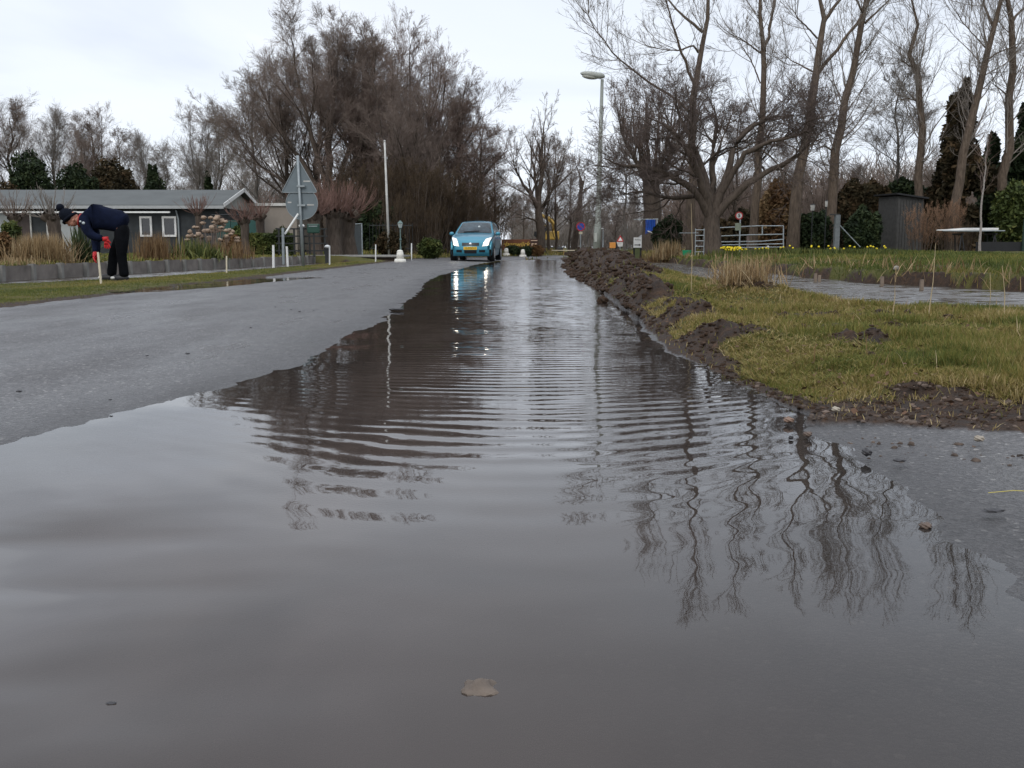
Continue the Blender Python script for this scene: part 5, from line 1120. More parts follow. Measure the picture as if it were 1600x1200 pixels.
# stakes and thin poles
def stake(px, base, top, Y, r, label, grp='pale stakes along the left road edge', lean=0, mat=None, name='stake'):
    x = xat(px, Y, 0.05); g = tz(x, Y); T2 = pt(px + lean, top, Y) - Vector((x, Y, g))
    o = MB().tube([(0, 0, -0.05), T2 * 0.5, T2], [r, r, r * 0.9], 8).build(name, mat or M['stake'], None); o.location = (x, Y, g); tag(o, label, 'stake', grp)
stake(158, 445, 394, 14.6, 0.017, 'pale wooden stake the bent man is holding, leaning left', lean=-5)
stake(354, 431, 400, 20.5, 0.017, 'short pale stake on the verge below the hydrangea')
stake(515, 412, 384, 29.0, 0.022, 'thin white pole on the verge right of the road signs', mat=M['white_paint'])
stake(587, 406, 382, 34.5, 0.022, 'thin white pole below the grey gate panel', mat=M['white_paint'])
stake(643, 403, 380, 38.5, 0.025, 'thin white pole between lantern and car', mat=M['white_paint'])
stake(427, 402, 383, 27.0, 0.035, 'short cream post in the garden edging left of the signs', mat=M['white_paint'])
stake(450, 401, 385, 28.5, 0.035, 'slightly tilted short white post between the sign supports', lean=-2, mat=M['white_paint'])
stake(31, 400, 382, 22, 0.025, 'short pale post in the garden left of the tan grass clump')
# ------------------------------------------------------------------ road signs seen from behind
YS = 27.5
x = xat(474, YS, 0); g = tz(x, YS)
t_ = thing('road_sign', 'grey backs of a triangular and a round road sign on one pole', 'road sign', (x, YS, g))
topv = pt(465, 243, YS) - Vector((x, YS, g))
b = MB(); b.tube([(0, 0, -0.1), topv * 0.5, topv], [0.04, 0.04, 0.038], 10); b.build('pole', M['galv'], t_, True)
o_ = Vector((x, YS, g))
ctr = pt(467, 302, YS) - o_
tri = [(-0.53, -0.42), (0.53, -0.42), (0.0, 0.53)]
def rounded(pts, rad=0.06):
    out = []
    for i in range(len(pts)):
        p0, p1, p2 = Vector(pts[i - 1]), Vector(pts[i]), Vector(pts[(i + 1) % len(pts)])
        a = p1 + (p0 - p1).normalized() * rad; c = p1 + (p2 - p1).normalized() * rad
        for k in range(5):
            f = k / 4; out.append(tuple(a * (1 - f) ** 2 + p1 * 2 * f * (1 - f) + c * f ** 2))
    return out
def plate(outl, cx, cz, y0, y1, name, mat, parent, rim=None):
    b = MB(); b.prism([(cx + p[0], cz + p[1]) for p in outl], y0, y1); return b.build(name, mat, parent)
tz_c = (zat(291, YS) - g)
tri_o = rounded([(p[0] * 0.94, p[1] * 0.94) for p in tri], 0.07)
tp = plate(tri_o, ctr.x + 0.01, zat(278, YS) - g, 0.050, 0.062, 'triangular_plate', M['signback'], t_)
b = MB(); pts = [(ctr.x + 0.01 + p[0], 0.035, zat(278, YS) - g + p[1]) for p in tri_o]; b.tube(pts + [pts[0]], 0.010, 5); b.build('rim', M['galv'], tp)
cz = zat(318, YS) - g; cxr = ctr.x + 0.06; circ = [(0.44 * math.cos(a * math.pi / 18), 0.44 * math.sin(a * math.pi / 18)) for a in range(36)]
rp_ = plate(circ, cxr, cz, 0.066, 0.078, 'round_plate', M['signback'], t_)
b = MB(); pts = [(cxr + p[0], 0.06, cz + p[1]) for p in circ]; b.tube(pts + [pts[0]], 0.010, 5); b.build('rim', M['galv'], rp_)
b = MB(); b.box((0.0, 0.0, cz - 0.05), (0.22, 0.09, 0.05)); b.box((0, 0, tz_c), (0.22, 0.09, 0.05)); b.build('bracket', M['galv'], t_)
for (dx, dz, par) in ((0.22, zat(283, YS) - g, tp), (0.30, zat(320, YS) - g, rp_), (-0.28, zat(316, YS) - g, rp_)):
    b = MB(); b.box((ctr.x + dx, 0.046 if par is tp else 0.062, dz), (0.19 if dx > 0 else 0.10, 0.006, 0.035)); b.build('sticker', M['dirty_white'], par)
b = MB(); p0 = pt(443, 413, YS - 0.3) - o_; p1 = pt(442, 356, YS - 0.3) - o_; b.tube([p0, p1], 0.038, 8); b.build('support_post', M['galv'], t_)
b = MB(); a_ = pt(445, 366, YS - 0.2) - o_; c_ = pt(466, 334, YS - 0.1) - o_; b.tube([a_, c_], 0.028, 8); b.build('brace', M['white_paint'], t_)
# ------------------------------------------------------------------ street lamp
YL = 45.0
x = xat(931, YL, 0.3); g = tz(x, YL); o_ = Vector((x, YL, g))
t_ = thing('street_lamp', 'tall pale street lamp with an oval head standing at the mud heap', 'street lamp', tuple(o_))
b = MB(); t1 = pt(934, 355, YL) - o_; t2 = pt(941, 124, YL) - o_
b.tube([(0, 0, -0.3), t1 * 0.96, t1, t1 + (t2 - t1) * 0.04, t1 + (t2 - t1) * 0.5, t2], [0.175, 0.165, 0.165, 0.125, 0.10, 0.07], 14); b.build('pole', M['lamp_pole'], t_, True)
h0 = pt(926, 117, YL) - o_
b = MB(); rot = Matrix.Rotation(R(8), 4, 'Y'); b.ball(h0, (1.12, 0.42, 0.30), rot, 24); b.ball(h0 + Vector((0.3, 0, -0.03)), (0.5, 0.36, 0.28), rot, 16); hd = b.build('lamp_head', M['lamp_head'], t_, True)
b = MB(); b.ball(h0 + Vector((-0.12, 0, -0.09)), (0.72, 0.34, 0.20), rot, 16); b.build('diffuser', simple('diffuser', (0.5, 0.5, 0.45), 0.3, 0.1), hd, True)
b = MB(); b.box((-0.03, -0.172, 0.9), (0.12, 0.01, 0.4)); b.build('service_door', M['lamp_head'], t_)
# far lamps
for i, (px, top, base, Y, arm, lb) in enumerate([(1007, 331, 386, 95, -1, 'small far street lamp beside the blue sheet'), (1052, 309, 370, 90, 0, 'far street lamp with a wide head above the black green bush'), (942, 357, 388, 130, -1, 'tiny far street lamp right of the big lamp pole'), (980, 352, 387, 150, 1, 'thin far lamp post above the red warning triangle')]):
    x = xat(px, Y); g = tz(x, Y); h = zat(top, Y) - g
    t_ = thing('street_lamp', lb, 'street lamp', (x, Y, g), 0, 'far street lamps')
    MB().rod((0, 0, 0), (0, 0, h), 0.08, 0.05, 8).build('pole', M['galv_gate'], t_)
    b = MB(); b.ball((arm * 0.35, 0, h), (0.9 if arm else 1.3, 0.3, 0.18), n=10); b.build('lamp_head', M['white_paint'], t_, True)
# ------------------------------------------------------------------ name board
def text_mesh(body, size, name, mat, parent, loc, rot=(R(90), 0, 0), ext=0.01, shear=0.0, offset=0.0, sx_=1.0):
    cu = bpy.data.curves.new(name, 'FONT'); cu.body = body; cu.size = size; cu.extrude = ext; cu.align_x = 'CENTER'; cu.align_y = 'CENTER'; cu.shear = shear; cu.offset = offset
    tmp = bpy.data.objects.new('tmp', cu); COL.objects.link(tmp)
    me = bpy.data.meshes.new_from_object(tmp.evaluated_get(bpy.context.evaluated_depsgraph_get())); bpy.data.objects.remove(tmp)
    me.materials.clear(); o = link(name, me, mat, parent); o.location = loc; o.rotation_euler = rot; o.scale = (sx_, 1, 1); return o
YB = 59
x = xat(811, YB); g = tz(x, YB)
t_ = thing('name_board', 'wooden board with ochre lettering and the number 55 beside the forked tree', 'sign board', (x, YB, g))
wood_m = simple('board_wood', (0.17, 0.062, 0.028), 0.6, 0.3, 3); och = simple('ochre_letters', (0.62, 0.42, 0.08), 0.6, 0.15)
wb = (828 - 783) / F * YB; zb0, zb1 = zat(391, YB) - g, zat(374, YB) - g
b = MB(); b.box((xat(806, YB) - x, 0, (zb0 + zb1) / 2), (wb, 0.06, zb1 - zb0), bev=0.015); b.build('board', wood_m, t_)
text_mesh('Haanwijck', 0.40, 'lettering', och, t_, (xat(806, YB) - x - 0.02, -0.04, (zb0 + zb1) / 2 + 0.03), shear=0.3, offset=0.006)
bn = MB(); bn.box((xat(834.5, YB) - x, -0.03, (zb0 + zb1) / 2 + 0.02), (0.46, 0.05, zb1 - zb0 + 0.02)); bn = bn.build('number_plate', simple('plate_dark', (0.045, 0.02, 0.014), 0.6, 0.2), t_)
text_mesh('55', 0.36, 'number', simple('number_pale', (0.7, 0.5, 0.36), 0.6, 0.1), bn, (xat(834.5, YB) - x, -0.065, (zb0 + zb1) / 2 - 0.06), offset=0.01)
b = MB(); b.box((xat(834.5, YB) - x, -0.06, zb1 - 0.07), (0.38, 0.012, 0.045)); b.build('strip', bpy.data.materials['number_pale'], bn)
b = MB(); [b.box((q, 0.05, zb1 / 2), (0.09, 0.05, zb1)) for q in (-0.85, 0.5)]; b.build('leg', M['bark'], t_)
# ------------------------------------------------------------------ excavator behind the trees
YE = 88
x = xat(857, YE); g = tz(x, YE)
t_ = thing('excavator', 'yellow excavator partly hidden behind the thin alders', 'excavator', (x, YE, g))
yel = simple('machine_yellow', (0.36, 0.23, 0.05), 0.5, 0.15); S_ = YE / F
def ep(px, py): return Vector((xat(px, YE) - x, 0, zat(py, YE) - g))
b = MB(); b.box(ep(857, 368) + Vector((0, 0.8, 0)), (1.9, 2.2, 0.75), bev=0.08); b.box(ep(849, 362) + Vector((0.1, 0.6, 0)), (0.8, 1.2, 1.2), bev=0.06); b.build('body', yel, t_)
b = MB(); b.box(ep(849, 361) + Vector((0.1, -0.02, 0.1)), (0.62, 0.05, 0.7)); b.build('cab_window', M['glass'], t_)
b = MB(); b.tube([ep(863, 368), ep(866, 350), ep(858, 342), ep(845, 336)], [0.24, 0.26, 0.24, 0.16], 6); b.build('boom', yel, t_)
b = MB(); b.tube([ep(845, 336), ep(840, 349), ep(841, 360)], [0.16, 0.14, 0.1], 6); b.build('arm', yel, t_)
b = MB(); b.prism([(-0.35, 0), (0.3, 0.05), (0.35, -0.4), (-0.1, -0.6), (-0.4, -0.35)], -0.4, 0.4); o = b.build('bucket', M['dark'], t_); o.location = ep(841, 362)
for s in (-1, 1):
    b = MB(); b.box((0.1, 0.6 + s * 0.9, 0.28), (2.4, 0.42, 0.55), bev=0.16); b.build('track', M['dark'], t_)
# ------------------------------------------------------------------ no waiting sign
YN = 66
x = xat(907, YN); g = tz(x, YN)
t_ = thing('round_sign', 'round blue sign with red rim and red bars on a thin post', 'road sign', (x, YN, g))
zc_ = zat(354, YN) - g
MB().rod((0, 0.03, 0), (0, 0.03, zc_ + 0.2), 0.035, n=8).build('post', M['galv_gate'], t_)
red = simple('sign_red', (0.5, 0.04, 0.04), 0.5, 0.1); blu = simple('sign_blue', (0.03, 0.08, 0.42), 0.5, 0.1)
def disc(r, y0, y1): return [(r * math.cos(k * math.pi / 16), r * math.sin(k * math.pi / 16)) for k in range(32)]
pl = plate(disc(0.30, 0, 0), 0, zc_, -0.02, 0.0, 'plate', red, t_); plate(disc(0.235, 0, 0), 0, zc_, -0.026, -0.021, 'blue_field', blu, pl)
b = MB()
b.box((0, -0.03, zc_), (0.47, 0.006, 0.045), Matrix.Rotation(R(45), 4, 'Y')); b.build('bar', red, pl)
b = MB(); b.box((0, 0, zc_ - 0.42), (0.24, 0.02, 0.14)); b.build('sub_plate', simple('plate_cream', (0.6, 0.55, 0.4), 0.5, 0.1), t_)
# trough on the verge
x = xat(893, 62); g = tz(x, 62)
t_ = thing('trough', 'low dark brown trough on the grass left of the street lamp', 'trough', (x, 62, g))
b = MB(); b.box((0, 0, 0.12), (0.9, 0.35, 0.2), bev=0.03); b.build('trough_body', simple('trough_brown', (0.05, 0.032, 0.025), 0.8, 0.3), t_)
b = MB(); b.box((0, 0, 0.225), (0.8, 0.25, 0.015)); b.build('soil', M['soil'], t_)
# rail barrier in front of alders
x0, x1 = xat(862, 64), xat(900, 64); g = tz((x0 + x1) / 2, 64)
t_ = thing('wooden_rail', 'low ochre wooden rail under the thin alders', 'fence', (x0, 64, g))
b = MB(); b.box(((x1 - x0) / 2, 0, 0.32), (x1 - x0, 0.05, 0.06)); b.build('rail', M['stake'], t_)
for k in range(3): MB().box(((x1 - x0) * k / 2, 0.04, 0.2), (0.08, 0.08, 0.45)).build('post', simple('ochre_post', (0.3, 0.2, 0.08), 0.8, 0.2) if k == 0 else bpy.data.materials['ochre_post'], t_)
# ------------------------------------------------------------------ far end of the road: buildings, van, sign
YR = 150
def bld(px0, px1, top, Y, col, label, rcol):
    x0, x1 = xat(px0, Y), xat(px1, Y); h = zat(top, Y) - 0.3
    t_ = thing('house', label, 'house', ((x0 + x1) / 2, Y, 0.3)); w = x1 - x0
    MB().box((0, 3, h * 0.36), (w, 6, h * 0.72)).build('wall', simple('w' + label[:9], col, 0.8, 0.15), t_)
    b = MB(); b.prism([(-w / 2 - 0.2, h * 0.7), (w / 2 + 0.2, h * 0.7), (w / 2 - 0.5, h), (-w / 2 + 0.5, h)], -0.2, 6.2); b.build('roof', simple('r' + label[:9], rcol, 0.8, 0.15), t_)
    for k in range(3):
        f = MB().box(((k - 1) * w * 0.3, -0.02, h * 0.42), (w * 0.17, 0.06, h * 0.24)).build('window', M['white_paint'], t_)
        MB().box(((k - 1) * w * 0.3, -0.055, h * 0.42), (w * 0.13, 0.02, h * 0.19)).build('pane', M['glass'], f)
bld(936, 952, 366, YR, (0.22, 0.08, 0.06), 'small far brick house right of the lamp pole', (0.12, 0.06, 0.05))
bld(950, 968, 362, YR + 8, (0.42, 0.42, 0.40), 'pale far house in the middle distance', (0.3, 0.3, 0.3))
bld(1005, 1020, 366, YR - 20, (0.3, 0.32, 0.33), 'far grey building left of the blue sheet', (0.2, 0.2, 0.2))
x = xat(957, 120); g = tz(x, 120)
t_ = thing('orange_container', 'small orange container far along the road', 'container', (x, 120, g))
orm = simple('orange_paint', (0.6, 0.25, 0.05), 0.5, 0.15)
MB().box((0, 0, 0.75), (0.7, 0.7, 0.7), bev=0.04).build('container_body', orm, t_); MB().box((0.45, 0.1, 0.5), (0.28, 0.5, 1.0), bev=0.03).build('door', M['dark'], t_)
for s in (-1, 1): MB().box((s * 0.28, 0, 0.2), (0.06, 0.5, 0.4)).build('leg', M['dark'], t_)
x = xat(969, 110); g = tz(x, 110)
t_ = thing('warning_sign', 'far red warning triangle above a white plate', 'road sign', (x, 110, g))
MB().rod((0, 0.05, 0), (0, 0.05, 1.9), 0.04).build('post', M['galv'], t_)
b = MB(); b.prism([(-0.42, 1.15), (0.42, 1.15), (0, 1.85)], -0.02, 0.0); tp = b.build('triangle', red, t_)
b = MB(); b.prism([(-0.24, 1.24), (0.24, 1.24), (0, 1.64)], -0.03, -0.021); b.build('white_field', M['white_paint'], tp)
b = MB(); b.prism([(-0.4, 1.1), (0.4, 1.1), (0.25, 0.6), (-0.25, 0.6)], -0.02, 0.0); b.build('lower_plate', M['dirty_white'], t_)
# ------------------------------------------------------------------ arrow board
YA = 44
x = xat(996, YA); g = tz(x, YA)
t_ = thing('arrow_board', 'white board with a black arrow pointing right, right of the lamp', 'sign', (x, YA, g))
za, zb = zat(387, YA) - g, zat(371, YA) - g; wA = 12.5 / F * YA
MB().box((0, 0, (za + zb) / 2), (wA, 0.02, zb - za)).build('board', M['white_paint'], t_)
b = MB(); zz_ = za + (zb - za) * 0.27; b.prism([(-0.14, zz_ - 0.018), (0.06, zz_ - 0.018), (0.06, zz_ - 0.05), (0.15, zz_), (0.06, zz_ + 0.05), (0.06, zz_ + 0.018), (-0.14, zz_ + 0.018)], -0.018, -0.011); b.build('arrow', M['dark'], t_)
text_mesh('Parking', 0.085, 'lettering', M['dark'], t_, (0, -0.012, za + (zb - za) * 0.78), ext=0.002)
for s in (-1, 1): MB().box((s * 0.15, 0.03, za / 2 - 0.05), (0.07, 0.06, za + 0.15)).build('leg', M['dark'], t_)
MB().box((0, 0.045, za * 0.5), (0.22, 0.03, za)).build('backing', simple('board_green', (0.12, 0.14, 0.06), 0.7, 0.2), t_)
# blue sheet on a line
x0, x1 = xat(989, 47), xat(1026, 47); g = tz(x0, 47)
t_ = thing('blue_sheet', 'blue tarpaulin hanging from a rail beside the thick pollard trunk', 'tarpaulin', (xat(1016, 47), 47, g))
zt, zb = zat(343, 47) - g, zat(366, 47) - g; ws = 0.42
me = bpy.data.meshes.new('sheet'); N_ = 18
vv = [(-0.25 + ws * 1.1 * i / N_, 0.04 * math.sin(i * 1.7) * (1 - j / 6 * 0.3), zt + (zb * (1 + 0.25 * (i / N_)) - zt) * j / 6) for j in range(7) for i in range(N_ + 1)]
me.from_pydata(vv, [], [(j * (N_ + 1) + i, j * (N_ + 1) + i + 1, (j + 1) * (N_ + 1) + i + 1, (j + 1) * (N_ + 1) + i) for j in range(6) for i in range(N_)])
so = me.update(); o = link('sheet', me, simple('blue_plastic', (0.03, 0.10, 0.42), 0.4, 0.2, 5), t_); md = o.modifiers.new('thick', 'SOLIDIFY'); md.thickness = 0.01
MB().rod((-0.8, 0, zt), (0.35, 0, zt + 0.02), 0.02).build('rail', M['galv_gate'], t_)
MB().rod((0.3, 0.03, 0), (0.3, 0.03, zt), 0.03).build('post', M['galv_gate'], t_)
MB().tube([(-0.15, -0.03, zb + 0.15), (0.35, -0.03, zb - 0.03)], 0.025).build('strut', M['white_paint'], t_)
# green tub
x = xat(1073, 37); g = tz(x, 37)
b = MB(); b.rod((0, 0, 0), (0, 0, 0.24), 0.13, 0.17, 18); o = b.build('tub', simple('green_plastic', (0.02, 0.28, 0.13), 0.4, 0.1), thing('plastic_tub', 'bright green plastic tub on the lawn left of the fruit tree', 'tub', (x, 37, g)))
MB().tube([(0.17 * math.cos(a), 0.17 * math.sin(a), 0.24) for a in [k * math.pi / 9 for k in range(19)]], 0.012, 6).build('rim', bpy.data.materials['green_plastic'], o.parent)
# ladder like rack
x = xat(1093, 36.5); g = tz(x, 36.5)
t_ = thing('metal_rack', 'small metal rack with rungs leaning at the fruit tree trunk', 'rack', (x, 36.5, g))
zr_ = zat(357, 36.5) - g
for s in (-1, 1): MB().rod((s * 0.16, 0, 0), (s * 0.16, 0.05, zr_), 0.014).build('upright', M['galv'], t_)
for k in range(5): MB().rod((-0.16, 0.01 * k, zr_ * (0.15 + 0.2 * k)), (0.16, 0.01 * k, zr_ * (0.15 + 0.2 * k)), 0.012).build('rung', M['galv_gate'], t_)
MB().rod((-0.75, 0.02, zat(364, 36.5) - g), (-0.05, 0.02, zat(364, 36.5) - g), 0.012).build('crossbar', M['galv'], t_)
# metal field gate
YG = 42
x = xat(1124, YG); g = tz(x, YG); o_ = Vector((x, YG, g))
t_ = thing('field_gate', 'galvanised tubular field gate between fruit tree and third poplar', 'gate', tuple(o_))
def gp(px, py): q = pt(px, py, YG) - o_; return q
rows_ = [((1124, 356), (1183, 353), (1224, 353)), ((1124, 369), (1170, 367), (1224, 366)), ((1126, 378), (1190, 377), (1224, 374)), ((1126, 383), (1224, 381)), ((1150, 387), (1224, 386))]
for rw in rows_: MB().tube([gp(*q) for q in rw], 0.022, 8).build('bar', M['galv_gate'], t_)
for a_, c_ in (((1124, 356), (1124, 384)), ((1224, 353), (1224, 388)), ((1191, 353), (1191, 367))): MB().tube([gp(*a_), gp(*c_)], 0.028, 8).build('upright', M['galv_gate'], t_)
MB().box(gp(1169, 379) + Vector((0, 0.05, 0)), (0.11, 0.08, 0.62)).build('gate_post', simple('post_brown', (0.2, 0.15, 0.13), 0.8, 0.3), t_)
o = MB().ball((0, 0, 0), (0.11, 0.11, 0.11), n=12).build('ball', M['white_paint'], None, True); o.location = o_ + gp(1199, 386.5) + Vector((0, -0.1, 0.02)); tag(o, 'small white ball at the foot of the metal gate', 'ball')
# speed sign 5
x = xat(1153, 41); g = tz(x, 41); t_ = thing('speed_sign', 'round white speed sign reading 5 with a red ring behind the gate', 'road sign', (x, 41, g))
zc_ = zat(337, 41) - g; MB().rod((0.06, 0.03, 0), (0.06, 0.03, zc_), 0.03).build('post', M['galv_gate'], t_)
pl = plate(disc(0.16, 0, 0), 0, zc_, -0.02, 0, 'plate', red, t_); plate(disc(0.115, 0, 0), 0, zc_, -0.026, -0.021, 'white_field', M['white_paint'], pl)
text_mesh('5', 0.2, 'number', M['dark'], pl, (0, -0.03, zc_), ext=0.003, offset=0.004)
MB().box((-0.03, 0, zc_ - 0.45), (0.24, 0.02, 0.3)).build('sub_plate', simple('plate_green', (0.3, 0.34, 0.26), 0.6, 0.2), t_)
# lanterns in the trees
for i, (px, y0, y1, w, Y) in enumerate([(1267, 320, 329, 0.2, 44), (1288, 314, 323, 0.12, 44)]):
    x = xat(px, Y); g = tz(x, Y); z0, z1 = zat(y1, Y) - g, zat(y0, Y) - g
    t_ = thing('lantern', ['square white lantern on a dark post between third and fourth poplar', 'narrow pale lantern just left of the slanting poplar'][i], 'lantern', (x, Y, g), 0, 'lanterns between the poplars')
    MB().rod((0, 0, 0), (0, 0, z0), 0.025).build('post', M['black'], t_)
    MB().rod((0, 0, z0), (0, 0, z1), w * 0.4, w * 0.55, 4).build('lamp_housing', M['dirty_white'], t_); MB().rod((0, 0, z1), (0, 0, z1 + 0.05), w * 0.65, 0.02, 4).build('cap', M['dark'], t_)
# pillar with strut
YQ = 40
x = xat(1306, YQ); g = tz(x, YQ); o_ = Vector((x, YQ, g)); zt = zat(336, YQ) - g
t_ = thing('gate_pillar', 'grey wooden gate pillar with a diagonal strut right of the slanting poplar', 'post', tuple(o_))
MB().box((0, 0, zt / 2), (0.20, 0.2, zt), bev=0.01).build('pillar', simple('grey_post', (0.17, 0.185, 0.19), 0.8, 0.25, 8, bump=0.3), t_)
MB().tube([pt(1312, 352, YQ - 0.1) - o_, pt(1344, 386, YQ - 0.1) - o_], 0.022, 8).build('strut', M['galv'], t_)
MB().box((-0.1, 0.02, zt + 0.02), (0.36, 0.2, 0.05)).build('cap', M['greywood'], t_)
# shed
YD = 45
x0, x1 = xat(1392, YD), xat(1444, YD); g = tz(x0, YD); zt = zat(303, YD) - g; zt2 = zat(309, YD) - g
t_ = thing('shed', 'tall narrow dark grey wooden shed behind the tawny shrub', 'shed', ((x0 + x1) / 2, YD, g), R(14)); w = (x1 - x0) * 0.88
b = MB(); b.box((0, 0.7, zt / 2 - 0.05), (w, 1.4, zt - 0.1)); b.build('wall', M['greywood'], t_)
for k in range(9):
    MB().box((-w / 2 + 0.09 + k * w / 9, -0.012, zt / 2 - 0.1), (w / 9 - 0.03, 0.025, zt - 0.3)).build('board', M['greywood'], t_)
b = MB(); b.prism([(-w / 2 - 0.15, zt - 0.04), (w / 2 + 0.15, zt - 0.22), (w / 2 + 0.15, zt - 0.15), (-w / 2 - 0.15, zt + 0.03)], -0.2, 1.6); b.build('roof', M['dark'], t_)
# white upturned boat on trestles
YO = 39
x0, x1 = xat(1462, YO), xat(1558, YO); g = tz(x1, YO); L_ = x1 - x0; zc_ = zat(361, YO) - g
t_ = thing('white_boat', 'white rowing boat lying on trestles at the right edge lawn', 'boat', ((x0 + x1) / 2, YO, g))
b = MB(); n_ = 16; prev = None
for i in range(n_ + 1):
    f = i / n_; xx = -L_ / 2 + L_ * f; hw = 0.5 * math.sin(math.pi * min(1, f * 0.8 + 0.2)) ** 0.6 * (0.25 + 0.75 * sst(0, 0.35, f)) ; hz_ = 0.07 * sst(0, 0.5, f) + 0.035
    ring = [b.bm.verts.new((xx, hw * math.cos(a), zc_ + 0.02 + hz_ * (1 - abs(math.cos(a)) ** 3) * (1 if math.sin(a) > 0 else -0.25))) for a in [k * math.pi / 8 for k in range(16)]]
    if prev:
        for k in range(16): b.bm.faces.new((prev[k], prev[(k + 1) % 16], ring[(k + 1) % 16], ring[k]))
    else: b.bm.faces.new(ring[::-1])
    prev = ring
b.bm.faces.new(prev); b.build('hull', M['dirty_white'], t_, True)
MB().tube([(-L_ / 2, -0.52, zc_), (0, -0.56, zc_ - 0.01), (L_ / 2, -0.5, zc_)], 0.025, 6).build('gunwale', M['galv'], t_)
for s in (-0.15, 0.38):
    tr_ = MB(); tr_.box((s * L_, 0, zc_ - 0.12), (0.08, 0.9, 0.06)); tr_.rod((s * L_ - 0.1, -0.4, 0), (s * L_, -0.3, zc_ - 0.1), 0.025); tr_.rod((s * L_ + 0.1, 0.4, 0), (s * L_, 0.3, zc_ - 0.1), 0.025); tr_.rod((s * L_ + 0.1, -0.4, 0), (s * L_, -0.3, zc_ - 0.1), 0.025); tr_.build('trestle', M['dark'], t_)
# birch / pale pole by the boat
x = xat(1531, 38); g = tz(x, 38); o_ = Vector((x, 38, g))
t_ = plant_tree(grow([([(0, 0, 0)] + [tuple(pt(a_, b_, 38) - o_) for a_, b_ in ((1531, 375), (1533, 330), (1537, 290), (1541, 240), (1544, 205))], [0.05, 0.045, 0.035, 0.03, 0.02, 0.008])],
    [dict(n=20, f0=0.4, ang=40, abs=1.2, rr=0.5, up=0.05, seg=4, wob=0.12, sides=3, trunk=False), dict(n=7, f0=0.2, ang=40, len=0.5, rr=0.7, up=0.02, seg=3, wob=0.15, sides=3)], 88, simple('birch_bark', (0.27, 0.24, 0.22), 0.7, 0.3, 20), M['twig_red'], 'birch'), 'thin pale birch stem in front of the white boat', tuple(o_), 0, 1, None, 'birch')
# black netting fence at the right end
x = xat(1598, 38); g = tz(x, 38); t_ = thing('dark_fence', 'dark green post and panel fence cut by the right edge', 'fence', (x, 38, g))
MB().rod((0, 0, 0), (0, 0, zat(342, 38) - g), 0.06, 0.05).build('post', simple('green_post', (0.012, 0.03, 0.022), 0.6, 0.1), t_)
MB().box((-0.9, 0.05, 0.18), (1.8, 0.03, 0.36)).build('panel', M['dark'], t_)
# bank stakes
for i, (px, b_, t2, Y) in enumerate([(1274, 437, 417, 16.6), (1378, 430, 417, 14.8), (1440, 447, 436, 13.4)]):
    x = xat(px, Y, 0); o_ = Vector((x, Y, -0.1)); o = MB(); 
    o.box((0, 0, 0.08), (0.045, 0.045, 0.30)); 
    if i == 0: o.box((0.07, 0.02, 0.06), (0.045, 0.045, 0.28))
    o = o.build('bank_stake', simple('bank_wood', (0.22, 0.17, 0.13), 0.8, 0.3) if i == 0 else bpy.data.materials['bank_wood'], None, rough=0.004); o.location = o_
    tag(o, ['pair of grey brown stakes in the far ditch bank', 'single stake in the far ditch bank before the shed', 'short stake standing in the water at the far bank'][i], 'stake', 'stakes in the far ditch bank')
x = xat(1402, 16.5); o = MB().ball((0, 0, 0), (0.10, 0.08, 0.08), n=10).build('pale_stone', simple('pale_stone', (0.3, 0.28, 0.25), 0.8, 0.2), None, True, 0.008); o.location = (xat(1401, 15.6), 15.6, tz(xat(1401, 15.6), 15.6) + 0.04); tag(o, 'pale grey stone on the far green ditch bank', 'stone')
# ------------------------------------------------------------------ small things on the road
def pebble(px, py, z, s, name, label, mat, flat=0.6, seed=0, cat='stone', grp=None, long=1.0, rz=0.0):
    X, Y = ground(px, py, z); s = s * 0.8
    bm = bmesh.new(); bmesh.ops.create_icosphere(bm, subdivisions=3, radius=1); r = random.Random(seed)
    for v in bm.verts:
        q = v.co.copy(); k = 1 + 0.14 * math.sin(q.x * 4 + seed) * math.sin(q.y * 5 + 1) + 0.10 * math.sin(q.z * 7 + q.x * 6 + seed) + r.uniform(-.03, .03)
        v.co = Vector((q.x * k * s * long, q.y * k * s, q.z * k * s * flat))
    me = bpy.data.meshes.new(name); bm.to_mesh(me); bm.free()
    o = link(name, me, mat); o.location = (X, Y, z + s * flat * 0.45); o.rotation_euler.z = rz; return tag(o, label, cat, grp)
dkm = simple('dark_stone', (0.035, 0.033, 0.035), 0.5, 0.3, 30, bump=0.4); brm = simple('brown_stone', (0.11, 0.078, 0.06), 0.6, 0.3, 30, bump=0.4)
pebble(941, 473, 0.0, 0.075, 'earth_clod', 'dark clod of earth sticking out of the puddle', M['soil'], 0.8, 1, 'clod')
pebble(1354, 709, 0.02, 0.016, 'stone', 'round dark stone on the wet asphalt at the right', dkm, 0.8, 2)
pebble(1405, 720, 0.02, 0.014, 'bark_piece', 'flat dark piece lying right of the round dark stone', dkm, 0.35, 3, 'debris', None, 1.6)
pebble(1236, 685, 0.005, 0.009, 'stone', 'small dark pebble at the right water edge', dkm, 0.8, 4)
pebble(1262, 680, 0.012, 0.016, 'stone', 'red brown pebble at the right water edge', brm, 0.6, 5)
pebble(1446, 824, 0.0, 0.015, 'stone', 'brown stone lying at the right shore of the puddle', brm, 0.6, 6)
pebble(1552, 799, 0.02, 0.013, 'bark_piece', 'long dark twig piece on the asphalt at the lower right', dkm, 0.4, 7, 'debris', None, 2.4, 0.2)
pebble(1232, 658, 0.012, 0.02, 'stone', 'pale orange brick crumb at the puddle shore', simple('brick_crumb', (0.2, 0.13, 0.095), 0.7, 0.2, 20), 0.6, 8)
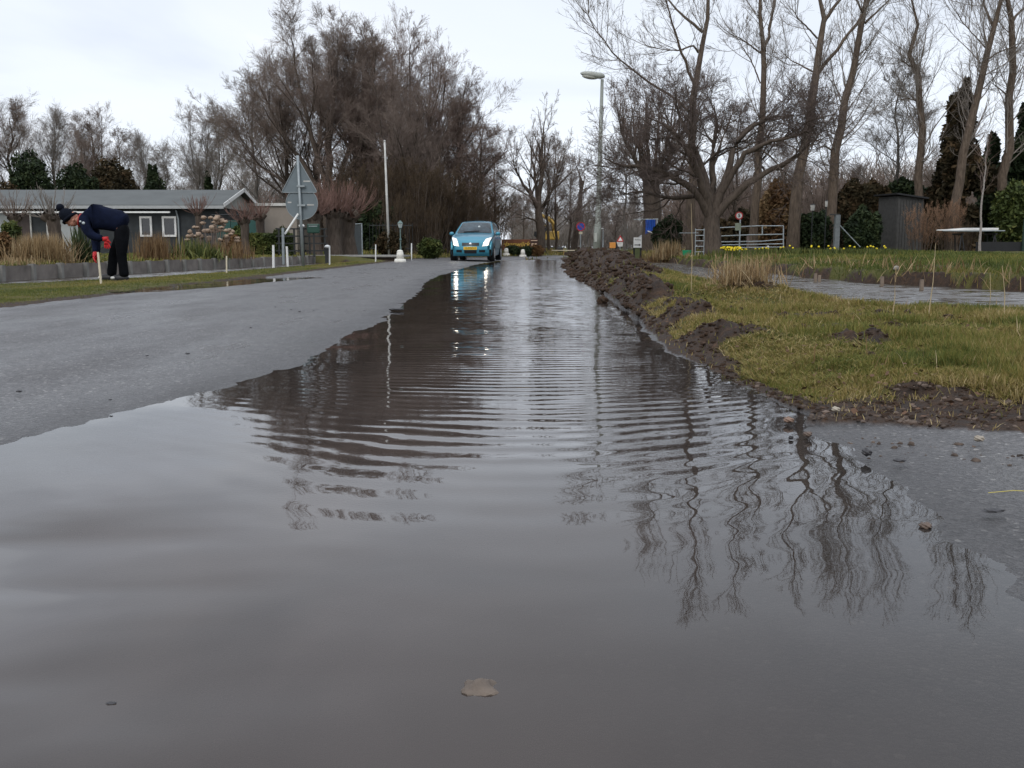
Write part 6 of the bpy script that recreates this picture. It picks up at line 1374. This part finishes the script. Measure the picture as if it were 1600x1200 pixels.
pebble(1306, 641, 0.03, 0.018, 'stone', 'beige pebble at the edge of the muddy grass', simple('beige_pebble', (0.34, 0.3, 0.24), 0.7, 0.2), 0.6, 9)
pebble(1530, 687, 0.03, 0.018, 'stone', 'pale stone in the gravel at the right', simple('pale_pebble', (0.3, 0.26, 0.21), 0.7, 0.2), 0.6, 10)
pebble(619, 484, 0.012, 0.05, 'bark_piece', 'flat dark piece of debris at the left puddle shore', dkm, 0.25, 11, 'debris', None, 1.6)
pebble(1353, 562, 0.06, 0.045, 'earth_clod', 'dark molehill sized lump of earth in the right grass', M['soil'], 0.7, 12, 'clod', None, 1.4)
pebble(174, 1099, 0.0, 0.0045, 'leaf_scrap', 'tiny dark scrap floating in the lower left water', dkm, 0.3, 13, 'debris', None, 1.8)
X, Y = ground(750, 1090, 0); o = pebble(750, 1090, -0.0135, 0.034, 'stone', 'pale flat stone just under the water in the foreground', simple('sunk_stone', (0.125, 0.098, 0.078), 0.8, 0.3, 25), 0.55, 14)
for i, (px, py) in enumerate([(667, 427), (675, 430), (505, 433), (455, 484), (468, 487), (490, 485), (430, 480), (55, 497), (392, 512), (293, 553), (172, 625), (95, 537), (640, 418), (230, 556), (30, 612)]):
    pebble(px, py, 0.03, 0.006 + 0.0016 * ((i * 7) % 5), 'crumb', None, dkm, 0.5, 20 + i, 'debris', None, 1.3)['label'] = 'dark crumb of debris on the dry asphalt, ' + ['left of the puddle tip', 'second by the puddle tip', 'near the left edge puddle', 'first of the middle row', 'second of the middle row', 'third of the middle row', 'left of the middle row', 'at the far left upper side', 'above the broad bay', 'left of the bay', 'lower left near the shore', 'far left below the verge', 'nearest to the car', 'alone in the left lane', 'lowest at the left edge'][i]
X, Y = 0, 0
b = MB(); gx, gy = ground(1600, 774, 0.02); b.tube([(-0.06, 0, 0.006), (0.0, 0.005, 0.01), (0.07, -0.005, 0.008)], 0.0011, 5); o = b.build('straw_stem', simple('yellow_straw', (0.5, 0.42, 0.12), 0.7, 0.1)); o.location = (gx - 0.02, gy, 0.02); tag(o, 'yellow straw lying on the asphalt at the right edge', 'straw')
# ------------------------------------------------------------------ car (local: front faces -y, x across, z up)
def car():
    Yc = 38.2; x = xat(735, Yc, 0.03); g = tz(x, Yc + 1.8)
    root = thing('car', 'turquoise blue small hatchback with its headlights on driving toward the puddle', 'car', (x, Yc, g + 0.005), R(-5.5))
    t = NT('car_paint'); p = t.obj(); lw = t.n.new("ShaderNodeLayerWeight"); lw.inputs[0].default_value = 0.35
    paint = t.end(t.pbr(t.mix(lw.outputs[1], (0.04, 0.25, 0.35), (0.02, 0.12, 0.19)), 0.38, 0.2, 0.5, None, 0.5))
    # side profile of the top edge: (y, z)
    prof = [(0.10, 0.20), (0.03, 0.30), (0.0, 0.45), (0.02, 0.56), (0.05, 0.68), (0.13, 0.80), (0.30, 0.90), (0.60, 0.985), (0.92, 1.04), (1.02, 1.07), (1.30, 1.27), (1.62, 1.45), (1.80, 1.52), (2.30, 1.57), (2.90, 1.55), (3.30, 1.48), (3.45, 1.38), (3.56, 1.15), (3.64, 0.95), (3.68, 0.7), (3.69, 0.45), (3.62, 0.25)]
    def wz(z, y):
        w = float(np.interp(z, [0.18, 0.3, 0.55, 0.85, 1.02, 1.10, 1.50, 1.6], [0.79, 0.825, 0.845, 0.835, 0.805, 0.775, 0.62, 0.55]))
        pl = 1 - 0.16 * max(0, (0.55 - y) / 0.55) ** 2 - 0.10 * max(0, (y - 3.2) / 0.5) ** 2
        return w * pl
    def bow(y, z):
        if y < 1.0: return 0.17 * (1 - y / 1.0) + 0.05
        if y < 1.8: return 0.05
        if y > 3.35: return -0.08
        return 0.0
    def crown(y, z): return 0.035 if z > 0.88 else 0.0
    s_ = np.r_[0, np.cumsum([math.dist(a, b) for a, b in zip(prof, prof[1:])])]
    def top(s, u, off=0.0):
        y = float(np.interp(s, s_, [q[0] for q in prof])); z = float(np.interp(s, s_, [q[1] for q in prof]))
        y2 = float(np.interp(s + 0.02, s_, [q[0] for q in prof])); z2 = float(np.interp(s + 0.02, s_, [q[1] for q in prof]))
        n = Vector((0, -(z2 - z), (y2 - y))); n = n.normalized() if n.length > 1e-6 else Vector((0, 0, 1))
        k = abs(u) ** 2.2
        return Vector((u * wz(z, y), y + 0.17 * 0 + bow(y, z) * (k - 1) + 0.2, z + crown(y, z) * (1 - u * u))) + n * off
    def grid(fn, su, sv, name, mat, parent, th=0.0, smooth=True):
        vs = [fn(a, b_) for a in su for b_ in sv]; nv = len(sv)
        f = [(i * nv + j, i * nv + j + 1, (i + 1) * nv + j + 1, (i + 1) * nv + j) for i in range(len(su) - 1) for j in range(nv - 1)]
        me = bpy.data.meshes.new(name); me.from_pydata([tuple(v) for v in vs], [], f); me.update()
        if smooth:
            for q in me.polygons: q.use_smooth = True
        o = link(name, me, mat, parent)
        if th: md = o.modifiers.new('t', 'SOLIDIFY'); md.thickness = th; md.offset = 0
        return o
    S = np.concatenate([np.linspace(a, b_, 4)[:-1] for a, b_ in zip(s_, s_[1:])] + [[s_[-1]]]); U = np.linspace(-1, 1, 17)
    vs, fs = [], []
    for a in S:
        for u in U: vs.append(top(a, u))
    nu = len(U)
    for i in range(len(S) - 1):
        for j in range(nu - 1): fs.append((i * nu + j, i * nu + j + 1, (i + 1) * nu + j + 1, (i + 1) * nu + j))
    # sides: from upper edge down to sill, fan in columns of constant s pairing front and rear is avoided: columns by y
    for sgn in (-1, 1):
        e = [top(a, sgn) for a in S]; ys = [v.y for v in e]
        lo = int(np.argmin(ys)); hi = int(np.argmax(ys)); path = e[lo:hi + 1]
        m = 12; base = len(vs)
        for v in path:
            zb = 0.22
            if v.y < 0.45: zb = float(np.interp(v.y, [path[0].y, 0.45], [path[0].z, 0.22])) if v.y < 0.3 else 0.22
            for k in range(m + 1):
                z = v.z + (min(zb, v.z) - v.z) * k / m; f_ = k / m
                xx = wz(z, v.y - 0.0) if k else abs(v.x)
                vs.append(Vector((sgn * xx, v.y, z)))
        for i in range(len(path) - 1):
            for k in range(m):
                q = (base + i * (m + 1) + k, base + (i + 1) * (m + 1) + k, base + (i + 1) * (m + 1) + k + 1, base + i * (m + 1) + k + 1)
                fs.append(q if sgn > 0 else q[::-1])
    me = bpy.data.meshes.new('body'); me.from_pydata([tuple(v) for v in vs], [], fs); me.update()
    for q in me.polygons: q.use_smooth = True
    body = link('body', me, paint, root); md = body.modifiers.new('w', 'WELD'); md.merge_threshold = 0.003
    dk = simple('car_black', (0.012, 0.012, 0.014), 0.4, 0.1); gl = simple('car_glass', (0.03, 0.045, 0.055), 0.08, 0.7, 3.0, spec=0.3)
    def sz(z0, front=True):   # arc length at which the front profile has height z0
        zz_ = [q[1] for q in prof[:14]]; return float(np.interp(z0, zz_, s_[:14]))
    ws = grid(lambda a, u: top(a, u, 0.012), np.linspace(sz(1.09), sz(1.485), 10), np.linspace(-0.90, 0.90, 13), 'windscreen', gl, root)
    grid(lambda a, u: top(a, u, 0.016), np.linspace(sz(1.065), sz(1.09), 3), np.linspace(-0.86, 0.86, 9), 'wiper_cowl', dk, root)
    MB().tube([top(sz(1.10), -0.55, 0.03), top(sz(1.11), 0.0, 0.03), top(sz(1.13), 0.25, 0.03)], 0.012, 5).build('wiper', dk, root)
    # one pale disc set on the outside of the windscreen
    MB().ball(top(sz(1.30), 0.22, 0.016), (0.10, 0.02, 0.10), Matrix.Rotation(R(-35), 4, 'X'), 10).build('windscreen_mark', simple('pale_mark', (0.45, 0.5, 0.5), 0.5, 0.2), ws)
    # grille
    gr = grid(lambda a, u: top(a, u, 0.012), np.linspace(sz(0.585), sz(0.70), 4), np.linspace(-0.46, 0.46, 9), 'grille', dk, root)
    MB().ball(top(sz(0.655), 0, 0.02), (0.12, 0.04, 0.10), n=14).build('badge', simple('chrome', (0.75, 0.75, 0.76), 0.25, 0.05, metal=0.6), gr, True)
    grid(lambda a, u: top(a, u, 0.011), np.linspace(sz(0.30), sz(0.42), 4), np.linspace(-0.34, 0.34, 9), 'lower_intake', dk, root)
    for sgn in (-1, 1):
        grid(lambda a, u: top(a, u, 0.011), np.linspace(sz(0.34), sz(0.43), 4), np.linspace(sgn * 0.48, sgn * 0.80, 7), 'fog_lamp_recess', dk, root)
    cp = top(sz(0.49), 0, 0.03)
    pl = MB().box(cp, (0.52, 0.012, 0.115)).build('number_plate', simple('plate_yellow', (0.75, 0.46, 0.03), 0.5, 0.05), root)
    text_mesh('15-XGD-2', 0.10, 'characters', dk, pl, (cp.x, cp.y - 0.009, cp.z), ext=0.002)
    # headlights: tall swept-back shapes on the corners
    em = NT('headlight_lens'); pe = em.obj(); hl = em.end(em.pbr((0.75, 0.74, 0.70), 0.15, 0, 0.6, emit=(1.0, 0.95, 0.85), es=0.30))
    eb = NT('headlight_bulb'); bulb = eb.end(eb.pbr((1, 1, 1), 0.2, emit=(1.0, 0.88, 0.70), es=13.0))
    for sgn in (-1, 1):
        def hf(a, u):   # a 0..1 up, u 0..1 outward
            z = 0.58 + 0.30 * a; uu = 0.62 + 0.12 * a + u * (0.34 - 0.10 * a * 1.0) ; z = z + (u - 0.5) * 0.05 - (1 - u) * 0.0
            return top(sz(z), sgn * min(uu, 1.0), 0.014)
        h_ = grid(hf, np.linspace(0, 1, 9), np.linspace(0, 1, 8), 'headlight', hl, root)
        c = hf(0.30, 0.45); MB().ball(c + Vector((0, -0.012, 0)), (0.13, 0.05, 0.13), n=12).build('bulb', bulb, h_, True)
        # mirror
        mr = MB(); mr.ball((sgn * 0.93, 1.33, 1.07), (0.20, 0.12, 0.15), n=14); mo = mr.build('wing_mirror', paint, root, True)
        MB().box((sgn * 0.82, 1.36, 1.02), (0.14, 0.05, 0.05)).build('mirror_arm', dk, mo)
        # side windows
        def side(y, f):
            zt_ = float(np.interp(y, [1.28, 1.75, 2.3, 2.9, 3.35], [1.13, 1.42, 1.49, 1.46, 1.34])); zb_ = float(np.interp(y, [1.28, 3.35], [1.07, 1.13])); z = zb_ + (zt_ - zb_) * f
            return Vector((sgn * (wz(z, y) + 0.008), y, z))
        for (a0, a1, nm) in ((1.36, 2.18, 'side_window'), (2.26, 2.92, 'side_window'), (2.98, 3.3, 'quarter_window')):
            grid(side, np.linspace(a0, a1, 8), np.linspace(0, 1, 6), nm, gl, root)
        # door lines and handle
        for yv in (1.22, 2.22, 3.05): MB().tube([Vector((sgn * (wz(z, yv) + 0.001), yv, z)) for z in (0.30, 0.5, 0.8, 1.04)], 0.006, 5).build('door_seam', dk, root)
        for yv in (2.05, 2.92): MB().box((sgn * (wz(0.92, yv) + 0.012), yv, 0.92), (0.03, 0.16, 0.035)).build('door_handle', paint, root)
        # wheels
        for yv in (0.72, 3.08):
            MB().rod((sgn * 0.60, yv, 0.37), (sgn * 0.848, yv, 0.37), 0.345, n=28).build('wheel_arch', dk, root)
            wh = MB().rod((sgn * 0.66, yv, 0.295), (sgn * 0.862, yv, 0.295), 0.295, n=28).build('wheel', simple('tyre', (0.018, 0.018, 0.019), 0.8, 0.2) if 'tyre' not in bpy.data.materials else bpy.data.materials['tyre'], root)
            rm = MB(); rm.rod((sgn * 0.85, yv, 0.295), (sgn * 0.870, yv, 0.295), 0.19, n=24)
            rm.build('rim', simple('rim_silver', (0.42, 0.43, 0.44), 0.35, 0.1, metal=0.5) if 'rim_silver' not in bpy.data.materials else bpy.data.materials['rim_silver'], wh)
    MB().box((0, 1.95, 0.24), (1.5, 3.2, 0.12)).build('underbody', dk, root)
    MB().rod(top(sz(1.54), 0.0, 0.0), top(sz(1.54), 0.0, 0.0) + Vector((0, 0.10, 0.16)), 0.008, n=5).build('aerial', dk, root)
    return root
car()
# ------------------------------------------------------------------ person
def skin(name, J, E, rad, mat, parent, root=0, lv=2):
    me = bpy.data.meshes.new(name); me.from_pydata(J, E, []); me.update()
    o = link(name, me, mat, parent)
    md = o.modifiers.new('skin', 'SKIN'); md.use_smooth_shade = True
    if not me.skin_vertices: me.skin_vertices.new() if hasattr(me.skin_vertices, 'new') else None
    for i, v in enumerate(me.skin_vertices[0].data):
        r_ = rad[i]; v.radius = (r_, r_) if not hasattr(r_, '__len__') else r_; v.use_root = (i == root)
    s = o.modifiers.new('sub', 'SUBSURF'); s.levels = lv; s.render_levels = lv
    return o
def ensure_skin(me): pass
def person():
    Y = 16.5; x = xat(185, Y, 0.05); g = tz(x, Y)
    t_ = thing('person', 'bent over person in navy jacket, black trousers, dark bobble hat and red gloves', 'person', (x, Y, g))
    skinm = simple('skin', (0.42, 0.20, 0.14), 0.55, 0.1, 20); navy = simple('navy_jacket', (0.0045, 0.0075, 0.022), 0.9, 0.35, 7, spec=0.12, bump=1.0, bscale=14)
    blk = simple('black_trousers', (0.004, 0.0045, 0.006), 0.95, 0.3, 9, spec=0.08, bump=1.0, bscale=16); redg = simple('red_glove', (0.50, 0.018, 0.022), 0.55, 0.2, 15)
    hat = simple('knitted_hat', (0.006, 0.008, 0.014), 0.95, 0.3, 40, spec=0.1, bump=0.6, bscale=80); shoe = simple('shoe_black', (0.015, 0.015, 0.016), 0.5, 0.2)
    # body (continuous figure under the clothes)
    J = [(0.12, 0, 0.90), (0.0, 0, 1.00), (-0.28, 0, 1.04), (-0.47, 0, 1.04), (-0.58, 0, 1.02), (-0.66, 0, 0.99), (-0.76, 0, 1.02),
         (0.13, -0.10, 0.82), (0.12, -0.11, 0.45), (0.15, -0.11, 0.08), (0.02, -0.12, 0.03),
         (0.09, 0.10, 0.82), (-0.10, 0.12, 0.46), (-0.17, 0.12, 0.09), (-0.30, 0.12, 0.04),
         (-0.44, -0.19, 1.00), (-0.33, -0.24, 0.74), (-0.10, -0.23, 0.69), (-0.065, -0.22, 0.60),
         (-0.44, 0.19, 0.98), (-0.42, 0.20, 0.68), (-0.38, 0.10, 0.42), (-0.37, 0.02, 0.36)]
    E = [(0, 1), (1, 2), (2, 3), (3, 4), (4, 5), (5, 6), (0, 7), (7, 8), (8, 9), (9, 10), (0, 11), (11, 12), (12, 13), (13, 14), (3, 15), (15, 16), (16, 17), (17, 18), (3, 19), (19, 20), (20, 21), (21, 22)]
    rad = [0.07, 0.09, 0.11, 0.10, 0.055, 0.06, 0.08, 0.06, 0.045, 0.034, 0.025, 0.06, 0.045, 0.034, 0.025, 0.055, 0.042, 0.036, 0.03, 0.055, 0.042, 0.036, 0.03]
    skin('body', J, E, rad, skinm, t_)
    # head, looking down to the left
    rot = Matrix.Rotation(R(38), 4, 'Y'); hc = Vector((-0.735, 0, 1.035))
    b = MB(); b.ball(hc, (0.215, 0.165, 0.25), Matrix.Rotation(R(60), 4, 'Y'), 24)
    b.ball((-0.70, 0, 0.965), (0.15, 0.13, 0.13), None, 16)
    b.ball((-0.775, 0, 0.935), (0.045, 0.03, 0.06), None, 10)   # nose tip pointing down
    hd = b.build('head', skinm, t_, True)
    b = MB(); b.ball((-0.663, -0.082, 1.0), (0.035, 0.022, 0.06), Matrix.Rotation(R(30), 4, 'Y'), 10); b.build('ear', skinm, hd, True)
    for s in (-1, 1): MB().ball((-0.775, s * 0.035, 0.962), (0.016, 0.016, 0.012), None, 8).build('eye', shoe, hd, True)
    b = MB(); b.tube([(-0.735, -0.025, 0.908), (-0.73, 0, 0.903), (-0.735, 0.025, 0.908)], 0.005, 5); b.build('mouth', simple('lips', (0.3, 0.1, 0.08), 0.6, 0.1), hd)
    b = MB(); b.ball((-0.79, 0, 1.075), (0.29, 0.22, 0.23), Matrix.Rotation(R(35), 4, 'Y'), 20); ho = b.build('hat', hat, t_, True, 0.004)
    b = MB(); q0 = Vector((-0.75, 0, 1.035))
    dirn = Vector((-0.62, 0, 0.78)); u_ = Vector((0.78, 0, 0.62)); v_ = Vector((0, 1, 0))
    b.tube([q0 + u_ * 0.125 * math.cos(a) + v_ * 0.104 * math.sin(a) for a in [k * math.pi / 12 for k in range(25)]], 0.026, 8); b.build('brim', hat, ho, True)
    MB().ball((-0.905, 0, 1.21), (0.135, 0.13, 0.13), None, 14).build('bobble', hat, ho, True)
    # jacket
    Jj = [(0.19, 0, 0.90), (0.06, 0, 0.985), (-0.12, 0, 1.045), (-0.30, 0, 1.06), (-0.45, 0, 1.03), (-0.565, 0, 1.01),
          (-0.45, -0.16, 1.01), (-0.40, -0.235, 0.87), (-0.31, -0.25, 0.745), (-0.20, -0.245, 0.71), (-0.11, -0.24, 0.695),
          (-0.45, 0.16, 0.99), (-0.44, 0.20, 0.82), (-0.42, 0.19, 0.66), (-0.39, 0.12, 0.52), (-0.375, 0.06, 0.45)]
    Ej = [(0, 1), (1, 2), (2, 3), (3, 4), (4, 5), (4, 6), (6, 7), (7, 8), (8, 9), (9, 10), (4, 11), (11, 12), (12, 13), (13, 14), (14, 15)]
    rj = [(0.17, 0.19), (0.17, 0.20), (0.17, 0.205), (0.165, 0.20), (0.13, 0.15), (0.085, 0.09), 0.095, 0.09, 0.08, 0.07, 0.055, 0.095, 0.09, 0.08, 0.07, 0.055]
    jk = skin('jacket', Jj, Ej, rj, navy, t_, 2)
    b = MB(); b.ball((-0.43, -0.225, 0.965), (0.07, 0.02, 0.055), None, 10); b.ball((-0.50, -0.19, 0.985), (0.045, 0.02, 0.03), None, 8)
    for k, q in enumerate(((-0.408, -0.288, 0.95, 0.055), (-0.462, -0.278, 0.975, 0.038))):
        MB().ball(q[:3], (q[3], 0.012, q[3] * 0.8), None, 10).build('badge', M['galv_gate'], jk)
    b.bm.free()
    MB().tube([(-0.578 + 0.02 * math.cos(a), 0.085 * math.sin(a), 1.00 + 0.10 * math.cos(a)) for a in [k * math.pi / 10 for k in range(21)]], 0.016, 6).build('collar', simple('red_collar', (0.35, 0.03, 0.03), 0.7, 0.1), jk, True)
    # trousers
    Jt = [(0.08, 0, 0.96), (0.14, 0, 0.86), (0.13, -0.09, 0.74), (0.135, -0.11, 0.60), (0.12, -0.12, 0.43), (0.14, -0.12, 0.24), (0.15, -0.12, 0.05),
          (0.06, 0.10, 0.74), (-0.02, 0.115, 0.60), (-0.11, 0.125, 0.44), (-0.14, 0.125, 0.25), (-0.165, 0.125, 0.06)]
    Et = [(0, 1), (1, 2), (2, 3), (3, 4), (4, 5), (5, 6), (1, 7), (7, 8), (8, 9), (9, 10), (10, 11)]
    rt = [0.15, 0.165, 0.125, 0.11, 0.085, 0.08, 0.085, 0.125, 0.11, 0.085, 0.08, 0.085]
    skin('trousers', Jt, Et, rt, blk, t_, 1)
    for (fx, fy) in ((0.10, -0.12), (-0.21, 0.125)):
        b = MB(); b.ball((fx - 0.02, fy, 0.045), (0.30, 0.11, 0.13), None, 14); b.box((fx - 0.02, fy, 0.012), (0.27, 0.09, 0.02), bev=0.008); so_ = b.build('shoe', shoe, t_, True)
        MB().ball((fx - 0.13, fy - 0.02, 0.05), (0.09, 0.085, 0.055), None, 10).build('toe_cap', M['dirty_white'], so_, True)
    # gloves with five fingers
    def glove(w, d, up, spread, curl, length=0.19):
        w = Vector(w); d = Vector(d).normalized(); n = Vector(up).normalized(); s = d.cross(n).normalized(); n = s.cross(d)
        J = [w, w + d * 0.04, w + d * 0.085]; E = [(0, 1), (1, 2)]; rad = [0.036, (0.04, 0.032), (0.042, 0.028)]
        for k, (o_, l_) in enumerate(((-0.033, 0.070), (-0.011, 0.083), (0.012, 0.078), (0.033, 0.062))):
            a = w + d * 0.095 + s * o_; dd = (d + s * o_ * spread - n * curl * 0.3).normalized(); b1 = a + dd * l_ * 0.5; dd2 = (dd - n * curl).normalized(); b2 = b1 + dd2 * l_ * 0.5
            i = len(J); J += [a, b1, b2]; E += [(2, i), (i, i + 1), (i + 1, i + 2)]; rad += [0.0135, 0.0125, 0.0105]
        i = len(J); J += [w + d * 0.05 - s * 0.045, w + d * 0.09 - s * 0.062 - n * 0.02]; E += [(1, i), (i, i + 1)]; rad += [0.017, 0.012]
        skin('glove', [tuple(q) for q in J], E, rad, redg, t_, 1)
    glove((-0.075, -0.245, 0.70), (0.13, -0.02, -1), (0, -1, 0), 6, 0.15)
    glove((-0.375, 0.03, 0.44), (0.05, -0.5, -0.85), (-1, 0, 0.1), 2, 0.8)
    MB().rod((-0.075, -0.245, 0.66), (-0.082, -0.243, 0.725), 0.047, 0.05, 12).build('cuff', redg, t_, True)
    MB().rod((-0.372, 0.01, 0.40), (-0.377, 0.05, 0.46), 0.045, 0.048, 12).build('cuff', redg, t_, True)
person()
# black bag or tarp lump on the verge
Xb, Yb = xat(125, 17.3, 0), 17.3; gb = tz(Xb, Yb)
b = MB(); b.ball((0, 0, 0.02), (0.42, 0.3, 0.14), None, 16); b.ball((-0.22, 0.02, 0.0), (0.3, 0.25, 0.07), None, 12); o = b.build('dark_bag', simple('black_plastic', (0.018, 0.02, 0.024), 0.35, 0.2), None, True, 0.012); o.location = (Xb, Yb, gb + 0.02); tag(o, 'black crumpled bag on the ditch edge left of the bent person', 'bag')
